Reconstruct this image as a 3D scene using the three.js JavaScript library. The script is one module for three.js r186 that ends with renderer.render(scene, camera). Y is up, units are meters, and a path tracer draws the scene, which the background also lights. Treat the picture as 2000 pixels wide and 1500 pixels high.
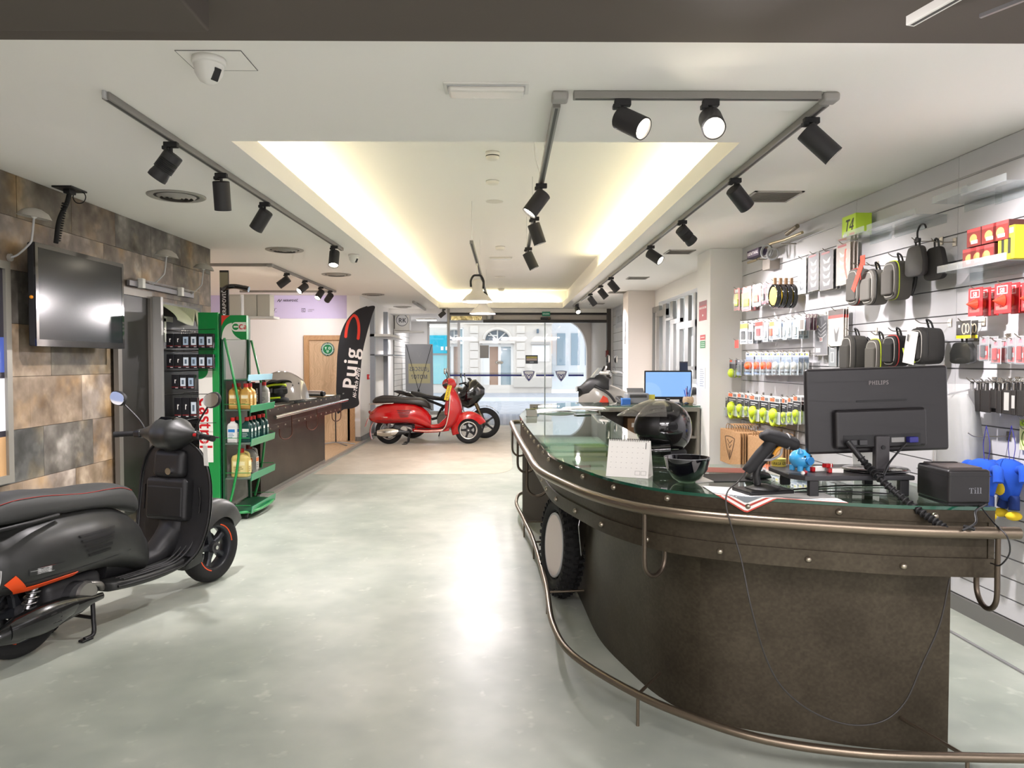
import * as THREE from 'three';
import { RoundedBoxGeometry } from 'three/addons/geometries/RoundedBoxGeometry.js';
import { mergeGeometries, mergeVertices, toCreasedNormals } from 'three/addons/utils/BufferGeometryUtils.js';
import { RectAreaLightUniformsLib } from 'three/addons/lights/RectAreaLightUniformsLib.js';
RectAreaLightUniformsLib.init();

// ---------- camera, sky, large lights, exposure ----------
const scene = new THREE.Scene();
const F = 1450;                                     // focal length in pixels of a 2000 x 1500 frame
const camera = new THREE.PerspectiveCamera(2 * Math.atan(750 / F) * 180 / Math.PI, 4 / 3, 0.05, 200);
camera.rotation.order = 'YXZ';
camera.position.set(0, 1.5, 0);
camera.rotation.set(-Math.atan(44 / F), -Math.atan(13 / F), 0);
camera.updateMatrixWorld(true);
scene.background = new THREE.Color().setRGB(0.86, 0.93, 1.0);   // overcast daylight
scene.backgroundIntensity = 0.6;
const renderer = new THREE.WebGLRenderer({ antialias: true });
renderer.toneMapping = THREE.LinearToneMapping;
renderer.toneMappingExposure = 3.75;
renderer.shadowMap.enabled = true;
function areaLight(name, w, h, pos, target, color, intensity) {
  const l = new THREE.RectAreaLight(color, intensity, w, h);
  l.name = name; l.position.set(...pos); l.lookAt(...target); scene.add(l); return l;
}
const CEIL = 2.73, RECESS = 3.13, LEDGE = 2.86;
const NEUTRAL = 0xfff8fa;
// cove strips: the light leaves the ledge and washes the recess wall and ceiling
areaLight('cove_light', 12.7, 0.07, [-1.565, 2.885, -10.65], [-1.86, 3.12, -10.65], 0xfff4d6, 1.9);
areaLight('cove_light', 7.1, 0.07, [1.355, 2.885, -7.8], [1.65, 3.12, -7.8], 0xfff4d6, 1.9);
areaLight('cove_light', 2.7, 0.07, [-0.1, 2.885, -17.135], [-0.1, 3.12, -17.43], 0xfff2c8, 2.2);
// fluorescent battens on the ceiling behind the photographer
for (const [x, z] of [[-2.1, 0.7], [0.4, 0.7], [2.0, 0.7], [-2.1, 3.2], [0.4, 3.2], [2.0, 3.2]]) areaLight('batten_light', 1.2, 0.14, [x, 2.615, z], [x, 0, z], NEUTRAL, 46);
areaLight('bay_light', 0.5, 0.1, [-2.05, 2.55, -19.4], [-2.05, 0, -19.4], NEUTRAL, 40);

// ---------- helpers ----------
const V = (x, y, z) => new THREE.Vector3(x, y, z);
const rayOf = (px, py) => V((px - 1000) / F, (750 - py) / F, -1).applyQuaternion(camera.quaternion);
// a pixel of the photograph on the plane at a depth, a height or a side distance
function atZ(px, py, depth) { const d = rayOf(px, py); return d.multiplyScalar(depth / -d.z).add(camera.position); }
function atY(px, py, y) { const d = rayOf(px, py); return d.multiplyScalar((y - camera.position.y) / d.y).add(camera.position); }
function atX(px, py, x) { const d = rayOf(px, py); return d.multiplyScalar(x / d.x).add(camera.position); }
let seed = 7;
const rnd = (a = 0, b = 1) => { seed = (seed * 1664525 + 1013904223) >>> 0; return a + (b - a) * (seed / 4294967296); };
const pick = (l) => l[Math.floor(rnd() * l.length)];
const taken = new Map();
function numbered(n) { const k = taken.get(n) ?? 0; taken.set(n, k + 1); return k ? n + '_' + String(k).padStart(3, '0') : n; }
function norm(g) {
  let q = g.index ? g.toNonIndexed() : g;
  for (const k of Object.keys(q.attributes)) if (!['position', 'normal', 'uv'].includes(k)) q.deleteAttribute(k);
  if (!q.attributes.normal) q.computeVertexNormals();
  if (!q.attributes.uv) q.setAttribute('uv', new THREE.BufferAttribute(new Float32Array(q.attributes.position.count * 2), 2));
  return q;
}
const join = (l) => (l = [l].flat(9).filter(Boolean), l.length === 1 ? l[0] : mergeGeometries(l.map(norm)));
function metreUV(g) {                               // uv in metres by the way each face points
  g = g.index ? g.toNonIndexed() : g.clone();
  if (!g.attributes.normal) g.computeVertexNormals();
  const p = g.attributes.position, uv = new Float32Array(p.count * 2), a = V(), b = V(), c = V();
  for (let i = 0; i < p.count; i += 3) {
    a.fromBufferAttribute(p, i); b.fromBufferAttribute(p, i + 1); c.fromBufferAttribute(p, i + 2);
    const n = b.clone().sub(a).cross(c.clone().sub(a)); n.set(Math.abs(n.x), Math.abs(n.y), Math.abs(n.z));
    [a, b, c].forEach((v, k) => { const [s, t] = n.y >= n.x && n.y >= n.z ? [v.x, -v.z] : n.x >= n.z ? [-v.z, v.y] : [v.x, v.y]; uv[(i + k) * 2] = s; uv[(i + k) * 2 + 1] = t; });
  }
  g.setAttribute('uv', new THREE.BufferAttribute(uv, 2));
  return g;
}
function obj(name, geos, mat, parent = scene) {
  let g = join(geos);
  if (mat.userData.metres) g = metreUV(g);
  const m = new THREE.Mesh(g, mat);
  m.name = parent === scene ? numbered(name) : name;
  m.castShadow = m.receiveShadow = true;
  parent.add(m); return m;
}
const tag = (o, label, category, group) => { o.userData = { ...o.userData, label, category }; if (group) o.userData.group = group; return o; };
function thing(name, label, category, p = [0, 0, 0], turn = 0, group) {
  const o = new THREE.Group(); o.name = numbered(name); scene.add(o);
  if (p.isVector3) o.position.copy(p); else o.position.set(...p);
  o.rotation.y = turn; return tag(o, label, category, group);
}
function struct(name, geos, mat, parent = scene) { const o = obj(name, geos, mat, parent); if (parent === scene) o.userData.kind = 'structure'; return o; }
function structGroup(name) { const o = new THREE.Group(); o.name = numbered(name); scene.add(o); o.userData.kind = 'structure'; return o; }
function dup(root, p, turn, label, group) {
  const r = root.clone(); r.name = numbered(root.name.replace(/_\d{3}$/, '')); scene.add(r);
  if (p) { if (p.isVector3) r.position.copy(p); else r.position.set(...p); }
  if (turn !== undefined) r.rotation.y = turn;
  r.userData = { ...root.userData }; if (label) r.userData.label = label; if (group) r.userData.group = group;
  return r;
}
const T = (g, x = 0, y = 0, z = 0, rx = 0, ry = 0, rz = 0, s = 1) => g.applyMatrix4(new THREE.Matrix4().compose(V(x, y, z), new THREE.Quaternion().setFromEuler(new THREE.Euler(rx, ry, rz)), Array.isArray(s) ? V(...s) : V(s, s, s)));
const bx = (w, h, d, x = 0, y = 0, z = 0, rx = 0, ry = 0, rz = 0) => T(new THREE.BoxGeometry(w, h, d), x, y, z, rx, ry, rz);
const rb = (w, h, d, r, x = 0, y = 0, z = 0, rx = 0, ry = 0, rz = 0, seg = 2) => T(new RoundedBoxGeometry(w, h, d, seg, Math.min(r, w / 2 - 1e-4, h / 2 - 1e-4, d / 2 - 1e-4)), x, y, z, rx, ry, rz);
const span = (x0, x1, y0, y1, z0, z1) => bx(Math.abs(x1 - x0), Math.abs(y1 - y0), Math.abs(z1 - z0), (x0 + x1) / 2, (y0 + y1) / 2, (z0 + z1) / 2);
const sph = (r, x = 0, y = 0, z = 0, s = 1, seg = 20) => T(new THREE.SphereGeometry(r, seg, Math.round(seg * 0.7)), x, y, z, 0, 0, 0, s);
const vec = (a) => (a.isVector3 ? a : V(...a));
function rod(a, b, r, r2 = r, seg = 14, open = false) {
  a = vec(a); b = vec(b);
  const g = new THREE.CylinderGeometry(r2, r, a.distanceTo(b), seg, 1, open), q = new THREE.Quaternion().setFromUnitVectors(V(0, 1, 0), b.clone().sub(a).normalize());
  return g.applyMatrix4(new THREE.Matrix4().compose(a.clone().add(b).multiplyScalar(0.5), q, V(1, 1, 1)));
}
const curve = (pts, closed = false, tension = 0.5) => new THREE.CatmullRomCurve3(pts.map(vec), closed, 'centripetal', tension);
function tube(pts, r, n, seg = 10, closed = false, caps = true) {
  const c = curve(pts, closed), g = new THREE.TubeGeometry(c, n ?? pts.length * 8, r, seg, closed);
  if (closed || !caps) return g;
  const a = c.getPoint(0), b = c.getPoint(1), ta = c.getTangent(0), tb = c.getTangent(1), cap = (p, t) => { const d = new THREE.CircleGeometry(r, seg); return d.applyMatrix4(new THREE.Matrix4().compose(p, new THREE.Quaternion().setFromUnitVectors(V(0, 0, 1), t), V(1, 1, 1))); };
  return join([g, cap(a, ta.negate()), cap(b, tb)]);
}
const lathe = (pts, seg = 32) => new THREE.LatheGeometry(pts.map(([r, y]) => new THREE.Vector2(r, y)), seg);
function shapeOf(pts) { const s = new THREE.Shape(); pts.forEach(([x, y], i) => (i ? s.lineTo(x, y) : s.moveTo(x, y))); return s; }
function smooth2(pts, n = 60, closed = true) { const c = new THREE.CatmullRomCurve3(pts.map(([x, y]) => V(x, y, 0)), closed, 'centripetal'); return c.getPoints(n).slice(0, closed ? n : n + 1).map((p) => [p.x, p.y]); }
function ext(pts, depth, bevel = 0, seg = 2, holes = []) {   // outline in xy, thickness along z, centred
  const s = pts.isShape ? pts : shapeOf(pts); for (const h of holes) s.holes.push(new THREE.Path(h.map(([x, y]) => new THREE.Vector2(x, y))));
  const g = new THREE.ExtrudeGeometry(s, { depth: depth - 2 * bevel, bevelEnabled: bevel > 0, bevelThickness: bevel, bevelSize: bevel, bevelOffset: -bevel, bevelSegments: seg, curveSegments: 16 });
  return g.translate(0, 0, -depth / 2 + bevel);
}
// a skin over rings of points; every ring has as many points as the first
function loft(rings, { closed = true, caps = true, crease = 0 } = {}) {
  const n = rings[0].length, m = rings.length, pos = [], idx = [], uv = [];
  rings.forEach((r, i) => r.forEach((p, j) => { const v = vec(p); pos.push(v.x, v.y, v.z); uv.push(j / n, i / (m - 1)); }));
  const w = closed ? n : n - 1;
  for (let i = 0; i < m - 1; i++) for (let j = 0; j < w; j++) { const a = i * n + j, b = i * n + (j + 1) % n, c = a + n, d = b + n; idx.push(a, b, d, a, d, c); }
  if (caps && closed) for (const [i, flip] of [[0, true], [m - 1, false]]) {
    const c = V(); rings[i].forEach((p) => c.add(vec(p))); c.divideScalar(n);
    const k = pos.length / 3; pos.push(c.x, c.y, c.z); uv.push(0, 0);
    for (let j = 0; j < n; j++) { const a = i * n + j, b = i * n + (j + 1) % n; flip ? idx.push(k, b, a) : idx.push(k, a, b); }
  }
  const g = new THREE.BufferGeometry();
  g.setAttribute('position', new THREE.Float32BufferAttribute(pos, 3)); g.setAttribute('uv', new THREE.Float32BufferAttribute(uv, 2)); g.setIndex(idx);
  g.computeVertexNormals();
  return crease ? toCreasedNormals(g, crease) : g;
}
// superellipse ring at x in the yz plane: height range y0..y1, half width w, exponent e; lift moves the widest point
function ringX(x, y0, y1, w, e = 2.5, n = 28, lift = 0.5) {
  const out = [], lo = y0 + (y1 - y0) * lift;
  for (let j = 0; j < n; j++) {
    const a = j / n * Math.PI * 2, c = Math.cos(a), s = Math.sin(a), q = (v) => Math.sign(v) * Math.pow(Math.abs(v), 2 / e);
    out.push(V(x, lo + q(s) * (s > 0 ? y1 - lo : lo - y0), q(c) * w));
  }
  return out;
}
function sheet(fn, nu, nv, thick = 0) {             // fn(u, v) -> point; a skin with thickness along its normals
  const P = [], rows = [];
  for (let i = 0; i <= nu; i++) { const r = []; for (let j = 0; j <= nv; j++) r.push(vec(fn(i / nu, j / nv))); rows.push(r); }
  const g = loft(rows, { closed: false, caps: false });
  if (!thick) return g;
  const n = g.attributes.normal, rings = rows.map((r, i) => { const top = r, low = r.map((p, j) => { const k = i * (nv + 1) + j; return p.clone().addScaledVector(V(n.getX(k), n.getY(k), n.getZ(k)), -thick); }); return [...top, ...low.reverse()]; });
  return toCreasedNormals(loft(rings, { closed: true, caps: false }), 0.7);
}
function place(g, from, to, up = V(0, 1, 0)) { // looks from -> to with the geometry's +z
  const m = new THREE.Matrix4().lookAt(vec(to), vec(from), up); m.setPosition(vec(from)); return g.applyMatrix4(m);
}

// ---------- textures and materials ----------
// periodic lattice noise, so that every texture repeats without a seam
const lattice = new Float32Array(65536); { let q = 99; for (let i = 0; i < 65536; i++) { q = (Math.imul(q, 1664525) + 1013904223) >>> 0; lattice[i] = q / 2147483648 - 1; } }
function fbmT(u, v, per, o = 4, z = 0) {
  let s = 0, a = 1, t = 0, p = per; z = Math.round(z * 37) * 7919;
  for (let i = 0; i < o; i++) {
    const x = u * p, y = v * p, fx = Math.floor(x), fy = Math.floor(y); let dx = x - fx, dy = y - fy; dx = dx * dx * (3 - 2 * dx); dy = dy * dy * (3 - 2 * dy);
    const q = Math.ceil(p), X0 = ((fx % q) + q) % q, X1 = (X0 + 1) % q, Y0 = ((fy % q) + q) % q, Y1 = (Y0 + 1) % q, h = (a, b) => lattice[(a * 73 + b * 3571 + z + i * 1013) & 65535];
    s += a * ((h(X0, Y0) * (1 - dx) + h(X1, Y0) * dx) * (1 - dy) + (h(X0, Y1) * (1 - dx) + h(X1, Y1) * dx) * dy); t += a; a *= 0.5; p *= 2;
  }
  return s / t * 0.75;
}
function dataTex(n, fn, metres = 1, srgb = true, m2) {
  const d = new Uint8Array(n * n * 4);
  for (let y = 0; y < n; y++) for (let x = 0; x < n; x++) { const c = fn(x / n, y / n), i = (y * n + x) * 4; for (let k = 0; k < 3; k++) d[i + k] = Math.max(0, Math.min(255, c[k] ?? c[0])); d[i + 3] = 255; }
  const t = new THREE.DataTexture(d, n, n); t.wrapS = t.wrapT = THREE.RepeatWrapping; t.magFilter = THREE.LinearFilter; t.minFilter = THREE.LinearMipmapLinearFilter; t.generateMipmaps = true;
  if (srgb) t.colorSpace = THREE.SRGBColorSpace;
  t.repeat.set(1 / metres, 1 / (m2 ?? metres)); t.needsUpdate = true; return t;
}
// all printed matter shares a few large sheets; each print is a window on one of them
const sheets = []; let sheetAt = null;
function canvasTex(w, h, draw) {
  const N = 2048;
  if (sheetAt && sheetAt.x + w + 4 > N) { sheetAt.x = 2; sheetAt.y += sheetAt.row + 4; sheetAt.row = 0; }
  if (!sheetAt || sheetAt.y + h + 4 > N) { const c = document.createElement('canvas'); c.width = c.height = N; const tex = new THREE.CanvasTexture(c); tex.colorSpace = THREE.SRGBColorSpace; tex.magFilter = THREE.LinearFilter; sheetAt = { c, tex, x: 2, y: 2, row: 0 }; sheets.push(sheetAt); }
  const { c, tex, x: ox, y: oy } = sheetAt, g = c.getContext('2d');
  g.save(); g.beginPath(); g.rect(ox, oy, w, h); g.clip(); g.translate(ox, oy); draw(g, w, h); g.restore();
  sheetAt.x += w + 4; sheetAt.row = Math.max(sheetAt.row, h);
  const t = tex.clone(); t.offset.set((ox + 0.75) / N, 1 - (oy + h - 0.75) / N); t.repeat.set((w - 1.5) / N, (h - 1.5) / N); return t;
}
const std = (color, roughness = 0.6, metalness = 0, extra = {}) => { const m = new THREE.MeshStandardMaterial({ color, roughness, metalness, ...extra }); return m; };
const phys = (color, roughness, metalness, extra) => new THREE.MeshPhysicalMaterial({ color, roughness, metalness, ...extra });
const metres = (m) => { m.userData.metres = true; return m; };
const glow = (color, k) => new THREE.MeshStandardMaterial({ color: 0x222222, emissive: color, emissiveIntensity: k, roughness: 0.6 });
const print = (w, h, draw, rough = 0.5, extra = {}) => new THREE.MeshStandardMaterial({ map: canvasTex(w, h, draw), roughness: rough, ...extra });
function text(x, s, px, py, size, color, font = 'sans-serif', weight = 'bold', align = 'center', sx = 1) {
  x.save(); x.translate(px, py); x.scale(sx, 1); x.font = `${weight} ${size}px ${font}`; x.fillStyle = color; x.textAlign = align; x.textBaseline = 'middle'; x.fillText(s, 0, 0); x.restore();
}
const MAT = {
  white: std(0xe6e4df, 0.75), ceiling: std(0xf2efea, 0.9), wallWhite: std(0xefedea, 0.85), black: std(0x111113, 0.45), blackMatte: std(0x18181a, 0.75), blackGloss: phys(0x08080a, 0.12, 0, { clearcoat: 1, clearcoatRoughness: 0.05 }),
  darkGrey: std(0x3a3a3c, 0.5), grey: std(0x8a8a8a, 0.5), lightGrey: std(0xb9b9ba, 0.5), chrome: std(0xd8d8d8, 0.12, 1), steel: std(0xa9a9aa, 0.28, 1), alu: std(0x9a9a9c, 0.4, 0.7), rubber: std(0x141415, 0.8),
  glass: phys(0xffffff, 0.02, 0, { transmission: 1, thickness: 0, ior: 1.5 }), clear: phys(0xffffff, 0.06, 0, { transmission: 1, thickness: 0, ior: 1.45 }),
  red: std(0xb01016, 0.4), yellow: std(0xd8d020, 0.5), orange: std(0xf0501c, 0.5), paper: std(0xeeece6, 0.8), card: std(0xb98a5a, 0.85), green: std(0x0f8a3c, 0.35), blue: std(0x1848c8, 0.5), cream: std(0xd8cfa8, 0.45),
};
// ---------- surfaces ----------
const texFloor = dataTex(1024, (u, v) => { const a = fbmT(u, v, 5, 5, 1), b = fbmT(u, v, 26, 3, 4), c = fbmT(u, v, 11, 3, 9); const sc = Math.max(0, fbmT(u, v, 64, 3, 14) - 0.34) * 60, k = a * 30 + b * 12 + c * 14 + sc; return [160 + k, 166 + k * 0.97 - a * 3, 156 + k * 0.9]; }, 3.4);
const texFloorR = dataTex(512, (u, v) => { const k = 106 + fbmT(u, v, 7, 5, 3) * 14 + fbmT(u, v, 40, 2, 7) * 8; return [k, k, k]; }, 2.6, false);
const texCream = dataTex(512, (u, v) => { const k = fbmT(u, v, 6, 4, 2) * 22 + fbmT(u, v, 30, 2, 5) * 8; return [190 + k, 181 + k, 166 + k]; }, 2.2);
const floorMat = metres(new THREE.MeshPhysicalMaterial({ map: texFloor, roughnessMap: texFloorR, roughness: 1, specularIntensity: 0.9 }));
const creamMat = metres(new THREE.MeshPhysicalMaterial({ map: texCream, roughnessMap: texFloorR, roughness: 1 }));
const texWood = dataTex(512, (u, v) => { const g = fbmT(u, v, 5, 3, 2), r = Math.sin((u * 22 + g * 5) * 6.28) * 5 + fbmT(u * 1, v * 0.08 + 0.3, 60, 2, 8) * 14; return [203 + r, 174 + r, 140 + r]; }, 1.1);
const woodMat = metres(new THREE.MeshStandardMaterial({ map: texWood, roughness: 0.5 }));
const darkCeil = std(0x5a524c, 0.9), liacMat = std(0xd0c6e6, 0.85), slatMat = std(0xc4c4c7, 0.55), grooveMat = std(0x77777a, 0.6), skirt = std(0x7d7d7d, 0.6);
const wallPink = std(0xe6ddd6, 0.85);

// ---------- floor ----------
struct('floor', span(-7.2, 3.4, -0.2, 0, -17.55, 6.3), floorMat);
{ // paler floor finish in front of the entrance, its near corner rounded
  const s = new THREE.Shape(); const x0 = -2.55, x1 = 0.1, y0 = 9.85, y1 = 17.3, r = 0.75;
  s.moveTo(x0, y0); s.lineTo(x1 - r * 0.55, y0); s.quadraticCurveTo(x1, y0, x1, y0 + r); s.lineTo(x1, y1); s.lineTo(x0, y1);
  const g = new THREE.ExtrudeGeometry(s, { depth: 0.003, bevelEnabled: false, curveSegments: 10 }); g.rotateX(-Math.PI / 2);
  struct('floor', g, creamMat);
  struct('floor', span(-6.5, -2.64, 0, 0.012, -13.9, -8.2), woodMat);
  struct('trim_1', span(-2.66, -2.60, 0, 0.03, -13.9, -7.9), std(0x9a938c, 0.45, 0.3));
}
// ---------- ceiling with the lit recess ----------
const cx0 = -1.53, cx1 = 1.32, cz0 = 4.2, cz1 = 17.1, SB = 0.1;
struct('ceiling', [
  span(-7.2, cx0, CEIL, LEDGE, -21.2, -2.86), span(cx1, 3.4, CEIL, LEDGE, -17.6, -2.86), span(cx0, cx1, CEIL, LEDGE, -cz0, -2.86), span(cx0, cx1, CEIL, LEDGE, -17.6, -cz1),
  span(-7.2, cx0 - SB, LEDGE, 3.5, -21.2, -2.86), span(cx1 + SB, 3.4, LEDGE, 3.5, -17.6, -2.86), span(cx0 - SB, cx1 + SB, LEDGE, 3.5, -cz0 + SB, -2.86), span(cx0 - SB, cx1 + SB, LEDGE, 3.5, -17.6, -cz1 - SB),
  span(cx0 - SB, cx1 + SB, RECESS, 3.5, -cz1 - SB, -cz0 + SB)], MAT.ceiling);
struct('ceiling', [span(-7.2, 3.6, 2.715, 3.5, -2.86, 6.3)], darkCeil);
{ const d = thing('ceiling_duct', 'dark taupe boxed duct under the dark ceiling', 'duct', [0, 0, 0]); obj('casing', rb(3.2, 0.1, 2.2, 0.01, -2.6, 2.665, -1.46), std(0x57504a, 0.9), d); }
const ledMat = glow(0xfff0c0, 5);
for (const [l, x, z, w, d] of [['long warm LED strip in the ceiling recess along the stone wall side', cx0 - 0.05, -10.65, 0.03, 12.7], ['warm LED strip in the ceiling recess above the glass counter', cx1 + 0.05, -7.8, 0.03, 7.1], ['short warm LED strip in the ceiling recess by the entrance', -0.1, -cz1 - 0.05, 2.7, 0.03]])
  tag(obj('led_strip', bx(w, 0.012, d, x, LEDGE + 0.007, z), ledMat), l, 'light strip', 'cove LED strips');

// ---------- left wall in slate tiles ----------
const LX = -3.23;
const stone = [];
for (let k = 0; k < 6; k++) {
  const base = [[108, 96, 84], [92, 87, 80], [124, 107, 88], [80, 80, 77], [116, 104, 94], [98, 89, 75]][k], z = k * 11.3;
  const t = dataTex(256, (u, v) => {
    const a = fbmT(u, v, 3, 5, z), b = fbmT(u, v, 9, 4, z + 3), rust = Math.max(0, fbmT(u, v, 4, 4, z + 6) - 0.02) * 190, pale = Math.max(0, fbmT(u, v, 7, 4, z + 9) - 0.12) * 210;
    const q = a * 62 + b * 44; return [base[0] + q + rust * 0.26 + pale * 0.45, base[1] + q + rust * 0.12 + pale * 0.45, base[2] + q - rust * 0.1 + pale * 0.42];
  }, 0.9);
  const bm = dataTex(256, (u, v) => { const q = 128 + fbmT(u, v, 6, 5, z + 2) * 170; return [q, q, q]; }, 0.9, false);
  stone.push(metres(new THREE.MeshStandardMaterial({ map: t, roughness: 0.55, bumpMap: bm, bumpScale: 0.006 })));
}
const wl = structGroup('wall_left');
obj('core', [span(LX - 0.3, LX - 0.014, 0, CEIL, -8.17, 6.3)], std(0x4a4540, 0.9), wl);
{
  const th = 0.35, tw = 0.62; let row = 0;
  for (let y = 0; y < CEIL - 0.02; y += th, row++) {
    const h = Math.min(th, CEIL - y) - 0.003;
    for (let d = 3.55 - (row % 2) * tw * 0.55 - (row % 3) * 0.1; d < 8.18; d += tw) {
      const d1 = Math.min(d + tw, 8.18); if (d1 - d < 0.05) continue;
      obj('stone_tile', bx(0.014 + rnd(0, 0.006), h, d1 - d - 0.003, LX - 0.008, y + h / 2 + 0.001, -(d + d1) / 2), stone[Math.floor(rnd(0, 6))], wl);
    }
  }
  for (const [y0, y1, m] of [[0, 0.7, 3], [0.7, 1.4, 1], [1.4, 2.1, 0], [2.1, CEIL - 0.002, 3]]) obj('stone_tile', span(LX - 0.3, LX, y0 + 0.001, y1 - 0.002, -8.195, -8.17), stone[m], wl);
  for (const [y0, y1, m] of [[0, 0.9, 1], [0.9, 1.8, 4], [1.8, CEIL - 0.002, 0]]) for (let d = -6.2; d < 3; d += 1.8) obj('stone_tile', span(LX - 0.014, LX, y0 + 0.001, y1 - 0.002, -d - 1.79, -d), stone[m], wl);
}
// ---------- service area: lilac wall, door, far walls ----------
const BZ = -13.9;
const dx0 = atZ(597, 700, 13.9).x, dx1 = atZ(691, 700, 13.9).x, dTop = atZ(600, 655, 13.9).y;
{
  const wb = structGroup('wall_back');
  obj('upper_band', [span(-6.5, -2.73, atZ(560, 622, 13.9).y, CEIL, BZ - 0.15, BZ)], liacMat, wb);
  obj('lower_wall', [span(-6.5, dx0, 0, atZ(560, 622, 13.9).y - 0.002, BZ - 0.15, BZ), span(dx1, -2.73, 0, dTop, BZ - 0.15, BZ), span(dx0, -2.73, dTop, atZ(560, 622, 13.9).y - 0.002, BZ - 0.15, BZ)], MAT.wallWhite, wb);
  struct('wall_service_left', span(-6.7, -6.5, 0, CEIL, BZ - 0.15, -8.1), MAT.wallWhite);
  struct('wall_service_near', span(-6.5, LX - 0.3, 0, CEIL, -8.17, -8.0), MAT.wallWhite);
  const dr = structGroup('door_1');
  obj('door_leaf', [rb(dx1 - dx0 - 0.14, dTop - 0.1, 0.04, 0.004, (dx0 + dx1) / 2, (dTop - 0.1) / 2 + 0.012, BZ + 0.0)], woodMat, dr);
  obj('door_frame', [span(dx0 - 0.02, dx0 + 0.07, 0.012, dTop, BZ - 0.1, BZ + 0.05), span(dx1 - 0.07, dx1 + 0.02, 0.012, dTop, BZ - 0.1, BZ + 0.05), span(dx0 + 0.07, dx1 - 0.07, dTop - 0.09, dTop, BZ - 0.1, BZ + 0.05)], metres(new THREE.MeshStandardMaterial({ map: texWood, color: 0xe8d6c0, roughness: 0.55 })), dr);
  obj('door_handle', [rod([dx1 - 0.13, 1.02, BZ + 0.02], [dx1 - 0.13, 1.02, BZ + 0.07], 0.01), rod([dx1 - 0.13, 1.02, BZ + 0.065], [dx1 - 0.25, 1.02, BZ + 0.065], 0.009)], MAT.steel, dr);
  const sg = thing('door_sticker', 'round green YOU sticker on the wooden door', 'sticker', atZ(640, 682, 13.87));
  obj('disc', T(new THREE.CylinderGeometry(0.125, 0.125, 0.004, 40), 0, 0, 0, Math.PI / 2), print(256, 256, (x) => { x.fillStyle = '#0d5a3a'; x.fillRect(0, 0, 256, 256); }, 0.5), sg);
  obj('print', T(new THREE.CircleGeometry(0.122, 40), 0, 0, 0.0035), print(256, 256, (x) => {
    x.fillStyle = '#0c3b2a'; x.fillRect(0, 0, 256, 256); x.fillStyle = '#e9f5ee'; x.beginPath(); x.arc(128, 128, 104, 0, 7); x.fill(); x.fillStyle = '#0f7a49'; x.beginPath(); x.arc(128, 128, 94, 0, 7); x.fill();
    text(x, 'Y', 92, 110, 70, '#e9fff2'); text(x, 'O', 166, 108, 66, '#e9fff2'); text(x, 'U', 128, 168, 66, '#e9fff2');
    for (let a = 0; a < 40; a++) { x.save(); x.translate(128, 128); x.rotate(a / 40 * 6.283); x.fillStyle = a % 10 ? '#dff' : '#0c3b2a'; x.fillRect(-4, -122, 7, 11); x.restore(); }
  }), sg);
  // printed brand names on the band
  const brand = (px, py, w, h, label, draw) => { const p = atZ(px, py, 13.895); tag(obj('wall_lettering', new THREE.PlaneGeometry(w, h).translate(p.x, p.y, p.z), new THREE.MeshStandardMaterial({ map: canvasTex(512, 128, (x) => { x.clearRect(0, 0, 512, 128); draw(x); }), transparent: true, roughness: 0.7 })), label, 'lettering', 'brand names printed on the lilac wall'); };
  brand(562, 587, 0.42, 0.105, 'AKRAPOVIC lettering printed on the lilac wall', (x) => { text(x, 'AKRAPOVIČ', 320, 64, 66, '#2a2730', 'sans-serif', 'bold', 'center', 0.92); x.strokeStyle = '#2a2730'; x.lineWidth = 13; x.beginPath(); x.moveTo(20, 92); x.lineTo(62, 40); x.lineTo(74, 92); x.lineTo(120, 38); x.stroke(); });
  brand(487, 587, 0.4, 0.1, 'black GIVI lettering printed on the lilac wall', (x) => text(x, 'GIVI', 256, 64, 120, '#1d1b22', 'sans-serif', 'bold', 'center', 1.5));
  brand(525, 606, 0.34, 0.085, 'MIVV lettering with underline printed on the lilac wall', (x) => { text(x, 'MIVV', 300, 60, 84, '#2a2730', 'sans-serif', 'bold', 'center', 1.3); x.fillStyle = '#2a2730'; x.fillRect(130, 8, 350, 7); x.fillRect(130, 108, 350, 7); x.strokeStyle = '#2a2730'; x.lineWidth = 7; x.beginPath(); x.moveTo(40, 10); x.lineTo(66, 110); x.lineTo(104, 20); x.stroke(); });
  brand(606, 606, 0.34, 0.085, 'framed C emblem with small lettering on the lilac wall', (x) => { x.strokeStyle = '#2a2730'; x.lineWidth = 10; x.strokeRect(20, 14, 92, 96); text(x, 'C', 70, 62, 84, '#2a2730'); text(x, 'CARBONE', 280, 50, 40, '#5a5766', 'sans-serif', 'normal'); text(x, 'RACING', 250, 92, 34, '#5a5766', 'sans-serif', 'normal'); });
}
struct('wall_left_far', [span(-2.95, -2.71, 0, CEIL, -21.2, BZ + 0.02)], MAT.wallWhite);
struct('baseboard_left', [span(-2.71, -2.69, 0, 0.09, -17.3, BZ + 0.02), span(dx1 + 0.03, -2.69, 0, 0.09, BZ + 0.0, BZ + 0.03)], skirt);
// red call point on the white wall
{ const p = atZ(717, 736, 14.6); const t = thing('fire_call_point', 'small red fire call point on the white wall', 'call point', [-2.71, p.y, p.z]); obj('box', rb(0.04, 0.1, 0.1, 0.006, 0.02, 0, 0), MAT.red, t); obj('window', bx(0.004, 0.045, 0.06, 0.041, 0, 0), MAT.white, t); }

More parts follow.
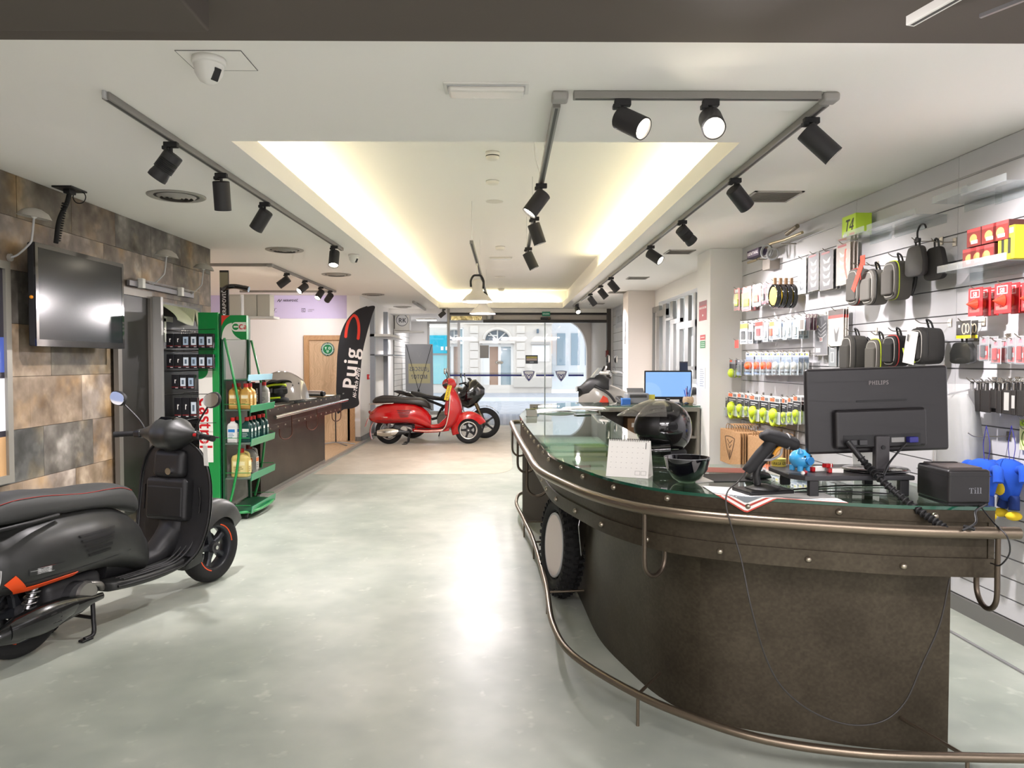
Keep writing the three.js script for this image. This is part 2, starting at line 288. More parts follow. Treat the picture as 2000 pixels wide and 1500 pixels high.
// ---------- right slat wall (turned a little) ----------
const WA = Math.atan(0.0384), WX = 2.8905;
const wr = structGroup('wall_right'); wr.position.set(WX, 0, 0); wr.rotation.y = WA;
const wallN = V(-Math.cos(WA), 0, Math.sin(WA));
function onWall(px, py, off = 0) { // pixel -> point in the wall's own axes, off metres in front of its face
  const o = V(WX, 0, 0).addScaledVector(wallN, off), d = rayOf(px, py), t = o.clone().sub(camera.position).dot(wallN) / d.dot(wallN);
  return wr.worldToLocal(camera.position.clone().addScaledVector(d, t));
}
const wallW = (l) => V(l.x, l.y, l.z).applyAxisAngle(V(0, 1, 0), WA).add(V(WX, 0, 0));
wr.updateMatrixWorld(true);
{
  const far = -8.1;
  obj('backing', span(0.012, 0.2, 0, CEIL, far, 6.2), grooveMat, wr);
  const joints = [far]; { const j = onWall(1873, 330).z; for (let z = j - 2.4; z < 6.2; z += 1.2) if (z > far + 0.1) joints.push(z); } joints.push(6.2);
  const edges = [0.1, 0.21, 0.32, 0.43, 0.54, 0.65, 0.76, 0.87, 0.98]; for (let y = 1.135; y < 2.6; y += 0.1615) edges.push(y); edges.push(CEIL);
  for (let j = 0; j + 1 < joints.length; j++) for (let i = 0; i + 1 < edges.length; i++) {
    const y0 = edges[i] + 0.004, y1 = edges[i + 1] - 0.004;
    obj('slat', span(0, 0.013, y0, y1, joints[j] + 0.0015, joints[j + 1] - 0.0015), slatMat, wr);
  }
  obj('top_trim', rb(0.006, 0.012, 6.2 - far, 0.002, -0.003, edges[edges.length - 2], (6.2 + far) / 2), MAT.alu, wr);
  obj('skirting', span(-0.01, 0.013, 0, 0.095, far, 6.2), std(0x6f6f6c, 0.6), wr);
}
{ const tr = struct('baseboard_right', rb(0.012, 0.012, 9.4, 0.003, 0, 0.006, 0), MAT.alu); tr.position.set(WX - 0.27, 0, 0); tr.position.add(V(0, 0, -3.0).applyAxisAngle(V(0, 1, 0), WA)); tr.rotation.y = WA; }
// pillar, window wall, second pillar, far right slats
struct('wall_pillar', [rb(0.9, CEIL, 0.55, 0.006, 2.23 + 0.45, CEIL / 2, -8.09 - 0.275)], MAT.wallWhite);
struct('wall_window', [span(2.6, 2.9, 0, 0.85, -12.9, -8.6), span(2.6, 2.9, 2.5, CEIL, -12.9, -8.6), span(2.6, 2.9, 0.85, 2.5, -8.9, -8.6), span(2.6, 2.9, 0.85, 2.5, -12.9, -12.6)], MAT.wallWhite);
struct('wall_pillar', [rb(0.8, CEIL, 0.55, 0.006, 2.13 + 0.4, CEIL / 2, -12.9 - 0.275)], wallPink);
{
  const w = structGroup('wall_far_right');
  obj('backing', span(2.52, 2.9, 0, CEIL, -17.5, -13.4), grooveMat, w);
  for (let y = 0; y < CEIL - 0.1; y += 0.195) obj('slat', span(2.507, 2.52, y + 0.006, Math.min(y + 0.189, CEIL), -17.35, -13.45), slatMat, w);
}
// frosted window with steel bars of stepped height
{
  const w = structGroup('window_1');
  obj('frosted_pane', span(2.74, 2.75, 0.85, 2.5, -12.6, -8.9), phys(0xf4f7f8, 0.9, 0, { transmission: 0.6, thickness: 0 }), w);
  const bar = std(0x8f8f8e, 0.42, 0.6), B = (pxa, pxb, ya, yb) => { const a = atX(pxa, 700, 2.58), b = atX(pxb, 700, 2.58), t = atX((pxa + pxb) / 2, ya, 2.58), u = atX((pxa + pxb) / 2, yb, 2.58); return span(2.555, 2.605, t.y, u.y, a.z, b.z); };
  for (const [a, b, t, u] of [[1273, 1277.5, 603, 735], [1284, 1290, 612, 735], [1297, 1303, 594, 735], [1311, 1316.5, 589, 620], [1312, 1318, 631, 735], [1325, 1331, 584, 629], [1324, 1330, 642, 740], [1340, 1347, 578, 740], [1357, 1361, 572, 740]]) obj('bar', B(a, b, t, u), bar, w);
  for (const [a, b, t, u] of [[1273, 1290, 600, 610], [1284, 1303, 606, 618], [1297, 1318, 621, 626], [1312, 1331, 623, 632], [1324, 1361, 628, 641], [1324, 1361, 715, 722]]) obj('crossbar', B(a, b, t, u).translate(-0.004, 0, 0), bar, w);
}
// the light court behind the frosted window is open to the sky
struct('wall_court', [span(4.0, 4.1, -1, 4.5, -13.5, -8)], MAT.wallWhite);
// ---------- room behind the photographer ----------
struct('wall_rear', [span(-3.6, 3.6, 0, CEIL, 6.2, 6.4)], MAT.wallWhite);

// ---------- shop front ----------
const GZ = -17.4, gx0 = atZ(877, 700, 17.4).x, gx1 = atZ(1186, 700, 17.4).x, gTop = atZ(1000, 629, 17.4).y;
{
  const f = structGroup('window_2'); const steelF = std(0x8d8a86, 0.3, 0.8), dk = std(0x3a3836, 0.4, 0.5);
  obj('glass_pane', span(gx0 + 0.02, atZ(1063, 700, 17.4).x, 0.01, gTop - 0.01, GZ - 0.006, GZ + 0.006), MAT.glass, f);
  obj('glass_pane', span(atZ(1065, 700, 17.4).x, gx1 - 0.02, 0.01, gTop - 0.01, GZ - 0.006, GZ + 0.006), MAT.glass, f);
  obj('post', span(gx0 - 0.04, gx0 + 0.02, 0, CEIL, GZ - 0.04, GZ + 0.04), steelF, f);
  obj('post', span(gx1 - 0.02, gx1 + 0.08, 0, CEIL, GZ - 0.05, GZ + 0.05), std(0x4f4a46, 0.5, 0.3), f);
  obj('door_edge', span(atZ(1063, 700, 17.4).x, atZ(1065.5, 700, 17.4).x, 0.01, gTop, GZ - 0.012, GZ + 0.012), std(0xb8c4c8, 0.2, 0.2), f);
  obj('door_rail', span(atZ(944, 700, 17.4).x, gx1, gTop - 0.015, gTop + 0.05, GZ - 0.05, GZ + 0.07), dk, f);
  obj('upper_panel', span(gx0, gx1, gTop + 0.05, CEIL - 0.12, GZ - 0.08, GZ - 0.02), std(0xb2aca4, 0.45, 0.2), f);
  obj('head_rail', span(gx0, gx1, CEIL - 0.14, CEIL - 0.09, GZ - 0.03, GZ + 0.03), dk, f);
  obj('soffit', span(gx0, gx1, CEIL - 0.09, CEIL, GZ - 0.08, GZ + 0.02), MAT.ceiling, f);
  obj('foil_panel', span(gx0 + 0.05, atZ(941, 700, 17.4).x, gTop + 0.04, CEIL - 0.17, GZ - 0.02, GZ + 0.015), metres(new THREE.MeshStandardMaterial({ color: 0xc7b98a, metalness: 0.9, roughness: 0.25, bumpMap: dataTex(128, (u, v) => { const k = 128 + fbmT(u, v, 4, 3, 5) * 200; return [k, k, k]; }, 0.5, false), bumpScale: 0.03 })), f);
  obj('cylinder_housing', rod([atZ(957, 700, 17.4).x, gTop + 0.06, GZ + 0.04], [atZ(957, 700, 17.4).x, CEIL - 0.16, GZ + 0.04], 0.085), MAT.alu, f);
  struct('trim_2', [span(gx1 + 0.08, 2.56, 0, CEIL, GZ - 0.1, GZ + 0.02)], MAT.wallWhite);
  const rp = atZ(1186, 690, 17.3); const fa = thing('fire_bell', 'small dark red alarm unit on the door post', 'alarm', [rp.x, 1.68, -17.33]); obj('housing', rb(0.07, 0.16, 0.06, 0.012, 0, 0, 0), std(0x6a1a18, 0.4), fa); obj('cable', tube([[0, 0.08, 0], [0.01, 0.5, 0], [0.0, 0.95, 0]], 0.012), std(0x55504c, 0.5), fa);
  // decals on the glass
  const dec = (name, label, cat, px, py, w, h, draw, cw = 256, ch = 256, group) => { const p = atZ(px, py, 17.38); return tag(obj(name, new THREE.PlaneGeometry(w, h).translate(p.x, p.y, GZ + 0.012), new THREE.MeshStandardMaterial({ map: canvasTex(cw, ch, draw), transparent: true, roughness: 0.5 })), label, cat, group); };
  const navy = '#14237e';
  const stripe = (pa, pb, l) => { const a = atZ(pa, 733, 17.38), b = atZ(pb, 733, 17.38); const s = thing('glass_stripe', l, 'decal', [0, 0, 0], 0, 'stripe decals on the glass front'); obj('wide_band', span(a.x, b.x, a.y - 0.022, a.y + 0.022, GZ + 0.008, GZ + 0.011), std(0x14237e, 0.5), s); obj('thin_band', span(a.x, b.x, a.y + 0.04, a.y + 0.052, GZ + 0.008, GZ + 0.011), std(0x1a1c2c, 0.5), s); };
  stripe(878, 1019, 'navy double stripe on the glass from the post to the shield emblem'); stripe(1047, 1082, 'short navy double stripe on the glass between the shield emblems'); stripe(1110, 1140, 'navy double stripe on the glass beside the grey shutter');
  const shield = (x) => { x.clearRect(0, 0, 256, 256); const tri = (s, c) => { x.fillStyle = c; x.beginPath(); x.moveTo(128 - 118 * s, 30 + (1 - s) * 60); x.quadraticCurveTo(128, 6 + (1 - s) * 66, 128 + 118 * s, 30 + (1 - s) * 60); x.quadraticCurveTo(128 + 96 * s, 150, 128, 128 + 122 * s); x.quadraticCurveTo(128 - 96 * s, 150, 128 - 118 * s, 30 + (1 - s) * 60); x.fill(); }; tri(1, '#f4f5f8'); tri(0.9, navy); tri(0.76, '#eef0f5'); x.strokeStyle = navy; x.lineWidth = 15; x.beginPath(); x.moveTo(66, 84); x.quadraticCurveTo(100, 170, 128, 214); x.quadraticCurveTo(156, 170, 190, 84); x.moveTo(96, 92); x.lineTo(128, 132); x.lineTo(160, 92); x.stroke(); };
  dec('shield_decal', 'white and navy shield emblem on the sliding glass beside the poster', 'emblem', 1033, 734, 0.31, 0.29, shield, 256, 256, 'shield emblems on the glass');
  dec('shield_decal', 'white and navy shield emblem on the glass next to the grey shutter', 'emblem', 1096, 734, 0.31, 0.29, shield, 256, 256, 'shield emblems on the glass');
  dec('oval_sticker', 'oval Arai sticker on the glass front', 'sticker', 975, 708, 0.2, 0.09, (x) => { x.clearRect(0, 0, 256, 128); x.fillStyle = '#f2f2f2'; x.beginPath(); x.ellipse(128, 64, 118, 52, 0, 0, 7); x.fill(); x.lineWidth = 8; x.strokeStyle = '#222'; x.stroke(); text(x, 'Arai', 128, 66, 70, '#1a1a1a', 'serif', 'italic bold'); }, 256, 128);
  dec('notice_poster', 'dark notice with a yellow band stuck on the glass', 'poster', 1038.5, 702, 0.29, 0.2, (x) => { x.fillStyle = '#3c434c'; x.fillRect(0, 0, 256, 180); x.fillStyle = '#d8cf6a'; x.fillRect(18, 30, 220, 34); x.fillStyle = '#b9aaa4'; x.fillRect(18, 70, 220, 44); text(x, 'VENDEMOS TU MOTO', 128, 48, 20, '#39404a'); x.fillStyle = '#c9d4de'; x.fillRect(86, 140, 84, 12); }, 256, 180);
  dec('grey_sheet', 'plain grey square sheet stuck on the glass', 'sheet', 946, 687, 0.21, 0.3, (x) => { x.fillStyle = '#8f8f90'; x.fillRect(0, 0, 64, 64); }, 64, 64);
}
// exit sign and sensor above the glass door
{ const p = atZ(1066.5, 613, 17.3); const s = thing('exit_sign', 'green SALIDA exit sign above the glass entrance', 'sign', [p.x, p.y, -17.28]); obj('housing', rb(0.19, 0.1, 0.03, 0.005), std(0x2f7a63, 0.5), s);
  obj('print', new THREE.PlaneGeometry(0.18, 0.09).translate(0, 0, 0.017), print(256, 128, (x) => { x.fillStyle = '#1d8a6a'; x.fillRect(0, 0, 256, 128); text(x, 'SALIDA', 128, 66, 62, '#eafff6'); }), s); obj('stem', rod([0, 0.05, 0], [0, 0.07, 0], 0.008), MAT.white, s);
  const q = atZ(1065.5, 622, 17.3); const d = thing('door_sensor', 'black door motion sensor below the exit sign', 'sensor', [q.x, q.y, -17.3]); obj('casing', rb(0.235, 0.055, 0.06, 0.012), MAT.black, d); obj('lens', sph(0.012, 0.08, 0, 0.03), std(0xa06010, 0.3), d); }
// display bay left of the entrance
const BAYZ = -21;
struct('wall_bay', [span(-2.72, gx0, 2.62, CEIL, BAYZ - 0.1, -17.4), span(-2.71, -2.2, 0, 2.62, BAYZ - 0.1, BAYZ), span(gx0 - 0.06, gx0 + 0.04, 0, 2.62, BAYZ - 0.1, BAYZ + 0.02)], MAT.wallWhite);
struct('floor', span(-2.9, gx0 + 0.1, -0.2, 0.0, -21.1, -17.56), creamMat);
{ const w = structGroup('window_3'); obj('glass_pane', span(-2.2, gx0 - 0.06, 0.1, 2.62, BAYZ - 0.01, BAYZ), MAT.glass, w); obj('frame', [span(-2.2, -2.14, 0.0, 2.62, BAYZ - 0.03, BAYZ + 0.03), span(-2.14, gx0 - 0.06, 2.56, 2.62, BAYZ - 0.03, BAYZ + 0.03), span(-2.14, gx0 - 0.06, 0, 0.1, BAYZ - 0.03, BAYZ + 0.03)], std(0x9b9995, 0.4, 0.4), w);
  obj('glass_pane', span(gx0 - 0.01, gx0 + 0.005, 0.05, 2.62, BAYZ, GZ - 0.05), MAT.glass, w); }
// ---------- outside ----------
const pave = metres(new THREE.MeshStandardMaterial({ map: dataTex(256, (u, v) => { const k = fbmT(u, v, 8, 3, 2) * 24; return [168 + k, 170 + k, 176 + k]; }, 1.5), roughness: 0.8 }));
const facade = std(0xd6cec4, 0.9), facadeLine = std(0xb4aea8, 0.9);
const SY = 0.1;
{
  const rg = structGroup('floor_ramp'); rg.userData.kind = 'structure';
  obj('slab', span(gx0, 2.9, -0.2, 0.0, -21.2, -17.56), std(0x8e95a3, 0.7), rg);
  for (let i = 0; i < 22; i++) { const x = gx0 + 0.75 + i * 0.085; obj('strip', span(x, x + 0.078, 0, 0.006, -21.0, -17.65), i % 2 ? std(0x8a92a2, 0.6) : std(0x99a0ad, 0.6), rg); }
  obj('light_strip', span(gx0 + 0.55, gx0 + 0.6, 0, 0.012, -20.9, -17.7), std(0xd5dade, 0.4), rg);
  struct('wall_vestibule', [span(2.42, 2.55, 0, 2.75, -21, -17.5), span(gx0, 2.55, 2.6, 2.75, -21.2, -17.48)], std(0xc0b8ac, 0.85));
  const sh = new THREE.Shape(); const ax = 2.3; sh.moveTo(ax, 0); sh.lineTo(ax, 1.75); sh.quadraticCurveTo(ax - 0.02, 2.45, ax - 0.5, 2.62); sh.lineTo(2.6, 2.62); sh.lineTo(2.6, 0);
  struct('wall_arch', new THREE.ExtrudeGeometry(sh, { depth: 0.3, bevelEnabled: false, curveSegments: 10 }).translate(0, 0, -21.2), std(0xd6d0c8, 0.9));
  const mt = thing('door_mat', 'black door mat in front of the glass entrance', 'mat', [atY(1015, 836, 0).x + 0.12, 0, -16.95]); obj('pile', rb(0.75, 0.012, 0.7, 0.004, 0.3, 0.006, 0), MAT.rubber, mt);
  struct('ground', [span(-14, 16, -0.5, SY - 0.12, -28.5, -21.2), span(-14, 16, -0.5, SY, -33, -28.5)], pave);
  struct('kerb', span(-14, 16, SY - 0.12, SY + 0.02, -28.499, -28.3), std(0xe6e8ea, 0.8));
}
{
  const D = 33, R = (pa, pb, ya, yb, z0, z1) => { const a = atZ(pa, yb, D), b = atZ(pb, ya, D); return span(a.x, b.x, a.y, b.y, -D + z0, -D + z1); };
  const b = thing('townhouse', 'pale stone townhouse across the street with an arched doorway', 'building', [0, 0, 0]);
  const wall = new THREE.Shape(); const A = atZ(876, 760, D), Bq = atZ(1078, 500, D); wall.moveTo(A.x, 0); wall.lineTo(Bq.x, 0); wall.lineTo(Bq.x, 8); wall.lineTo(A.x, 8);
  const hole = (pts) => wall.holes.push(new THREE.Path(pts.map(([px, py]) => { const p = atZ(px, py, D); return new THREE.Vector2(p.x, Math.max(p.y, 0.02)); })));
  const arch = []; for (let i = 0; i <= 16; i++) { const a = Math.PI * i / 16; arch.push([971.5 - Math.cos(a) * 24, 665 - Math.sin(a) * 21]); }
  hole([[938, 752], [938, 671], [1003, 671], [1003, 752]]); hole(arch); hole([[881, 755], [881, 640], [906, 640], [906, 755]]);
  obj('wall', new THREE.ExtrudeGeometry(wall, { depth: 0.35, bevelEnabled: false }).translate(0, 0, -D - 0.35), facade, b);
  obj('backing', R(878, 1010, 640, 760, -1.6, -1.5), std(0x6a5d52, 0.9), b);
  for (const [pa, pb] of [[918, 934], [1009, 1025]]) for (let k = 0; k < 7; k++) obj('quoin', R(pa, pb, 636 + k * 16.5, 651 + k * 16.5, 0, 0.08), facade, b);
  obj('quoin', R(906, 1080, 600, 633, 0, 0.1), facade, b);
  obj('cornice', R(936, 1006, 666, 671, 0, 0.15), facade, b);
  obj('arch_moulding', tube(arch.map(([px, py]) => { const p = atZ(px + (px - 971.5) * 0.1, py - 2, D); return [p.x, p.y, -D + 0.03]; }), 0.07, 30), facade, b);
  obj('fanlight', R(947, 996, 643, 666, -0.2, -0.18), phys(0x5a6a78, 0.1, 0, { clearcoat: 1 }), b);
  for (const [a, c] of [[[971.5, 665], [971.5, 645]], [[971.5, 665], [956, 650]], [[971.5, 665], [987, 650]], [[953, 655], [972, 655]]]) { const p = atZ(...a, D), q = atZ(...c, D); obj('glazing_bar', rod([p.x, p.y, -D - 0.12], [q.x, q.y, -D - 0.12], 0.03), MAT.white, b); }
  obj('door_frame', [R(938, 942, 672, 752, -0.25, -0.1), R(973, 978, 672, 752, -0.25, -0.1), R(998, 1003, 672, 752, -0.25, -0.1), R(942, 973, 671, 677, -0.25, -0.1), R(978, 998, 671, 677, -0.25, -0.1)], MAT.white, b);
  obj('door_leaf', R(956, 973, 677, 752, -0.24, -0.2), std(0x9a7a64, 0.6), b);
  obj('door_glass', R(978, 998, 677, 752, -0.24, -0.22), phys(0x8fa2aa, 0.12, 0, { clearcoat: 1 }), b);
  obj('side_panel', R(942, 956, 677, 752, -0.24, -0.2), std(0xe2e2e0, 0.5), b);
  obj('shop_window', R(882, 905, 642, 755, -0.2, -0.18), phys(0x9fb4ba, 0.1, 0, { clearcoat: 1 }), b);
  obj('window_frame', [R(881, 884, 640, 755, -0.2, -0.05), R(903, 906, 640, 755, -0.2, -0.05), R(884, 903, 667, 672, -0.2, -0.05)], MAT.white, b);
  for (let k = 0; k < 5; k++) { const p = 884 + k * 4; obj('curtain', R(p, p + 3, 674, 752, -0.5, -0.46), std([0xbcd8d6, 0x9fc4c4, 0xcde2e0][k % 3], 0.8), b); }
  obj('shutter_box', R(1037, 1074, 668, 673, 0, 0.15), facadeLine, b); obj('shutter', R(1039, 1073, 674, 706, 0, 0.04), std(0xf0eeea, 0.8), b);
  obj('plinth', R(1003, 1078, 738, 756, 0, 0.1), std(0xc9c2b8, 0.9), b); obj('wall_lamp', R(1048, 1052, 643, 651, 0, 0.3), std(0x5a6a78, 0.5), b);
  // neighbours on the same street
  const n = thing('corner_shop', 'shop across the street with a turquoise fascia sign', 'building', [0, 0, 0]);
  obj('wall', R(640, 873, 300, 776, -0.5, -0.1), facade, n); obj('fascia', R(700, 873, 655, 690, -0.1, 0.1), std(0x10a8c0, 0.5), n);
  for (const [px, w] of [[864, 5], [872, 3]]) obj('letter', R(px - w / 2, px + w / 2, 677, 684, 0.1, 0.14), MAT.white, n); obj('window', R(700, 873, 694, 750, -0.1, -0.05), phys(0x8fc8cc, 0.2, 0, { clearcoat: 1 }), n);
  const e = thing('side_house', 'grey house down the side street beyond the arch', 'building', [0, 0, 0]);
  obj('wall', [span(2.4, 9, 0, 8, -40, -39.6)], std(0xc3c8cc, 0.9), e); for (let k = 0; k < 4; k++) obj('window', span(2.75 + k * 0.75, 3.2 + k * 0.75, 1.3, 3.0, -39.6, -39.57), phys(0x6f8796, 0.15, 0, { clearcoat: 1 }), e);
  obj('awning', span(2.0, 2.4, 1.9, 2.9, -39.6, -38.2), std(0xd98a2c, 0.7), e); obj('shop_window', span(2.0, 2.4, 0.5, 1.8, -39.6, -38.2), std(0x5f5650, 0.5), e);
}
// ---------- tracks and spotlights ----------
const trackMat = std(0x8f8c88, 0.45, 0.35), slotMat = std(0x4a4846, 0.6), headMat = std(0x2b2a2c, 0.55), headRing = std(0x1d1c1e, 0.6), lensOff = std(0xb8b8b8, 0.2, 0.4), lensOn = glow(0xfff3dc, 9);
const TY = 2.7;
function rail(t, a, b) { // one straight run between two points, slot along its underside
  const A = vec(a), B = vec(b), L = A.distanceTo(B), dir = B.clone().sub(A), ang = Math.atan2(-dir.z, dir.x);
  const mid = A.clone().add(B).multiplyScalar(0.5);
  obj('rail', T(rb(L, 0.034, 0.036, 0.003), mid.x, mid.y, mid.z, 0, ang, 0), trackMat, t);
  obj('slot', T(bx(L - 0.02, 0.003, 0.014), mid.x, mid.y - 0.0165, mid.z, 0, ang, 0), slotMat, t);
}
const cap = (t, p) => obj('corner_joint', rb(0.075, 0.04, 0.075, 0.012, ...vec(p).toArray()), std(0x9a9793, 0.5), t);
{
  let t = thing('lighting_track', 'straight grey lighting track on the ceiling beside the stone wall', 'track', [0, 0, 0], 0, 'ceiling lighting tracks');
  const a = atY(206, 186, TY + 0.013), b = atY(668, 487, TY + 0.013); rail(t, a, b); obj('end_cap', rb(0.012, 0.036, 0.04, 0.002, a.x, a.y, a.z), MAT.lightGrey, t);
  t = thing('lighting_track', 'U shaped grey lighting track above the glass counter with cable at one arm', 'track', [0, 0, 0], 0, 'ceiling lighting tracks');
  rail(t, [0.24, TY, -3.5], [0.24, TY, -8.6]); rail(t, [0.31, TY + 0.012, -3.42], [1.44, TY + 0.012, -3.42]); rail(t, [1.5, TY + 0.012, -3.5], [1.5, TY + 0.012, -16.4]);
  cap(t, [0.25, TY + 0.009, -3.44]); cap(t, [1.49, TY + 0.009, -3.44]);
  for (const z of [-4.6, -6.6, -8.4]) obj('suspension_wire', rod([0.24, TY + 0.015, z], [0.24, RECESS, z], 0.0015), MAT.steel, t);
  obj('feed_cable', tube([[0.24, TY + 0.02, -5.0], [0.2, TY + 0.2, -5.02], [0.2, RECESS, -5.02]], 0.004), MAT.white, t);
  t = thing('lighting_track', 'L shaped grey lighting track above the dark service counter', 'track', [0, 0, 0], 0, 'ceiling lighting tracks');
  rail(t, [-4.6, TY + 0.013, -9.4], [-2.98, TY + 0.013, -9.4]); rail(t, [-2.95, TY + 0.013, -9.45], [-2.95, TY + 0.013, -12.95]); cap(t, [-2.96, TY + 0.009, -9.41]); rail(t, [-4.6, TY + 0.013, -12.95], [-3.0, TY + 0.013, -12.95]);
  t = thing('lighting_track', 'short suspended track in the ceiling recess carrying the pendant lamps', 'track', [0, 0, 0], 0, 'ceiling lighting tracks');
  rail(t, [-0.34, TY, -7.5], [-0.34, TY, -13.3]); for (const z of [-7.6, -10, -13.2]) obj('suspension_wire', rod([-0.34, TY + 0.015, z], [-0.34, RECESS, z], 0.0015), MAT.steel, t);
  t = thing('lighting_track', 'bare white track on the dark ceiling', 'track', [0, 0, 0], 0, 'ceiling lighting tracks');
  const c = atY(1777, 42, 2.7), d = atY(1862, -6, 2.7); rail(t, c, c.clone().addScaledVector(d.sub(c).normalize(), 0.5)); t.children[0].material = MAT.white;
  t = thing('perforated_duct', 'dark perforated duct edge on the dark ceiling', 'duct', [0, 0, 0]);
  obj('duct_skin', T(rb(0.5, 0.1, 1.6, 0.04), 2.12, 2.655, -1.55, 0, 0.5, 0), std(0x35322f, 0.7), t); { const r = bx(0.012, 0.012, 1.6); obj('rim', T(r, 2.12 - 0.22, 2.602, -1.55 - 0.14, 0, 0.5, 0), MAT.alu, t); }
}
function spotHead(p, dir, { ribbed = false, lit = true, power = 5, label, angle = 0.62, len = 0.165, glowing = false }) {
  p = [p[0], p[1] - 0.0045, p[2]];
  const t = thing('track_spotlight', label, 'spotlight', p, 0, 'black track spotlights');
  dir = vec(dir).normalize();
  obj('adapter', [rb(0.075, 0.03, 0.034, 0.004, 0, -0.013, 0), rb(0.03, 0.02, 0.036, 0.004, -0.03, -0.03, 0)], headRing, t);
  obj('stem', rod([0, -0.03, 0], [0, -0.085, 0], 0.009), headRing, t);
  const h = new THREE.Group(); h.name = 'head'; h.position.set(0, -0.085, 0).addScaledVector(dir, 0.055); h.quaternion.setFromUnitVectors(V(0, -1, 0), dir); t.add(h);
  const r = 0.052, prof = [[0, len / 2], [r - 0.004, len / 2], [r, len / 2 - 0.004]];
  if (ribbed) for (let k = 0; k < 8; k++) { const y = len / 2 - 0.04 - k * 0.009; prof.push([r, y], [r, y - 0.005], [r - 0.006, y - 0.005], [r - 0.006, y - 0.009]); }
  prof.push([r, -len / 2 + 0.02], [r, -len / 2], [r - 0.006, -len / 2], [r - 0.008, -len / 2 + 0.02]);
  obj('body', lathe(prof, 28), headMat, h);
  obj('lens', T(new THREE.CylinderGeometry(r - 0.008, r - 0.008, 0.004, 24), 0, -len / 2 + 0.012, 0), glowing || lit ? lensOn : lensOff, h);
  obj('knuckle', sph(0.016, 0, 0.02, 0), headRing, h).position.copy(dir.clone().applyQuaternion(h.quaternion.clone().invert()).multiplyScalar(-0.055)).add(V(0, -0.02, 0));
  if (lit) {
    const s = new THREE.SpotLight(NEUTRAL, power, 0, angle + 0.15, 1, 2); s.name = 'spot_lamp'; s.castShadow = true; s.shadow.radius = 2; s.position.set(0, -len / 2 - 0.004, 0); h.add(s);
    s.target.position.set(0, -3, 0); h.add(s.target); s.target.name = 'spot_aim';
  }
  return t;
}
const onTrackX = (px, x, y) => { const d = rayOf(px, 700); return [x, y, d.z * (x / d.x)]; };
{
  const L = (px, py) => { const p = atY(px, py, TY); return [p.x, TY - 0.002, p.z]; }, y = TY - 0.004;
  spotHead(L(334, 276), [-0.62, -0.78, -0.05], { ribbed: true, label: 'ribbed black spotlight aimed at the television', power: 5.0 });
  spotHead(L(432, 337), [-0.05, -0.95, -0.3], { label: 'black spotlight hanging straight down between two tilted ones on the stone wall track', power: 4.3, len: 0.18 });
  spotHead(L(517, 394), [-0.58, -0.8, -0.2], { label: 'black spotlight tilted to the wall lamps at the end of the stone wall', power: 5.0 });
  spotHead(L(653, 479), [0.02, -0.9, 0.42], { label: 'glowing black spotlight at the far end of the stone wall track', power: 5.0 });
  spotHead([atZ(1216, 205, 3.42).x, y, -3.42], [0.62, -0.5, 0.55], { label: 'glowing black spotlight on the front bar tilted towards the wall of goods', power: 5.0, angle: 0.7, len: 0.15 });
  spotHead([atZ(1388, 205, 3.42).x, y, -3.42], [-0.1, -0.55, 0.8], { label: 'glowing black spotlight on the front bar facing the dark ceiling side', power: 5.0, angle: 0.75, len: 0.15 });
  for (const [px, d, label, o] of [
    [1579, [0.6, -0.62, 0.14], 'large black spotlight nearest the corner joint aimed at the hanging bags', { len: 0.19, power: 6.0, angle: 0.85 }], [1433, [0.62, -0.6, -0.3], 'black spotlight beside the square ceiling grille aimed at the hanging bags', { power: 2.7 }],
    [1331, [0.66, -0.6, -0.3], 'ribbed black spotlight aimed at the white pillar', { ribbed: true, power: 2.7 }], [1270, [0.62, -0.55, 0.5], 'glowing black spotlight above the second desk', { power: 3.1 }],
    [1193, [0.62, -0.7, -0.1], 'first black spotlight of a row of three above the parked motorcycle', { power: 8.0 }], [1173, [0.6, -0.75, 0.05], 'middle black spotlight of a row of three above the parked motorcycle', { power: 8.0 }], [1153, [0.55, -0.7, -0.2], 'last black spotlight of a row of three, nearest the entrance', { power: 8.0 }], [1127, [0.1, -0.6, 0.75], 'glowing black spotlight at the entrance end of the track', { power: 3.2 }]])
    spotHead(onTrackX(px, 1.5, y), d, { ...o, label });
  for (const [px, d, label, o] of [[1057, [-0.55, -0.75, 0.1], 'black spotlight on the suspended arm tilted towards the stone wall', { len: 0.17 }], [1044, [0.32, -0.93, -0.05], 'black spotlight in the middle of the suspended arm', { len: 0.17 }], [1032, [0.4, -0.85, 0], 'black spotlight at the free end of the suspended arm', { len: 0.18 }]])
    spotHead(onTrackX(px, 0.24, TY - 0.016), d, { power: 4.0, ...o, label });
  for (const [px, d, label, o] of [[562, [-0.75, -0.55, 0.0], 'first black spotlight over the service counter tilted to the side wall', { power: 4.0 }], [597, [-0.5, -0.6, 0.62], 'second black spotlight over the service counter with its lens in view', { power: 4.0 }], [628, [-0.25, -0.62, 0.5], 'glowing black spotlight over the service counter', { power: 4.0 }], [646, [-0.45, -0.42, -0.5], 'last black spotlight over the service counter aimed at the lilac wall', { power: 1.5, angle: 0.9 }]])
    spotHead(onTrackX(px, -2.95, y), d, { ...o, label });
}
{ // glimpse of one more spotlight by the entrance post
  const p = atZ(867, 607, 17.0); spotHead([p.x, TY, p.z], [-0.7, -0.6, 0.1], { label: 'black spotlight left of the glass entrance shining into the display bay', power: 3.2 });
  const q = thing('track_stub', 'short grey track piece above the display bay', 'track', [p.x, TY + 0.012, p.z]); obj('rail', rb(0.2, 0.03, 0.034, 0.003), trackMat, q);
}
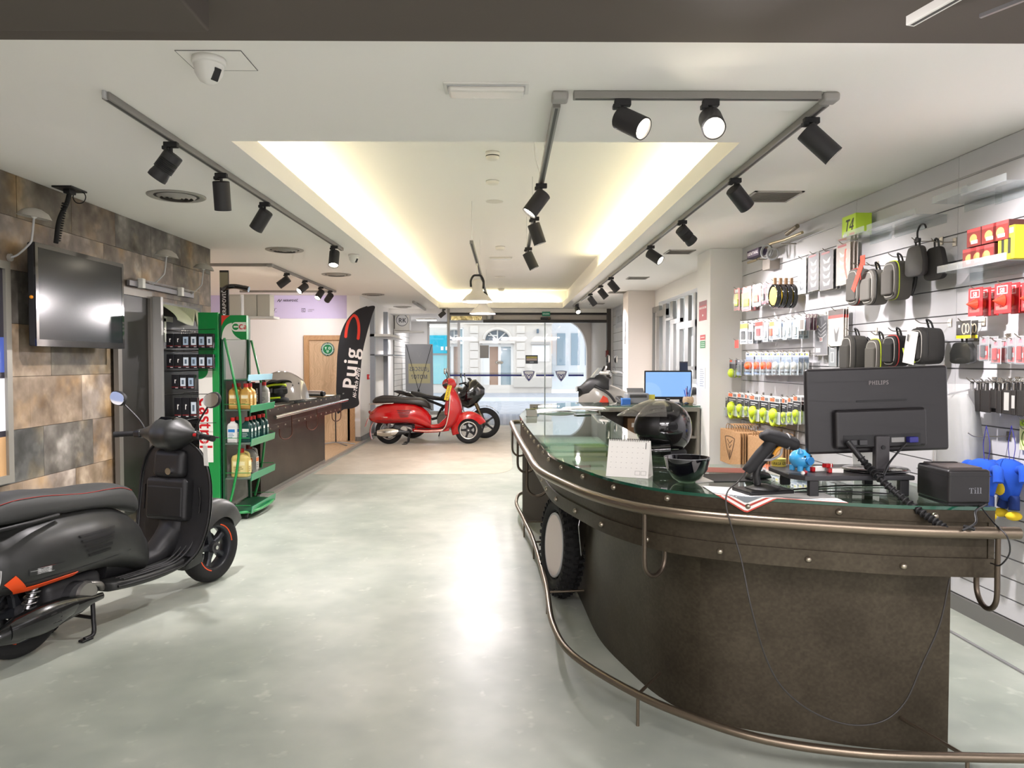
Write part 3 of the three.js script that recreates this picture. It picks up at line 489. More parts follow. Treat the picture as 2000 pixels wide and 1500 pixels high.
// pendants
function pendant(z, rimY, label) {
  const t = thing('pendant_lamp', label, 'pendant lamp', [-0.34, rimY, z], 0, 'white dome pendant lamps');
  const white = std(0xd2cdc6, 0.5), k = 1;
  obj('shade', lathe([[0.19, 0], [0.186, 0.012], [0.13, 0.075], [0.085, 0.105], [0.062, 0.14], [0.058, 0.25], [0.04, 0.27], [0, 0.272], [0, 0.262], [0.036, 0.26], [0.05, 0.24], [0.054, 0.14], [0.078, 0.1], [0.122, 0.07], [0.178, 0.008]], 36), white, t);
  obj('bulb', sph(0.05, 0, 0.07, 0), glow(0xfff4e2, 6), t);
  obj('bracket', [tube([[-0.075, 0.18, 0], [-0.075, 0.26, 0], [-0.04, 0.315, 0], [0, 0.32, 0]], 0.013), tube([[0.075, 0.16, 0], [0.075, 0.26, 0], [0.04, 0.315, 0], [0, 0.32, 0]], 0.013)], MAT.black, t);
  obj('suspension_rod', rod([0, 0.32, 0], [0, TY - 0.017 - rimY, 0], 0.006), MAT.steel, t);
  const l = new THREE.PointLight(NEUTRAL, 5, 0, 2); l.name = 'pendant_light'; l.position.set(0, 0.015, 0); l.shadow.radius = 2.2; l.castShadow = true; t.add(l);
}
pendant(-9.0, 2.22, 'white dome pendant lamp on the suspended track, the one over the open floor'); pendant(-11.1, 2.21, 'white dome pendant lamp on the suspended track, the one closer to the entrance');
// battens that light the room behind the photographer
for (const [x, z, l] of [[-2.1, 0.7, 'stone wall'], [0.4, 0.7, 'open floor'], [2.0, 0.7, 'slat wall'], [-2.1, 3.2, 'rear corner by the stone wall'], [0.4, 3.2, 'rear wall'], [2.0, 3.2, 'rear corner by the slat wall']]) {
  const t = thing('fluorescent_batten', 'white fluorescent batten on the dark ceiling over the ' + l, 'ceiling light', [x, 2.715, z], 0, 'fluorescent battens behind');
  obj('housing', rb(1.26, 0.06, 0.2, 0.01, 0, -0.03, 0), MAT.white, t); obj('diffuser', rb(1.2, 0.03, 0.14, 0.012, 0, -0.07, 0), glow(NEUTRAL, 6), t);
}
{ const t = thing('bay_luminaire', 'small lit ceiling luminaire inside the display bay', 'ceiling light', [-2.05, 2.62, -19.4]); obj('housing', rb(0.54, 0.04, 0.14, 0.008, 0, -0.02, 0), MAT.white, t); obj('diffuser', rb(0.5, 0.02, 0.1, 0.008, 0, -0.05, 0), glow(NEUTRAL, 4), t); }
// a bare batten on the ceiling of the display side
{ const a = atY(804, 588, 2.7), t = thing('ceiling_batten', 'slim grey unlit batten on the ceiling near the display bay', 'ceiling light', [a.x, 2.705, -16.2]); obj('housing', rb(0.05, 0.05, 2.2, 0.008), std(0x9c9a98, 0.5), t); }
// ---------- ceiling fittings ----------
{
  const ringMat = std(0xa39f98, 0.5, 0.1), dark = std(0x3d3a37, 0.6);
  for (const [px, py, l] of [[345, 383, 'nearest the television'], [556, 488, 'at the end of the stone wall'], [657, 536, 'before the lilac wall'], [729, 575, 'over the white shelving'], [786, 599, 'over the display bay']]) {
    const p = atY(px, py, CEIL - 0.002), t = thing('round_diffuser', 'round grey ceiling air diffuser ' + l, 'air vent', [p.x, CEIL, p.z], 0, 'round ceiling diffusers');
    obj('rim', lathe([[0.15, 0], [0.205, 0], [0.205, -0.006], [0.195, -0.012], [0.165, -0.008], [0.15, 0]], 40), ringMat, t);
    obj('throat', T(new THREE.CylinderGeometry(0.16, 0.16, 0.003, 40), 0, -0.0025, 0), dark, t);
    for (const r of [0.135, 0.1, 0.065]) obj('cone', lathe([[r - 0.022, -0.02], [r, -0.006], [r + 0.003, -0.006], [r - 0.018, -0.023]], 36), ringMat, t);
    obj('hub', lathe([[0, -0.022], [0.03, -0.02], [0.03, -0.003], [0, -0.003]], 24), ringMat, t);
  }
  for (const [px, py, w, l] of [[1506, 384, 0.36, 'by the slat wall'], [1327, 492, 0.3, 'beside the white pillar'], [1245, 543, 0.3, 'before the barred window'], [1205, 571, 0.3, 'over the second desk'], [1166, 593, 0.3, 'near the entrance']]) {
    const p = atY(px, py, CEIL - 0.002), t = thing('square_grille', 'square slatted ceiling grille ' + l, 'air vent', [p.x, CEIL, p.z], 0, 'square ceiling grilles');
    obj('frame', [bx(w, 0.008, 0.02, 0, -0.004, w / 2 - 0.01), bx(w, 0.008, 0.02, 0, -0.004, -w / 2 + 0.01), bx(0.02, 0.008, w, w / 2 - 0.01, -0.004, 0), bx(0.02, 0.008, w, -w / 2 + 0.01, -0.004, 0)], ringMat, t);
    obj('duct_back', bx(w - 0.03, 0.002, w - 0.03, 0, -0.002, 0), std(0x8f8a83, 0.6), t);
    for (let k = 0; k < 9; k++) obj('blade', bx(w - 0.04, 0.002, 0.016, 0, -0.008, -w / 2 + 0.035 + k * (w - 0.07) / 8, 0.3), ringMat, t);
  }
  const dome = (px, py, s, label) => { const p = atY(px, py, CEIL - 0.01), t = thing('dome_camera', label, 'camera', [p.x, CEIL, p.z], 0, 'white dome cameras'); obj('base', lathe([[0, 0], [0.062 * s, 0], [0.064 * s, -0.02 * s], [0.06 * s, -0.03 * s], [0, -0.03 * s]], 32), MAT.white, t); obj('dome', lathe([[0.056 * s, -0.028 * s], [0.052 * s, -0.06 * s], [0.035 * s, -0.088 * s], [0.012 * s, -0.1 * s], [0, -0.101 * s]], 32), MAT.white, t); obj('lens', T(rb(0.014 * s, 0.05 * s, 0.03 * s, 0.004), 0.034 * s, -0.07 * s, 0.02 * s, 0, -0.5, -0.5), MAT.black, t); return p; };
  dome(408, 118, 1.05, 'white dome security camera beside the access panel near the dark ceiling'); dome(691, 499, 1, 'white dome security camera past the end of the stone wall track');
  { const p = atY(425, 118, CEIL - 0.001), t = thing('access_panel', 'thin outline of a square access panel around the dome camera', 'ceiling panel', [p.x, CEIL - 0.002, p.z]); obj('panel_plate', bx(0.26, 0.003, 0.2), MAT.ceiling, t); obj('edge', [bx(0.262, 0.002, 0.002, 0, -0.001, 0.1), bx(0.262, 0.002, 0.002, 0, -0.001, -0.1), bx(0.002, 0.002, 0.2, 0.13, -0.001, 0), bx(0.002, 0.002, 0.2, -0.13, -0.001, 0)], slotMat, t); }
  const emerg = (px, py, y, label) => { const p = atY(px, py, y - 0.015), t = thing('emergency_light', label, 'emergency light', [p.x, y, p.z], 0, 'emergency lights'); obj('plate', rb(0.38, 0.006, 0.14, 0.003, 0, -0.003, 0), MAT.white, t); const lens = rb(0.34, 0.03, 0.1, 0.014, 0, -0.019, 0, 0, 0, 0, 3); obj('lens', lens, phys(0xd9d6cf, 0.35, 0, { clearcoat: 0.5 }), t); obj('lens_rim', [rb(0.35, 0.006, 0.108, 0.003, 0, -0.008, 0)], MAT.lightGrey, t); };
  emerg(950, 178, CEIL, 'oblong white emergency light on the flat ceiling'); emerg(978, 504, RECESS, 'oblong white emergency light in the ceiling recess');
  const disc = (name, px, py, y, r, h, label, cat) => { const p = atY(px, py, y - h / 2), t = thing(name, label, cat, [p.x, y, p.z]); obj('base', lathe([[0, 0], [r, 0], [r, -h * 0.4], [r * 0.97, -h * 0.45], [0, -h * 0.45]], 28), MAT.white, t); obj('cover', lathe([[r * 0.97, -h * 0.45], [r * 0.9, -h * 0.85], [r * 0.6, -h], [0, -h]], 28), std(0xdedad0, 0.5), t); return t; };
  { const s = disc('smoke_detector', 962, 305, RECESS, 0.055, 0.06, 'white smoke detector nearest the front edge of the recess', 'detector'); obj('vent_ring', lathe([[0.053, -0.028], [0.054, -0.03], [0.053, -0.036]], 28), MAT.darkGrey, s); }
  disc('smoke_detector', 962, 357, RECESS, 0.06, 0.03, 'flat white detector base behind the smoke detector', 'detector'); disc('ceiling_speaker', 966, 394, RECESS, 0.09, 0.006, 'flat round white ceiling speaker', 'speaker');
  disc('smoke_detector', 977, 485, RECESS, 0.07, 0.05, 'white smoke detector beside the emergency light in the recess', 'detector'); disc('ceiling_speaker', 977, 541, RECESS, 0.1, 0.006, 'flat round white ceiling speaker near the entrance', 'speaker'); disc('smoke_detector', 979, 566, RECESS, 0.07, 0.05, 'white smoke detector at the entrance end of the recess', 'detector');
}
// ---------- the curved reception counter ----------
const texBrush = dataTex(256, (u, v) => { const k = fbmT(u, v, 5, 4, 3) * 26 + fbmT(u, v, 90, 2, 6) * 16; return [98 + k, 90 + k, 76 + k * 0.95]; }, 0.8);
const bronze = metres(new THREE.MeshStandardMaterial({ map: texBrush, color: 0xb2aea8, metalness: 0.58, roughness: 0.46 }));
const bronzeRail = std(0x7d7162, 0.36, 0.9), boltMat = std(0xa39a8a, 0.28, 0.9), glassEdge = phys(0x0e4a38, 0.1, 0, { clearcoat: 1 });
const topGlass = phys(0xeaf7f0, 0.015, 0, { transmission: 1, thickness: 0, ior: 1.5 });
const frontPts = [[1.69, 2.53], [1.39, 2.565], [1.11, 2.65], [0.82, 2.765], [0.622, 2.9], [0.455, 3.16], [0.345, 3.5], [0.255, 3.9], [0.215, 4.6], [0.165, 5.8], [0.132, 6.9]];
const frontC = curve(frontPts.map(([x, d]) => [x, 0, -d]));
const frontLen = frontC.getLength();
function alongFront(s, off = 0, y = 0) { const u = Math.min(Math.max(s / frontLen, 0), 1), p = frontC.getPointAt(u), t = frontC.getTangentAt(u); return V(p.x, y, p.z).add(V(t.z, 0, -t.x).normalize().multiplyScalar(off)); }
{ const p = alongFront(1, 0.1), q = alongFront(1, 0); if (p.z < q.z) throw new Error('counter offset points inwards'); }
function bandAlong(s0, s1, off0, off1, y0, y1, n = 60) { const rings = []; for (let i = 0; i <= n; i++) { const s = s0 + (s1 - s0) * i / n; rings.push([alongFront(s, off1, y1), alongFront(s, off1, y0), alongFront(s, off0, y0), alongFront(s, off0, y1)]); } return toCreasedNormals(loft(rings), 0.6); }
{
  const t = thing('reception_counter', 'large curved bronze metal reception counter with glass top and rails', 'counter');
  obj('body', [bandAlong(0.02, frontLen - 0.1, -0.3, -0.26, 0.0, 0.76)], bronze, t);
  obj('end_panel', span(1.66, 1.69, 0, 0.76, -3.55, -2.8), bronze, t);
  obj('band', bandAlong(0, frontLen, -0.03, -0.008, 0.755, 0.985, 80), bronze, t);
  obj('band_floor', bandAlong(0, frontLen, -0.3, -0.03, 0.755, 0.77, 60), bronze, t);
  obj('upper_strip', bandAlong(0, frontLen, -0.01, -0.002, 0.943, 0.985, 80), bronze, t);
  obj('lower_strip', bandAlong(0, frontLen, -0.01, 0.0, 0.752, 0.818, 80), bronze, t);
  obj('end_band', span(1.67, 1.692, 0.755, 0.985, -3.58, -2.535), bronze, t);
  obj('rear_panel', [span(0.86, 1.69, 0, 0.985, -3.58, -3.55), span(0.86, 0.89, 0, 0.985, -8.0, -3.55), span(0.16, 0.89, 0, 0.985, -6.97, -6.92)], std(0x6d675e, 0.6), t);
  // display deck below the glass
  const deck = [[1.66, 2.6], [1.11, 2.71], [0.83, 2.83], [0.66, 2.96], [0.5, 3.22], [0.39, 3.55], [0.3, 3.93], [0.25, 4.7], [0.17, 6.88], [0.86, 6.9], [0.86, 3.56], [1.66, 3.56]].map(([x, d]) => [x, d]);
  const dk = ext(deck, 0.016); dk.rotateX(-Math.PI / 2); obj('display_deck', dk.translate(0, 0.79, 0), std(0xd6d9d0, 0.6), t);
  for (const y of [0.964, 0.785]) for (let s = 0.2 + (y < 0.9 ? 0.1 : 0); s < frontLen - 0.1; s += 0.31) { const p = alongFront(s, 0.001, y); obj('bolt', sph(0.0125, p.x, p.y, p.z, [1, 1, 1], 14), boltMat, t); }
  const rp = []; for (let i = 0; i <= 40; i++) rp.push(alongFront(frontLen * i / 40, 0.075, 0.925)); rp[0].x += 0.04;
  obj('hand_rail', tube(rp, 0.021, 160, 18), bronzeRail, t);
  const far = rp[40]; obj('hand_rail_end', tube([far, far.clone().add(V(0.01, 0, -0.1)), far.clone().add(V(0.06, 0, -0.16)), far.clone().add(V(0.12, 0, -0.16))], 0.0195, 20, 14), bronzeRail, t);
  for (const px of [[0.03, 0], [1.18, 0], [3.0, 0], [4.0, 0], [5.0, 0]]) {
    const s = px[0], a = alongFront(s, 0.075, 0.915), inn = alongFront(s, -0.075, 0).sub(alongFront(s, 0.075, 0)).normalize(), P = (k, y) => a.clone().addScaledVector(inn, k).setY(y), pts = [P(0, 0.915), P(0, 0.8)];
    for (let i = 0; i <= 8; i++) { const w = Math.PI * i / 8; pts.push(P(0.065 - Math.cos(w) * 0.065, 0.715 - Math.sin(w) * 0.065)); } pts.push(P(0.13, 0.757));
    obj('hook_bracket', tube(pts, 0.0092, 50, 10), std(0x5f554a, 0.4, 0.85), t);
  }
  const fp = [[0.5, 7.75], [0.2, 7.72], [0.11, 7.3], [0.16, 6.4], [0.21, 5.74], [0.248, 4.5], [0.25, 3.8], [0.31, 3.44], [0.545, 3.01], [0.712, 2.82], [0.936, 2.645], [1.24, 2.546], [1.644, 2.514], [2.05, 2.5]].map(([x, d]) => [x, 0.13, -d]);
  obj('foot_rail', tube(fp, 0.0165, 200, 14), bronzeRail, t);
  for (const [x, d, bx_, bd] of [[0.545, 3.01, 0.68, 3.22], [1.6, 2.516, 1.52, 2.8], [0.248, 4.37, 0.47, 4.4], [0.16, 6.3, 0.42, 6.32], [0.215, 5.6, 0.44, 5.62]]) obj('foot_rail_strut', [rod([x, 0.13, -d], [bx_, 0.13, -bd], 0.007), rod([x, 0, -d], [x, 0.12, -d], 0.007)], bronzeRail, t);
  // glass top in two panes, green cut edge
  const outer = []; for (let i = 0; i <= 60; i++) { const p = frontC.getPointAt(i / 60); outer.push([p.x, -p.z]); }
  const seamI = outer.findIndex(([, d]) => d > 3.9), front = [...outer.slice(0, seamI + 1), [0.9, 3.93], [0.9, 3.6], [1.69, 3.6]], side = [...outer.slice(seamI), [0.16, 7.25], [0.22, 7.9], [0.9, 7.9], [0.9, 3.935]];
  side[0] = [outer[seamI][0], outer[seamI][1] + 0.006];
  for (const [o, n] of [[front, 'glass_pane'], [side, 'glass_pane']]) { const g = ext(o, 0.012); g.rotateX(-Math.PI / 2); obj(n, g.translate(0, 0.9925, 0), topGlass, t); }
  obj('glass_edge', bandAlong(0, frontLen, 0.0005, 0.0025, 0.9865, 0.9985, 100), glassEdge, t);
  // pressed steel plate behind the wheel
  const pl = atY(1158, 1070, 0.5); obj('steel_plate', T(ext([[0, -0.13], [0.045, -0.05], [0.05, 0.1], [0.0, 0.14], [-0.03, 0.05]], 0.006, 0.002), 0.44, 0.5, -4.28, 0, 0.9, 0), MAT.steel, t);
}
// knobbly wheel leaning on the counter side
{
  const t = thing('display_wheel', 'knobbly off-road motorcycle tyre with a plain white disc leaning on the counter', 'wheel', [0.335, 0, -4.72], 0);
  const R = 0.315, r = 0.056, w = new THREE.Group();
  const tor = new THREE.TorusGeometry(R - r, r, 18, 60); tor.scale(1, 1, 1.12);
  obj('tyre', tor, MAT.rubber, t);
  const knob = [];
  for (let i = 0; i < 40; i++) { const a = i / 40 * Math.PI * 2; for (const [zz, rr, tw] of [[0, R + 0.004, 0.026], [0.034, R - 0.008, 0.02], [-0.034, R - 0.008, 0.02], [0.056, R - 0.028, 0.018], [-0.056, R - 0.028, 0.018]]) { const aa = a + (zz ? 0.08 : 0); knob.push(T(new THREE.BoxGeometry(0.018, 0.026, tw), Math.sin(aa) * rr, Math.cos(aa) * rr, zz, 0, 0, -aa)); } }
  obj('tread_knobs', knob, MAT.rubber, t).userData.kind = 'stuff';
  obj('rim', [lathe([[R - 0.105, -0.03], [R - 0.085, -0.045], [R - 0.08, 0.045], [R - 0.105, 0.03], [R - 0.11, 0]], 48).rotateX(Math.PI / 2)], std(0x8f9192, 0.35, 0.5), t);
  obj('disc_cover', T(new THREE.CylinderGeometry(R - 0.125, R - 0.125, 0.012, 48), 0, 0, 0.045, Math.PI / 2), std(0xe0d6d2, 0.6), t);
  obj('disc_ring', T(new THREE.TorusGeometry(R - 0.118, 0.008, 8, 48), 0, 0, 0.045), MAT.lightGrey, t);
  for (const c of t.children) c.geometry.translate(0, R + 0.01, 0).rotateZ(0).rotateX(0);
  t.rotation.order = 'YXZ'; t.rotation.y = -1.36; t.rotation.x = -0.07;
}
// second desk: far arm of the counter, open shelves below a glass top
{
  const t = thing('second_desk', 'glass topped desk with open dark shelves beside the white pillar', 'desk'), m = std(0x8d887e, 0.55), z0 = -9.1, z1 = -8.42, x0 = 0.3, x1 = 2.215;
  obj('frame', [span(1.05, x1, 0.93, 0.975, z0, z1), span(1.05, 1.08, 0, 0.93, z0, z1), span(x1 - 0.03, x1, 0, 0.93, z0, z1), span(1.05, x1, 0, 0.05, z0, z1)], m, t);
  obj('back_panel', span(x0, x1, 0, 0.975, z0 - 0.02, z0), m, t);
  for (const y of [0.32, 0.62]) obj('shelf', span(1.08, x1 - 0.03, y, y + 0.02, z0, z1 - 0.03), m, t);
  obj('divider', span(1.62, 1.64, 0.05, 0.93, z0, z1 - 0.02), m, t);
  const top = ext([[x0, 8.1], [0.55, 7.95], [0.9, 7.95], [1.15, 8.4], [x1, 8.4], [x1, 9.1], [0.8, 9.1], [0.45, 8.75]], 0.012, 0); top.rotateX(-Math.PI / 2); obj('glass_top', top.translate(0, 0.9925, 0), topGlass, t);
  obj('glass_edge', span(1.15, x1, 0.987, 0.9985, -8.4, -8.396), glassEdge, t);
  obj('corner_body', span(0.42, 1.04, 0, 0.975, -9.05, -8.25), bronze, t);
}
// ---------- scooters ----------
const lerpTable = (tab, x, k) => { for (let i = 0; i + 1 < tab.length; i++) if (x <= tab[i + 1][0] || i + 2 === tab.length) { const a = tab[i], b = tab[i + 1], t = Math.min(1, Math.max(0, (x - a[0]) / (b[0] - a[0]))), s = t * t * (3 - 2 * t) * 0.4 + t * 0.6; return a[k] + (b[k] - a[k]) * s; } };
function loftX(tab, n = 26, seg = 32, e = 2.6, lift = 0.5) { const rings = [], x0 = tab[0][0], x1 = tab[tab.length - 1][0]; for (let i = 0; i <= n; i++) { const x = x0 + (x1 - x0) * (0.5 - Math.cos(Math.PI * i / n) / 2); rings.push(ringX(x, lerpTable(tab, x, 1), lerpTable(tab, x, 2), lerpTable(tab, x, 3), tab[0][4] !== undefined ? lerpTable(tab, x, 4) : e, seg, lift)); } return loft(rings.map((r) => r.slice().reverse())); }
function wheelParts(parent, x, { R = 0.235, w = 0.058, rimMat, tyreMat = MAT.rubber, stripe, spokes = 5, rimR = 0.152, lipMat }) {
  const g = new THREE.Group(); g.name = 'wheel'; g.position.set(x, R, 0); parent.add(g);
  const tp = [[rimR, -w * 0.8], [rimR + 0.012, -w * 0.95], [R - 0.035, -w], [R - 0.012, -w * 0.75], [R - 0.001, -w * 0.3], [R, 0], [R - 0.001, w * 0.3], [R - 0.012, w * 0.75], [R - 0.035, w], [rimR + 0.012, w * 0.95], [rimR, w * 0.8]];
  obj('tyre', lathe(tp, 48).rotateX(Math.PI / 2), tyreMat, g);
  obj('rim', lathe([[rimR + 0.002, -w * 0.8], [rimR - 0.004, -w * 0.86], [rimR - 0.016, -w * 0.7], [rimR - 0.024, -w * 0.3], [rimR - 0.026, 0], [rimR - 0.024, w * 0.3], [rimR - 0.016, w * 0.7], [rimR - 0.004, w * 0.86], [rimR + 0.002, w * 0.8]], 48).rotateX(Math.PI / 2), lipMat ?? rimMat, g);
  for (let k = 0; k < spokes; k++) { const a = k / spokes * Math.PI * 2 + 0.3, s = ext([[-0.026, 0.03], [0.026, 0.03], [0.017, rimR * 0.55], [0.022, rimR - 0.014], [-0.022, rimR - 0.014], [-0.017, rimR * 0.55]], 0.05, 0.008, 1); obj('spoke', s.rotateZ(a), rimMat, g); }
  obj('hub', [T(new THREE.CylinderGeometry(0.036, 0.036, w * 1.7, 20), 0, 0, 0, Math.PI / 2), T(new THREE.CylinderGeometry(0.016, 0.016, w * 1.9, 12), 0, 0, 0, Math.PI / 2)], MAT.darkGrey, g);
  obj('axle_nut', T(new THREE.CylinderGeometry(0.014, 0.014, w * 2.05, 6), 0, 0, 0, Math.PI / 2), MAT.chrome, g);
  obj('brake_disc', T(lathe([[0.05, 0], [0.1, 0], [0.1, 0.004], [0.05, 0.004]], 36).rotateX(Math.PI / 2), 0, 0, -w * 0.72), MAT.steel, g);
  if (stripe) { const arc = (a0, a1, s) => obj('rim_stripe', T(new THREE.TorusGeometry(rimR + 0.003, 0.0045, 6, 24, a1 - a0), 0, 0, s * w * 0.84, 0, 0, a0), stripe, g); for (const s of [-1, 1]) { arc(0.1, 1.3, s); arc(3.3, 4.4, s); } }
  return g;
}
function makeScooter(name, label, M) {
  const t = thing(name, label, 'scooter');
  // rear bodywork
  const body = [[-0.34, 0.43, 0.5, 0.03], [-0.3, 0.39, 0.57, 0.1], [-0.2, 0.36, 0.655, 0.185], [-0.05, 0.345, 0.705, 0.228], [0.12, 0.355, 0.722, 0.243], [0.3, 0.36, 0.72, 0.243], [0.44, 0.345, 0.7, 0.225], [0.56, 0.31, 0.655, 0.19], [0.66, 0.27, 0.585, 0.155], [0.73, 0.25, 0.49, 0.12]];
  const E = 2.5, LIFT = 0.42, bodyZ = (x, y) => { const y0 = lerpTable(body, x, 1), y1 = lerpTable(body, x, 2), w = lerpTable(body, x, 3), lo = y0 + (y1 - y0) * LIFT, s = Math.min(1, Math.abs(y - lo) / (y > lo ? y1 - lo : lo - y0)); return w * Math.pow(1 - Math.pow(s, E), 1 / E); };
  obj('rear_body', loftX(body, 34, 44, E, LIFT), M.paint, t);
  obj('rear_mudguard', sheet((u, v) => { const a = 2.55 + u * 1.1, r = 0.30 + u * 0.03, w = 0.075 - u * 0.02; return [Math.cos(a) * r + 0.0, 0.235 + Math.sin(a) * r * 0.95, (v * 2 - 1) * w]; }, 12, 6, 0.008), M.trim, t);
  // decal band on a side panel following the surface
  const onSide = (pts, nu, mat, nm, lift = 0.004, side = 1) => { const [A, B, C, D] = pts; return obj(nm, sheet((u, v) => { const x = (A[0] * (1 - u) + B[0] * u) * (1 - v) + (D[0] * (1 - u) + C[0] * u) * v, y = (A[1] * (1 - u) + B[1] * u) * (1 - v) + (D[1] * (1 - u) + C[1] * u) * v; return [x, y, side * (bodyZ(x, y) + lift)]; }, nu, 5, 0.003), mat, t); };
  for (const side of [1, -1]) for (let k = 0; k < 5; k++) { const y = 0.588 - k * 0.027, x0 = 0.20 + k * 0.012 - 0.03, x1 = 0.40 - k * 0.012; onSide(side > 0 ? [[x0, y], [x1, y + 0.004], [x1, y + 0.016], [x0 - 0.01, y + 0.012]] : [[x1, y + 0.004], [x0, y], [x0 - 0.01, y + 0.012], [x1, y + 0.016]], 8, M.vent, 'side_vent', 0.003, side); }
  if (M.decal) { onSide([[-0.20, 0.44], [-0.12, 0.37], [-0.085, 0.39], [-0.155, 0.475]], 5, M.decal, 'orange_decal'); onSide([[-0.12, 0.37], [0.17, 0.385], [0.175, 0.41], [-0.1, 0.4]], 10, M.decal, 'orange_decal'); onSide([[-0.1, 0.46], [0.075, 0.457], [0.075, 0.487], [-0.1, 0.49]], 8, M.script, 'script_badge', 0.004); onSide([[-0.285, 0.455], [-0.215, 0.44], [-0.21, 0.51], [-0.265, 0.535]], 5, M.sticker, 'data_sticker', 0.006); }
  else onSide([[-0.1, 0.46], [0.075, 0.457], [0.075, 0.487], [-0.1, 0.49]], 8, M.script, 'script_badge', 0.004);
  // crease line along the side panel
  for (const s of [1, -1]) obj('panel_seam', tube([-0.2, -0.05, 0.1, 0.25, 0.4, 0.52].map((x) => [x, 0.425 + x * 0.03, s * (bodyZ(x, 0.425 + x * 0.03) + 0.0005)]), 0.0025, 30, 6), M.vent, t);
  // seat
  const seatTab = [[-0.27, 0.715, 0.765, 0.07], [-0.22, 0.705, 0.815, 0.125], [-0.1, 0.7, 0.845, 0.15], [0.05, 0.7, 0.842, 0.158], [0.18, 0.698, 0.825, 0.16], [0.3, 0.695, 0.812, 0.162], [0.43, 0.68, 0.812, 0.155], [0.54, 0.66, 0.805, 0.14], [0.63, 0.635, 0.775, 0.115], [0.69, 0.61, 0.72, 0.085], [0.72, 0.6, 0.66, 0.04]];
  const seat = obj('seat', loftX(seatTab, 30, 40, 3.0, 0.4), M.seat, t);
  for (const s of [1, -1]) obj('stitching', tube(seatTab.slice(1, 9).map(([x, a, b, w]) => [x, a + (b - a) * 0.84, s * w * 0.86]), 0.002, 40, 6), M.stitch, seat);
  obj('grab_rail', [tube([[0.1, 0.715, 0.17], [-0.1, 0.71, 0.19], [-0.27, 0.7, 0.15], [-0.33, 0.7, 0.05], [-0.33, 0.7, -0.05], [-0.27, 0.7, -0.15], [-0.1, 0.71, -0.19], [0.1, 0.715, -0.17]], 0.011, 60, 10)], M.rail, t);
  obj('tail_lamp', rb(0.05, 0.08, 0.12, 0.02, -0.315, 0.545, 0, 0, 0, 0.5), phys(0x7a0a0a, 0.15, 0, { clearcoat: 1 }), t);
  for (const s of [1, -1]) obj('indicator', sph(0.028, -0.285, 0.545, s * 0.115, [1, 0.8, 0.7], 16), phys(0x8a2c10, 0.2, 0, { clearcoat: 1 }), t);
  obj('plate_holder', T(rb(0.008, 0.16, 0.18, 0.004), -0.375, 0.38, 0, 0, 0, -0.35), M.trim, t);
  // floor and spine
  obj('floorboard', loft(Array.from({ length: 13 }, (_, i) => { const x = 0.42 + i * 0.052, w = 0.165 + Math.sin(i / 12 * Math.PI) * 0.03, c = 0.02 * Math.pow(Math.abs(i - 5) / 6, 2); return ringX(x, 0.205 + c, 0.268 + c, w, 5, 28).reverse(); })), M.paint, t);
  obj('floor_spine', loftX([[0.45, 0.25, 0.52, 0.1], [0.56, 0.25, 0.38, 0.08], [0.7, 0.25, 0.335, 0.07], [0.85, 0.25, 0.345, 0.07], [0.97, 0.26, 0.45, 0.085], [1.05, 0.28, 0.6, 0.1]], 16, 24, 2.4), M.inner, t);
  for (const s of [1, -1]) for (let k = 0; k < 3; k++) obj('floor_rib', tube([[0.5, 0.272, s * (0.105 + k * 0.03)], [0.7, 0.271, s * (0.11 + k * 0.032)], [0.88, 0.277, s * (0.11 + k * 0.032)], [0.99, 0.34, s * (0.115 + k * 0.036)], [1.02, 0.4, s * (0.12 + k * 0.036)]], 0.006, 24, 6), M.rib, t);
  // leg shield
  const cen = [[0.98, 0.24], [1.13, 0.33], [1.225, 0.47], [1.25, 0.62], [1.215, 0.78], [1.15, 0.92], [1.09, 1.0]], edg = [[0.92, 0.24], [0.985, 0.32], [1.03, 0.47], [1.055, 0.63], [1.065, 0.79], [1.065, 0.92], [1.06, 0.99]], hw = [0.195, 0.245, 0.28, 0.285, 0.268, 0.21, 0.12];
  const cC = curve(cen.map(([x, y]) => [x, y, 0])), eC = curve(edg.map(([x, y], i) => [x, y, hw[i]])), sh = (u, v) => { const c = cC.getPoint(v), e = eC.getPoint(v), a = (u * 2 - 1), k = Math.pow(Math.abs(a), 1.9); return V(c.x + (e.x - c.x) * k, c.y + (e.y - c.y) * k, Math.sign(a) * e.z * Math.pow(Math.abs(a), 0.95)); };
  obj('leg_shield', sheet((u, v) => sh(1 - u, v), 24, 20, 0.012), M.paint, t);
  obj('inner_shield', sheet((u, v) => { const e = eC.getPoint(0.1 + v * 0.86), a = u * 2 - 1; return V(e.x + 0.012 - 0.02 * (1 - a * a), e.y, e.z * 0.95 * a); }, 12, 14, 0.006), M.inner, t);
  obj('glovebox', [rb(0.09, 0.27, 0.32, 0.03, 1.02, 0.63, 0, 0, 0, -0.06, 3)], M.inner, t);
  obj('glovebox_door', [rb(0.02, 0.19, 0.275, 0.012, 0.978, 0.62, 0, 0, 0, -0.06, 3)], M.trim, t);
  obj('upper_inner_panel', [rb(0.08, 0.18, 0.24, 0.04, 1.035, 0.85, 0, 0, 0, -0.1, 3)], M.inner, t);
  obj('ignition_lock', [rod([1.0, 0.81, 0.03], [0.975, 0.81, 0.03], 0.022)], MAT.chrome, t);
  for (const s of [1, -1]) obj('shield_edge', tube(Array.from({ length: 15 }, (_, i) => { const p = eC.getPoint(i / 14); return [p.x, p.y, s * p.z]; }), 0.0075, 50, 8), M.edge, t);
  for (const s of [1, -1]) obj('floor_edge', tube([[0.93, 0.245, s * 0.192], [0.8, 0.24, s * 0.197], [0.62, 0.24, s * 0.195], [0.45, 0.245, s * 0.18]], 0.0075, 20, 8), M.edge, t);
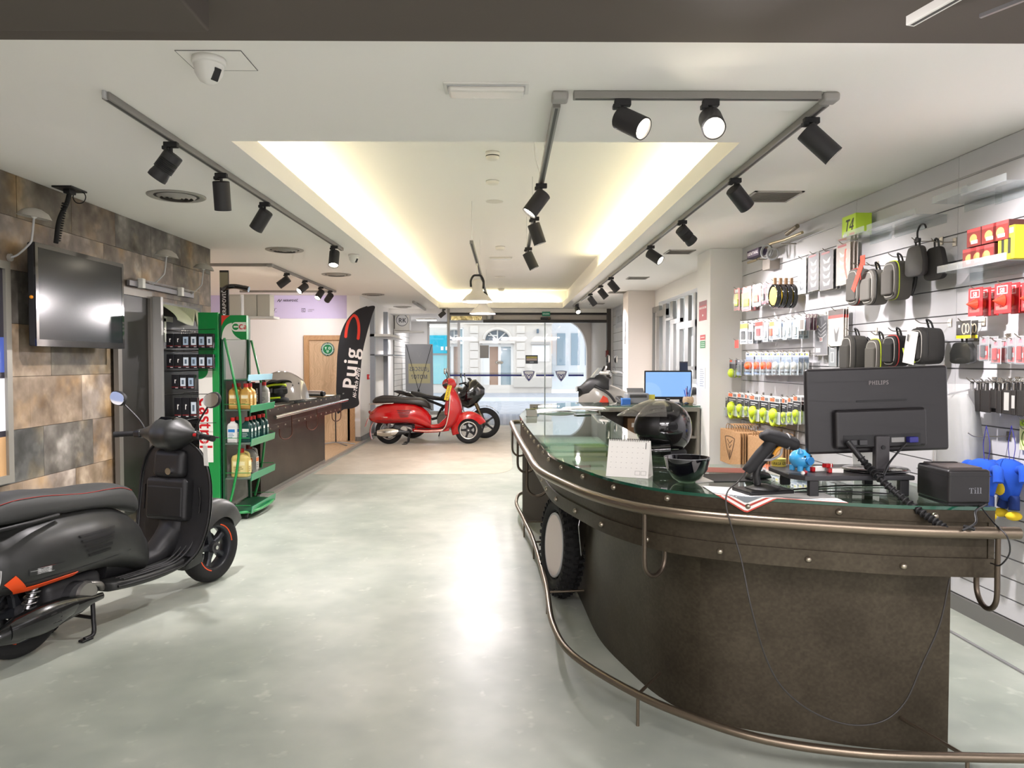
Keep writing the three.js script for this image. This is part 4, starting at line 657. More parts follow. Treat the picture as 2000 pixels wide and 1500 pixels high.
  for (const s of [1, -1]) { for (let k = 0; k < 4; k++) obj('shield_gill', tube([[1.045 + k * 0.022, 0.55, s * (0.225 - k * 0.012)], [1.055 + k * 0.024, 0.63, s * (0.226 - k * 0.012)], [1.055 + k * 0.022, 0.71, s * (0.218 - k * 0.012)]].map(([x, y, z]) => [x - 0.016, y, z * 0.985]), 0.0055, 10, 6), M.gill, t); }
  obj('horn_cover', loft(Array.from({ length: 9 }, (_, i) => { const v = 0.42 + i / 8 * 0.5, c = cC.getPoint(v), w = 0.022 + 0.022 * (i / 8); return Array.from({ length: 10 }, (_, j) => { const a = j / 10 * 6.283; return V(c.x + 0.004 + Math.cos(a) * 0.012, c.y, Math.sin(a) * w); }); })), M.paint, t);
  // front mudguard
  obj('front_mudguard', sheet((u, v) => { const a = 3.45 - u * 3.0, b = (v * 2 - 1), tip = Math.pow(u, 3) * 0.045, r = 0.283 + tip + Math.sin(u * Math.PI) * 0.03, w = 0.108 * Math.pow(Math.sin(Math.PI * Math.min(1, 0.16 + u * 0.8)), 0.6), drop = Math.pow(Math.abs(b), 2.6) * 0.115; return [1.375 + Math.cos(a) * (r - drop), 0.235 + Math.sin(a) * (r - drop), -Math.sign(b) * w * Math.pow(Math.abs(b), 0.7)]; }, 28, 20, 0.008), M.paint, t);
  // fork arm, steering
  obj('fork_arm', [tube([[1.16, 0.62, -0.02], [1.24, 0.42, -0.08], [1.375, 0.24, -0.09]], 0.018, 20, 10), rod([1.31, 0.5, -0.085], [1.375, 0.25, -0.085], 0.024)], MAT.darkGrey, t);
  const hs = new THREE.Group(); hs.name = 'steering_head'; t.add(hs);
  obj('headset', loft(Array.from({ length: 21 }, (_, i) => { const z = -0.235 + i * 0.0235, k = 1 - Math.abs(z) / 0.235, r = 0.024 + 0.082 * Math.pow(Math.max(0, Math.min(1, k * 1.35)), 1.5), cx = 1.05 - 0.03 * (1 - k), cy = 1.03 + 0.012 * (1 - k) + k * 0.01; return Array.from({ length: 24 }, (_, j) => { const a = j / 24 * 6.283; return V(cx + Math.cos(a) * r * 1.15, cy + Math.sin(a) * r * 0.98, z); }); })), M.headset ?? M.paint, hs);
  obj('headset_neck', loft([[0.93, 0.065], [0.97, 0.07], [1.02, 0.085]].map(([y, r]) => Array.from({ length: 20 }, (_, j) => { const a = -j / 20 * 6.283; return V(1.075 - (y - 0.93) * 0.25 + Math.cos(a) * r, y, Math.sin(a) * r); }))), M.paint, hs);
  obj('headlamp', [T(lathe([[0, 0.0], [0.055, -0.006], [0.072, -0.02], [0.074, -0.05]], 28), 1.168, 1.045, 0, 0, 0, -Math.PI / 2 - 0.1)], phys(0xcfd3d6, 0.1, 0.5, { clearcoat: 1 }), hs);
  obj('headlamp_ring', T(new THREE.TorusGeometry(0.074, 0.007, 8, 30), 1.132, 1.048, 0, 0, Math.PI / 2, 0), M.rail, hs);
  if (M.visor) obj('kill_switch', rb(0.012, 0.018, 0.022, 0.004, 0.985, 1.045, 0.235), std(0xc0181c, 0.4), hs);
  obj('dashboard', [rb(0.085, 0.03, 0.14, 0.014, 1.0, 1.118, 0, 0, 0, 0.6, 3)], MAT.blackGloss, hs);
  for (const s of [1, -1]) {
    obj('switch_pod', rb(0.05, 0.05, 0.06, 0.015, 1.01, 1.035, s * 0.235), MAT.black, hs);
    obj('grip', [tube([[1.012, 1.035, s * 0.25], [1.0, 1.034, s * 0.3], [0.975, 1.03, s * 0.375]], 0.0175, 16, 12), rod([0.977, 1.03, s * 0.368], [0.965, 1.029, s * 0.392], 0.019)], MAT.rubber, hs);
    obj('brake_lever', tube([[1.04, 1.035, s * 0.235], [1.06, 1.032, s * 0.28], [1.035, 1.03, s * 0.35], [1.025, 1.03, s * 0.385]], 0.006, 20, 8), M.lever, hs);
    const mr = obj('mirror_stem', tube([[1.03, 1.06, s * 0.2], [1.02, 1.12, s * 0.235], [1.0, 1.2, s * 0.31], [0.99, 1.235, s * 0.345]], 0.006, 24, 8), MAT.black, hs);
    const mh = ext(smooth2([[-0.062, -0.01], [-0.05, 0.03], [0, 0.045], [0.055, 0.032], [0.066, -0.005], [0.04, -0.042], [-0.03, -0.045]], 40), 0.024, 0.01, 3);
    obj('mirror_shell', T(mh.clone(), 0.985, 1.265, s * 0.372, 0, -Math.PI / 2, s * 0.25), M.mirror, mr);
    obj('mirror_glass', T(ext(smooth2([[-0.056, -0.01], [-0.045, 0.026], [0, 0.039], [0.05, 0.027], [0.059, -0.005], [0.036, -0.036], [-0.026, -0.039]], 40), 0.003), 0.9715, 1.265, s * 0.372, 0, -Math.PI / 2, s * 0.25), std(0xd9d5d0, 0.06, 1), mr);
  }
  // power unit, silencer, stand
  obj('engine_block', [rb(0.34, 0.14, 0.17, 0.04, 0.25, 0.28, 0.02), rb(0.42, 0.13, 0.08, 0.04, 0.12, 0.25, -0.1), T(new THREE.CylinderGeometry(0.075, 0.085, 0.1, 24), 0.24, 0.25, 0.1, Math.PI / 2)], MAT.darkGrey, t);
  obj('engine_cover', [T(new THREE.CylinderGeometry(0.055, 0.065, 0.03, 24), 0.27, 0.26, 0.155, Math.PI / 2), tube([[0.3, 0.3, 0.12], [0.37, 0.28, 0.13], [0.42, 0.24, 0.1]], 0.016, 14, 10)], M.cover, t);
  obj('silencer', loft([[-0.24, 0.185, 0.018], [-0.22, 0.19, 0.04], [-0.14, 0.2, 0.07], [-0.02, 0.215, 0.078], [0.12, 0.22, 0.072], [0.22, 0.22, 0.052], [0.29, 0.22, 0.026], [0.36, 0.222, 0.02]].map(([x, y, r]) => Array.from({ length: 22 }, (_, j) => { const a = -j / 22 * 6.283; return V(x, y + Math.sin(a) * r * 0.92, 0.165 + Math.cos(a) * r * 0.68); }))), M.silencer, t);
  obj('heat_shield', sheet((u, v) => { const x = -0.18 + u * 0.36, r = 0.03 + 0.052 * Math.sin(Math.PI * Math.min(1, 0.12 + u * 0.8)), a = -0.95 + v * 1.9; return [x, 0.207 + u * 0.02 + Math.sin(a) * r * 0.95, 0.165 + Math.cos(a) * r * 0.72 + 0.004]; }, 18, 10, 0.005), M.shield, t);
  for (let k = 0; k < 3; k++) obj('shield_slot', T(rb(0.09 - k * 0.015, 0.007, 0.006, 0.003), 0.02 + k * 0.008, 0.232 - k * 0.02, 0.226), MAT.black, t);
  obj('exhaust_tip', rod([-0.235, 0.185, 0.165], [-0.275, 0.18, 0.165], 0.016), MAT.steel, t);
  obj('shock_absorber', [rod([-0.02, 0.26, 0.1], [0.05, 0.45, 0.1], 0.02), ...Array.from({ length: 6 }, (_, i) => T(new THREE.TorusGeometry(0.03, 0.006, 6, 16), -0.01 + i * 0.01, 0.29 + i * 0.026, 0.1, Math.PI / 2, 0, 0))], MAT.steel, t);
  obj('centre_stand', [tube([[0.36, 0.22, 0.09], [0.34, 0.1, 0.12], [0.32, 0.02, 0.14], [0.26, 0.012, 0.145]], 0.012, 20, 8), tube([[0.36, 0.22, -0.09], [0.34, 0.1, -0.12], [0.32, 0.02, -0.14], [0.26, 0.012, -0.145]], 0.012, 20, 8), rod([0.34, 0.1, 0.12], [0.34, 0.1, -0.12], 0.01), rb(0.07, 0.014, 0.035, 0.005, 0.27, 0.008, 0.145), rb(0.07, 0.014, 0.035, 0.005, 0.27, 0.008, -0.145)], MAT.black, t);
  wheelParts(t, 0, { rimMat: M.rim, stripe: M.stripe, lipMat: M.lip }); wheelParts(t, 1.375, { rimMat: M.rim, stripe: M.stripe, lipMat: M.lip });
  return t;
}
const satin = phys(0x2c2d2c, 0.42, 0.1, { clearcoat: 0.15, clearcoatRoughness: 0.4 }), plastic = std(0x1d1d1e, 0.55), orangeMat = std(0xf0521a, 0.45);
const badge = (txt, bg, fg, accent) => print(256, 48, (x) => { x.fillStyle = bg; x.fillRect(0, 0, 256, 48); text(x, txt, 138, 26, 34, fg, 'sans-serif', 'italic bold'); if (accent) { x.fillStyle = accent; x.fillRect(96, 14, 22, 20); } }, 0.4);
const blackScooter = makeScooter('scooter', 'matte black scooter with orange stripe decals standing by the stone wall', {
  paint: satin, trim: plastic, inner: std(0x202022, 0.5), vent: std(0x0c0c0d, 0.6), decal: orangeMat, seat: std(0x3b3c3b, 0.62), stitch: std(0x9a3028, 0.7), rail: MAT.black, edge: std(0x151516, 0.5), rib: std(0x2a2a2b, 0.6), gill: std(0x0e0e0f, 0.3), lever: std(0x6f6f70, 0.35, 0.7), mirror: plastic, cover: std(0x8d8b86, 0.4, 0.6), silencer: phys(0x1a1b1b, 0.25, 0.2, { clearcoat: 0.8 }), shield: phys(0x232424, 0.22, 0.2, { clearcoat: 0.8 }), rim: std(0x2c2e33, 0.35, 0.3), stripe: orangeMat, visor: phys(0x111112, 0.15, 0, { clearcoat: 1 }),
  script: badge('supersport', '#2c2d2c', '#c9cac9', '#b02020'), sticker: print(128, 128, (x) => { x.fillStyle = '#dcdcda'; x.fillRect(0, 0, 128, 128); x.strokeStyle = '#777'; x.lineWidth = 6; x.strokeRect(8, 8, 112, 112); for (let i = 0; i < 6; i++) { x.fillStyle = '#9a9a9a'; x.fillRect(20, 22 + i * 15, 60 + (i * 37) % 30, 6); } }, 0.5) });
blackScooter.position.set(-2.479, 0, -3.757); blackScooter.rotation.y = Math.atan2(1.278, 0.458);
{ // small print on the glove box, price tag on the grip
  obj('glovebox_badge', T(new THREE.PlaneGeometry(0.075, 0.016), 0.9665, 0.545, 0.07, 0, -Math.PI / 2, 0), badge('GTS', '#1d1d1e', '#d5d5d5', '#b02020'), blackScooter);
  const tg = thing('price_tag', 'blank white paper tag hanging from the black scooter grip', 'tag'); obj('card', rb(0.002, 0.13, 0.035, 0.001, 0, -0.085, 0), MAT.paper, tg); obj('string', tube([[0, -0.02, 0], [0.012, 0.02, 0], [0, 0.045, 0], [-0.012, 0.02, 0], [0, -0.02, 0]], 0.0015, 20, 5), MAT.white, tg);
  tg.position.copy(V(1.0, 1.0, 0.3).applyAxisAngle(V(0, 1, 0), blackScooter.rotation.y).add(blackScooter.position)); tg.rotation.set(0.12, blackScooter.rotation.y, 0);
}
const redPaint = phys(0xb5060c, 0.22, 0, { clearcoat: 1, clearcoatRoughness: 0.04 });
const redScooter = makeScooter('scooter', 'glossy red scooter with cream piping parked before the glass entrance', {
  paint: redPaint, trim: redPaint, inner: redPaint, vent: std(0x3a0506, 0.6), seat: phys(0x2b2724, 0.4, 0), stitch: std(0x8a8580, 0.6), rail: MAT.chrome, edge: std(0xe6dccb, 0.4), rib: std(0x1c1c1d, 0.7), gill: std(0x1a1214, 0.5), lever: MAT.chrome, mirror: MAT.chrome, cover: std(0xb0aea8, 0.35, 0.5), silencer: std(0x2b2b2c, 0.4, 0.3), shield: std(0xd9d6cf, 0.18, 1), rim: std(0x1c1c1e, 0.4, 0.3), lip: std(0xe8e6e2, 0.25, 0.6),
  script: badge('Vespa', '#b5060c', '#e6dccb'), sticker: MAT.white });
{ const a = atY(760, 867, 0), b = atY(913, 868, 0); redScooter.position.set(a.x, 0, a.z); redScooter.rotation.y = 0.03; redScooter.scale.setScalar(1.05); }
{ // yellow SOLD board tied to the red scooter
  const p = atZ(875, 767, Math.abs(redScooter.position.z) - 0.27), t = thing('sold_board', 'yellow VENDIDO board tied to the red scooter', 'sign', p); t.rotation.z = 0.19 + Math.PI / 2 - 0.0;
  obj('board', rb(0.285, 0.085, 0.006, 0.002), std(0x1a1a1a, 0.5), t); obj('print', new THREE.PlaneGeometry(0.282, 0.082).translate(0, 0, 0.0036), print(512, 148, (x) => { x.fillStyle = '#111'; x.fillRect(0, 0, 512, 148); x.fillStyle = '#e8c21a'; x.fillRect(8, 8, 496, 132); text(x, 'VENDIDO', 256, 78, 104, '#111', 'sans-serif', 'bold', 'center', 1.02); }), t); t.rotation.z = 1.32;
}
// ---------- television, wall lamps, frames on the slate wall ----------
{
  const t = thing('television', 'large black flat television hung on the slate wall', 'television', [-3.08, 1.94, -5.445]), W = 1.12, H = 0.68;
  obj('casing', [rb(0.05, H, W, 0.012, -0.012, 0, 0)], MAT.blackMatte, t);
  obj('bezel', [bx(0.012, 0.03, W - 0.002, 0.0125, H / 2 - 0.016, 0), bx(0.012, 0.045, W - 0.002, 0.0125, -H / 2 + 0.0235, 0), bx(0.012, H - 0.0772, 0.028, 0.0125, 0.0075, W / 2 - 0.015), bx(0.012, H - 0.0772, 0.028, 0.0125, 0.0075, -W / 2 + 0.015)], MAT.blackGloss, t);
  obj('screen', bx(0.004, H - 0.07, W - 0.05, 0.0145, 0.006, 0), phys(0x0d1315, 0.16, 0, { specularIntensity: 0.5 }), t);
  obj('wall_mount', bx(0.11, 0.3, 0.4, -0.092, 0, 0), MAT.blackMatte, t);
  obj('power_lamp', sph(0.012, -0.01, -0.02, W / 2 + 0.002), std(0xd98a10, 0.4), t);
  const c = thing('ceiling_cable_plate', 'black plate and ribbed cable running from the ceiling down to the television', 'cable'); const a = atY(152, 380, CEIL - 0.02), b = V(-3.14, 2.31, -5.3);
  const A = V(-3.1, CEIL, -5.35); obj('plate', [rb(0.14, 0.012, 0.2, 0.003, A.x, A.y - 0.006, A.z), rb(0.05, 0.03, 0.08, 0.006, A.x, A.y - 0.025, A.z)], MAT.black, c);
  obj('ribbed_cable', [tube([[A.x, A.y - 0.03, A.z], [A.x - 0.02, A.y - 0.1, A.z], [-3.14, 2.5, -5.29], [-3.15, 2.33, -5.26]], 0.016, 30, 10), ...Array.from({ length: 16 }, (_, i) => T(new THREE.TorusGeometry(0.016, 0.004, 6, 12), -3.125 - i * 0.0015, 2.62 - i * 0.018, -5.33 + i * 0.0035, Math.PI / 2, 0, 0))], MAT.rubber, c);
  obj('loop', T(new THREE.TorusGeometry(0.045, 0.004, 6, 20), A.x + 0.04, A.y - 0.05, A.z - 0.05), MAT.rubber, c);
  // reading lamps on bent rods
  const lampM = std(0xa8a49c, 0.45), mk = (pxb, pyb, label) => {
    const p = atX(pxb, pyb, -3.222), l = thing('wall_lamp', label, 'wall lamp', [p.x, p.y, p.z], 0, 'dome wall lamps on the slate wall');
    obj('bracket', T(new THREE.CylinderGeometry(0.025, 0.025, 0.016, 20), 0.006, 0, 0, 0, 0, Math.PI / 2), lampM, l);
    obj('bent_rod', tube([[0.01, 0, 0], [0.05, 0.015, 0], [0.13, 0.085, 0], [0.145, 0.105, 0], [0.15, 0.13, 0], [0.165, 0.255, 0]], 0.0065, 40, 8), MAT.lightGrey, l);
    obj('dome_shade', T(lathe([[0, 0.06], [0.035, 0.055], [0.075, 0.035], [0.1, 0.0], [0.097, -0.003], [0.07, 0.03], [0.03, 0.048], [0, 0.052]], 30), 0.168, 0.26, 0, 0, 0, -0.16), lampM, l);
    obj('bulb', sph(0.02, 0.168, 0.272, 0), MAT.paper, l);
  };
  mk(18, 503, 'grey dome wall lamp on a bent rod beside the framed poster'); mk(290, 557, 'grey dome wall lamp on a bent rod beside the television'); mk(366, 576, 'grey dome wall lamp on a bent rod at the end of the slate wall');
  const p = thing('framed_poster', 'tall aluminium framed poster on the slate wall', 'poster', [-3.21, 1.43, -4.3]); const fm = std(0x8b8880, 0.4, 0.4);
  obj('frame', [bx(0.03, 1.42, 0.05, 0.012, 0, -0.5), bx(0.03, 1.42, 0.05, 0.012, 0, 0.5), bx(0.03, 0.05, 0.95, 0.012, 0.685, 0), bx(0.03, 0.05, 0.95, 0.012, -0.685, 0)], fm, p);
  obj('poster_sheet', T(new THREE.PlaneGeometry(0.96, 1.34), 0.008, 0, 0, 0, Math.PI / 2, 0), print(256, 360, (x) => { x.fillStyle = '#23212b'; x.fillRect(0, 0, 256, 360); x.fillStyle = '#3a4f9a'; x.fillRect(0, 120, 256, 60); x.fillStyle = '#d9dde6'; x.fillRect(0, 190, 256, 90); x.fillStyle = '#b99468'; x.fillRect(0, 290, 256, 70); x.fillStyle = '#8fa0c8'; x.beginPath(); x.ellipse(120, 200, 90, 40, 0.2, 0, 7); x.fill(); }, 0.35), p);
  obj('back_board', bx(0.012, 1.38, 1.0, 0.0, 0, 0), fm, p);
}
// black framed glass door beside the accessory board
{
  const t = thing('mirror_panel', 'dark glossy panel in a grey metal frame beside the accessory display', 'panel', [-3.2, 0, -6.395]), fm = std(0x6e6a64, 0.4, 0.4);
  obj('panel', span(0, 0.015, 0.2, 2.06, -0.27, 0.24), phys(0x16130f, 0.4, 0, {}), t);
  obj('frame', [span(0, 0.04, 0.15, 2.12, 0.24, 0.3), span(0, 0.04, 2.06, 2.12, -0.26, 0.24), span(0, 0.04, 0.15, 2.12, -0.3, -0.26)], fm, t);
  const g = thing('shelf_rail', 'grey rail with two white clamps above the accessory display', 'rail', [-3.2, 2.17, -7.0]); obj('bar', rb(0.03, 0.05, 1.3, 0.005), std(0x77767a, 0.45, 0.4), g); obj('glass_shelf', bx(0.1, 0.006, 1.2, 0.05, 0.03, 0), MAT.clear, g); for (const z of [0.48, -0.3]) obj('clamp', rb(0.05, 0.085, 0.05, 0.006, 0.03, 0.01, z), MAT.white, g);
}
// accessory board with small boxes on hooks
{
  const t = thing('accessory_display', 'black accessory display board lettered rizoma with hooks and arched hood', 'display board', [-3.19, 0, -7.25]);
  obj('board', span(0, 0.03, 0.65, 2.05, -0.5, 0.5), std(0x121214, 0.35), t);
  obj('side_post', span(0, 0.1, 0.65, 2.08, 0.5, 0.545), std(0x9b9a97, 0.4, 0.4), t);
  obj('arched_hood', sheet((u, v) => { const a = u * Math.PI; return [0.03 + 0.16 * Math.sin(a * 0.5 + 0.0) * 1.0, 2.03 - 0.15 * Math.pow(Math.abs(v * 2 - 1), 0.01) * u - 0.04 * (1 - Math.pow(v * 2 - 1, 2)) * u, -0.36 + v * 0.76]; }, 10, 16, 0.008), std(0xb9c0a2, 0.35), t);
  const lt = new THREE.MeshStandardMaterial({ map: canvasTex(512, 160, (x) => { x.clearRect(0, 0, 512, 160); text(x, 'rizoma', 270, 84, 130, '#f1efe6', 'sans-serif', 'bold', 'center', 0.95); }), transparent: true, roughness: 0.5 });
  obj('lettering', T(new THREE.PlaneGeometry(0.44, 0.14), 0.033, 1.79, -0.18, 0, Math.PI / 2, 0), lt, t); obj('lettering_wing', T(new THREE.PlaneGeometry(0.2, 0.1), 0.05, 1.79, 0.515, 0, 0, 0), lt, t);
  obj('emblem', [span(0.032, 0.036, 1.68, 1.9, 0.3, 0.335), span(0.032, 0.036, 1.87, 1.92, 0.16, 0.335)], std(0xc9cbb8, 0.4), t);
  for (const y of [1.79, 1.6, 1.41, 1.19, 0.92]) { obj('hook_bar', rod([0.04, y, -0.48], [0.04, y, 0.48], 0.006), MAT.black, t); for (const [z, l] of [[-0.4, 0.25], [-0.04, 0.27], [0.33, 0.5]]) obj('hook_prong', rod([0.03, y, z], [l, y + 0.01, z], 0.003), MAT.black, t); }
  obj('base_shelf', [span(0.0, 0.42, 0.5, 0.53, -0.5, 0.2), span(0.4, 0.42, 0.36, 0.53, -0.5, 0.2), span(0, 0.42, 0.36, 0.53, 0.18, 0.2)], std(0x1b1b1c, 0.4), t);
  const boxM = [0, 1, 2].map((k) => print(64, 96, (x) => { x.fillStyle = '#17171a'; x.fillRect(0, 0, 64, 96); if (k) { x.fillStyle = k === 1 ? '#9fb2c4' : '#c8d2da'; x.fillRect(8, 20, 48, 56); x.fillStyle = '#55626e'; x.fillRect(20, 34, 20, 30); } else text(x, 'r', 34, 40, 44, '#e8e6e0'); x.fillStyle = '#7a2222'; x.fillRect(0, 80, 64, 4); x.fillStyle = '#c9c9c9'; x.fillRect(34, 86, 24, 4); }, 0.35));
  const cartonM = std(0x17171a, 0.35);
  const rows = [[1.69, [0, 1, 2, 3, 4, 5]], [1.5, [0, 1, 2, 3, 4, 5]], [1.31, [0.6, 1.6, 2.6]], [1.07, [0.9, 1.9, 2.9]]];
  rows.forEach(([y, zs], r) => zs.forEach((z, i) => { const b = thing('accessory_box', 'black accessory box, ' + ['first', 'second', 'third', 'fourth', 'fifth', 'sixth'][i] + ' from the grey post in the ' + ['top', 'second', 'third', 'bottom'][r] + ' row of the rizoma board', 'box', [-3.1 + z * 0.073, y, -6.92], 0, 'boxes in row ' + 'ABCD'[r] + ' of the accessory board'); const h = r === 3 ? 0.19 : 0.135; obj('carton', rb(0.066, h, 0.05, 0.003, 0, 0, 0), cartonM, b); const m = boxM[i < (r === 2 ? 1 : 2) ? 0 : 1 + (i + r) % 2]; obj('front_print', new THREE.PlaneGeometry(0.062, h - 0.006).translate(0, 0, 0.0257), m, b); obj('hang_tab', bx(0.04, 0.04, 0.002, 0, h / 2 + 0.02, 0), MAT.clear, b); }));
}
// ---------- green oil rack ----------
const rackGreen = phys(0x0d8a40, 0.3, 0, { clearcoat: 0.6 }), rackDark = std(0x0b4a2c, 0.4), lipGreen = phys(0x1f8a5c, 0.3, 0, { clearcoat: 0.4 });
const rackLv = [0.085, 0.395, 0.725, 1.045];
{
  const t = thing('oil_rack', 'green wheeled motor oil rack lettered Castrol with slanted shelf lips', 'rack', [-2.65, 0, -7.38]), z0 = -0.37, z1 = 0.37;
  const castrol = (x, w, h, s) => { text(x, 'Castrol', w, h, s, '#c8141e', 'sans-serif', 'bold', 'center', 0.92); };
  obj('side_panel', rb(0.19, 1.84, 0.05, 0.006, -0.135, 0.12 + 0.92, z1 - 0.01), rackGreen, t);
  obj('side_print', new THREE.PlaneGeometry(0.13, 1.02).translate(-0.165, 1.06, z1 + 0.0165), print(160, 1256, (x) => { x.fillStyle = '#ece8df'; x.fillRect(0, 0, 160, 1256); x.fillStyle = '#0d8a40'; x.fillRect(0, 0, 160, 70); x.fillStyle = '#ece8df'; x.beginPath(); x.arc(20, 190, 140, 0, 7); x.fill(); x.fillStyle = '#0d8a40'; x.beginPath(); x.arc(10, 190, 100, 0, 7); x.fill(); x.save(); x.translate(70, 800); x.rotate(Math.PI / 2); castrol(x, 0, 0, 190); x.restore(); }), t);
  obj('column', [span(-0.035, 0.0, 0.06, 1.95, z1 - 0.05, z1), span(-0.035, 0.0, 0.06, 1.95, z0, z0 + 0.05)], rackDark, t);
  obj('back_panel', span(-0.03, -0.02, 0.1, 1.72, z0, z1), std(0x77746c, 0.5), t);
  obj('header', rb(0.235, 0.23, 0.06, 0.006, 0.1, 1.82, z1 - 0.03), rackGreen, t);
  const hp = print(256, 256, (x) => { x.fillStyle = '#0d8a40'; x.fillRect(0, 0, 256, 256); x.fillStyle = '#e23a2e'; x.beginPath(); x.moveTo(0, 0); x.lineTo(96, 0); x.quadraticCurveTo(20, 40, 0, 120); x.fill(); x.fillStyle = '#ece8df'; x.beginPath(); x.moveTo(0, 256); x.quadraticCurveTo(10, 90, 110, 80); x.quadraticCurveTo(80, 200, 200, 256); x.fill(); x.fillStyle = '#ece8df'; x.beginPath(); x.arc(150, 122, 50, 0, 7); x.fill(); x.fillRect(150, 72, 106, 100); x.fillStyle = '#0d8a40'; x.beginPath(); x.arc(146, 122, 34, 0, 7); x.fill(); x.fillStyle = '#ece8df'; x.fillRect(126, 112, 50, 18); text(x, 'Ca', 222, 122, 74, '#d01a22'); }, 0.35);
  obj('header_print', new THREE.PlaneGeometry(0.23, 0.225).translate(0.1, 1.82, z1 + 0.001), hp, t);
  for (const s of [z1, z0]) obj('side_tube', tube([[0.01, 1.72, s], [0.06, 1.5, s], [0.12, 1.2, s], [0.15, 0.95, s], [0.13, 0.6, s], [0.08, 0.3, s], [0.03, 0.1, s]], 0.012, 60, 10), rackGreen, t);
  for (const y of rackLv) { obj('shelf', span(-0.02, 0.235, y - 0.012, y, z0 + 0.015, z1 - 0.015), y < 0.1 ? rackDark : std(0x59665c, 0.5), t); obj('shelf_lip', T(rb(0.008, 0.07, 0.72, 0.003), 0.245, y + 0.005, 0, 0, 0, -0.12), lipGreen, t); obj('shelf_wire', [rod([0.0, y + 0.05, z1 - 0.012], [0.235, y + 0.05, z1 - 0.012], 0.003), rod([0.0, y + 0.05, z0 + 0.012], [0.235, y + 0.05, z0 + 0.012], 0.003)], rackGreen, t); }
  obj('price_rail', T(rb(0.008, 0.06, 0.72, 0.003), 0.225, 1.345, 0, 0, 0, -0.12), std(0x9cc8d8, 0.3), t); obj('price_shelf', span(-0.02, 0.215, 1.32, 1.328, z0 + 0.015, z1 - 0.015), rackDark, t);
  obj('base_tube', tube([[-0.2, 0.07, z1], [0.15, 0.07, z1], [0.235, 0.07, z1 - 0.06], [0.235, 0.07, z0 + 0.06], [0.15, 0.07, z0], [-0.2, 0.07, z0]], 0.014, 60, 10), rackGreen, t);
  for (const [x, z] of [[0.18, z1 - 0.06], [0.18, z0 + 0.06], [-0.17, z1 - 0.06], [-0.17, z0 + 0.06]]) obj('caster', [T(new THREE.CylinderGeometry(0.028, 0.028, 0.022, 18), x, 0.028, z, 0, 0, Math.PI / 2), rb(0.034, 0.03, 0.03, 0.004, x, 0.052, z)], MAT.black, t);
}
function makeBottle(label, group, { w, d, h, body, cap, lab, handle }) {
  const t = thing('oil_bottle', label, 'bottle', [0, 0, 0], 0, group), nk = h * 0.8;
  const ring = (y, k, m = 1) => ringX(0, 0, 1, 1, 4, 24).map((p) => V(p.z * w / 2 * k, y, (p.y - 0.5) * d * k * m));
  obj('container', loft([ring(0, 0.9), ring(0.006, 1), ring(nk * 0.82, 1), ring(nk * 0.93, 0.85), ring(nk, 0.45), ring(h * 0.86, 0.36)].map((r) => r.reverse())), body, t);
  obj('cap', rod([0, h * 0.86, 0], [0, h, 0], Math.min(w, d) * 0.28), cap, t);
  if (lab) { obj('paper_label', new THREE.PlaneGeometry(w * 0.74, h * 0.45).translate(0, h * 0.36, d / 2 + 0.0015), lab, t); obj('paper_label', T(new THREE.PlaneGeometry(d * 0.74, h * 0.45), w / 2 + 0.0015, h * 0.36, 0, 0, Math.PI / 2, 0), lab, t); }
  if (handle) obj('handle', tube([[w * 0.2, h * 0.9, 0], [w * 0.42, h * 0.82, 0], [w * 0.46, h * 0.6, 0]], 0.012, 16, 8), body, t);
  return t;
}
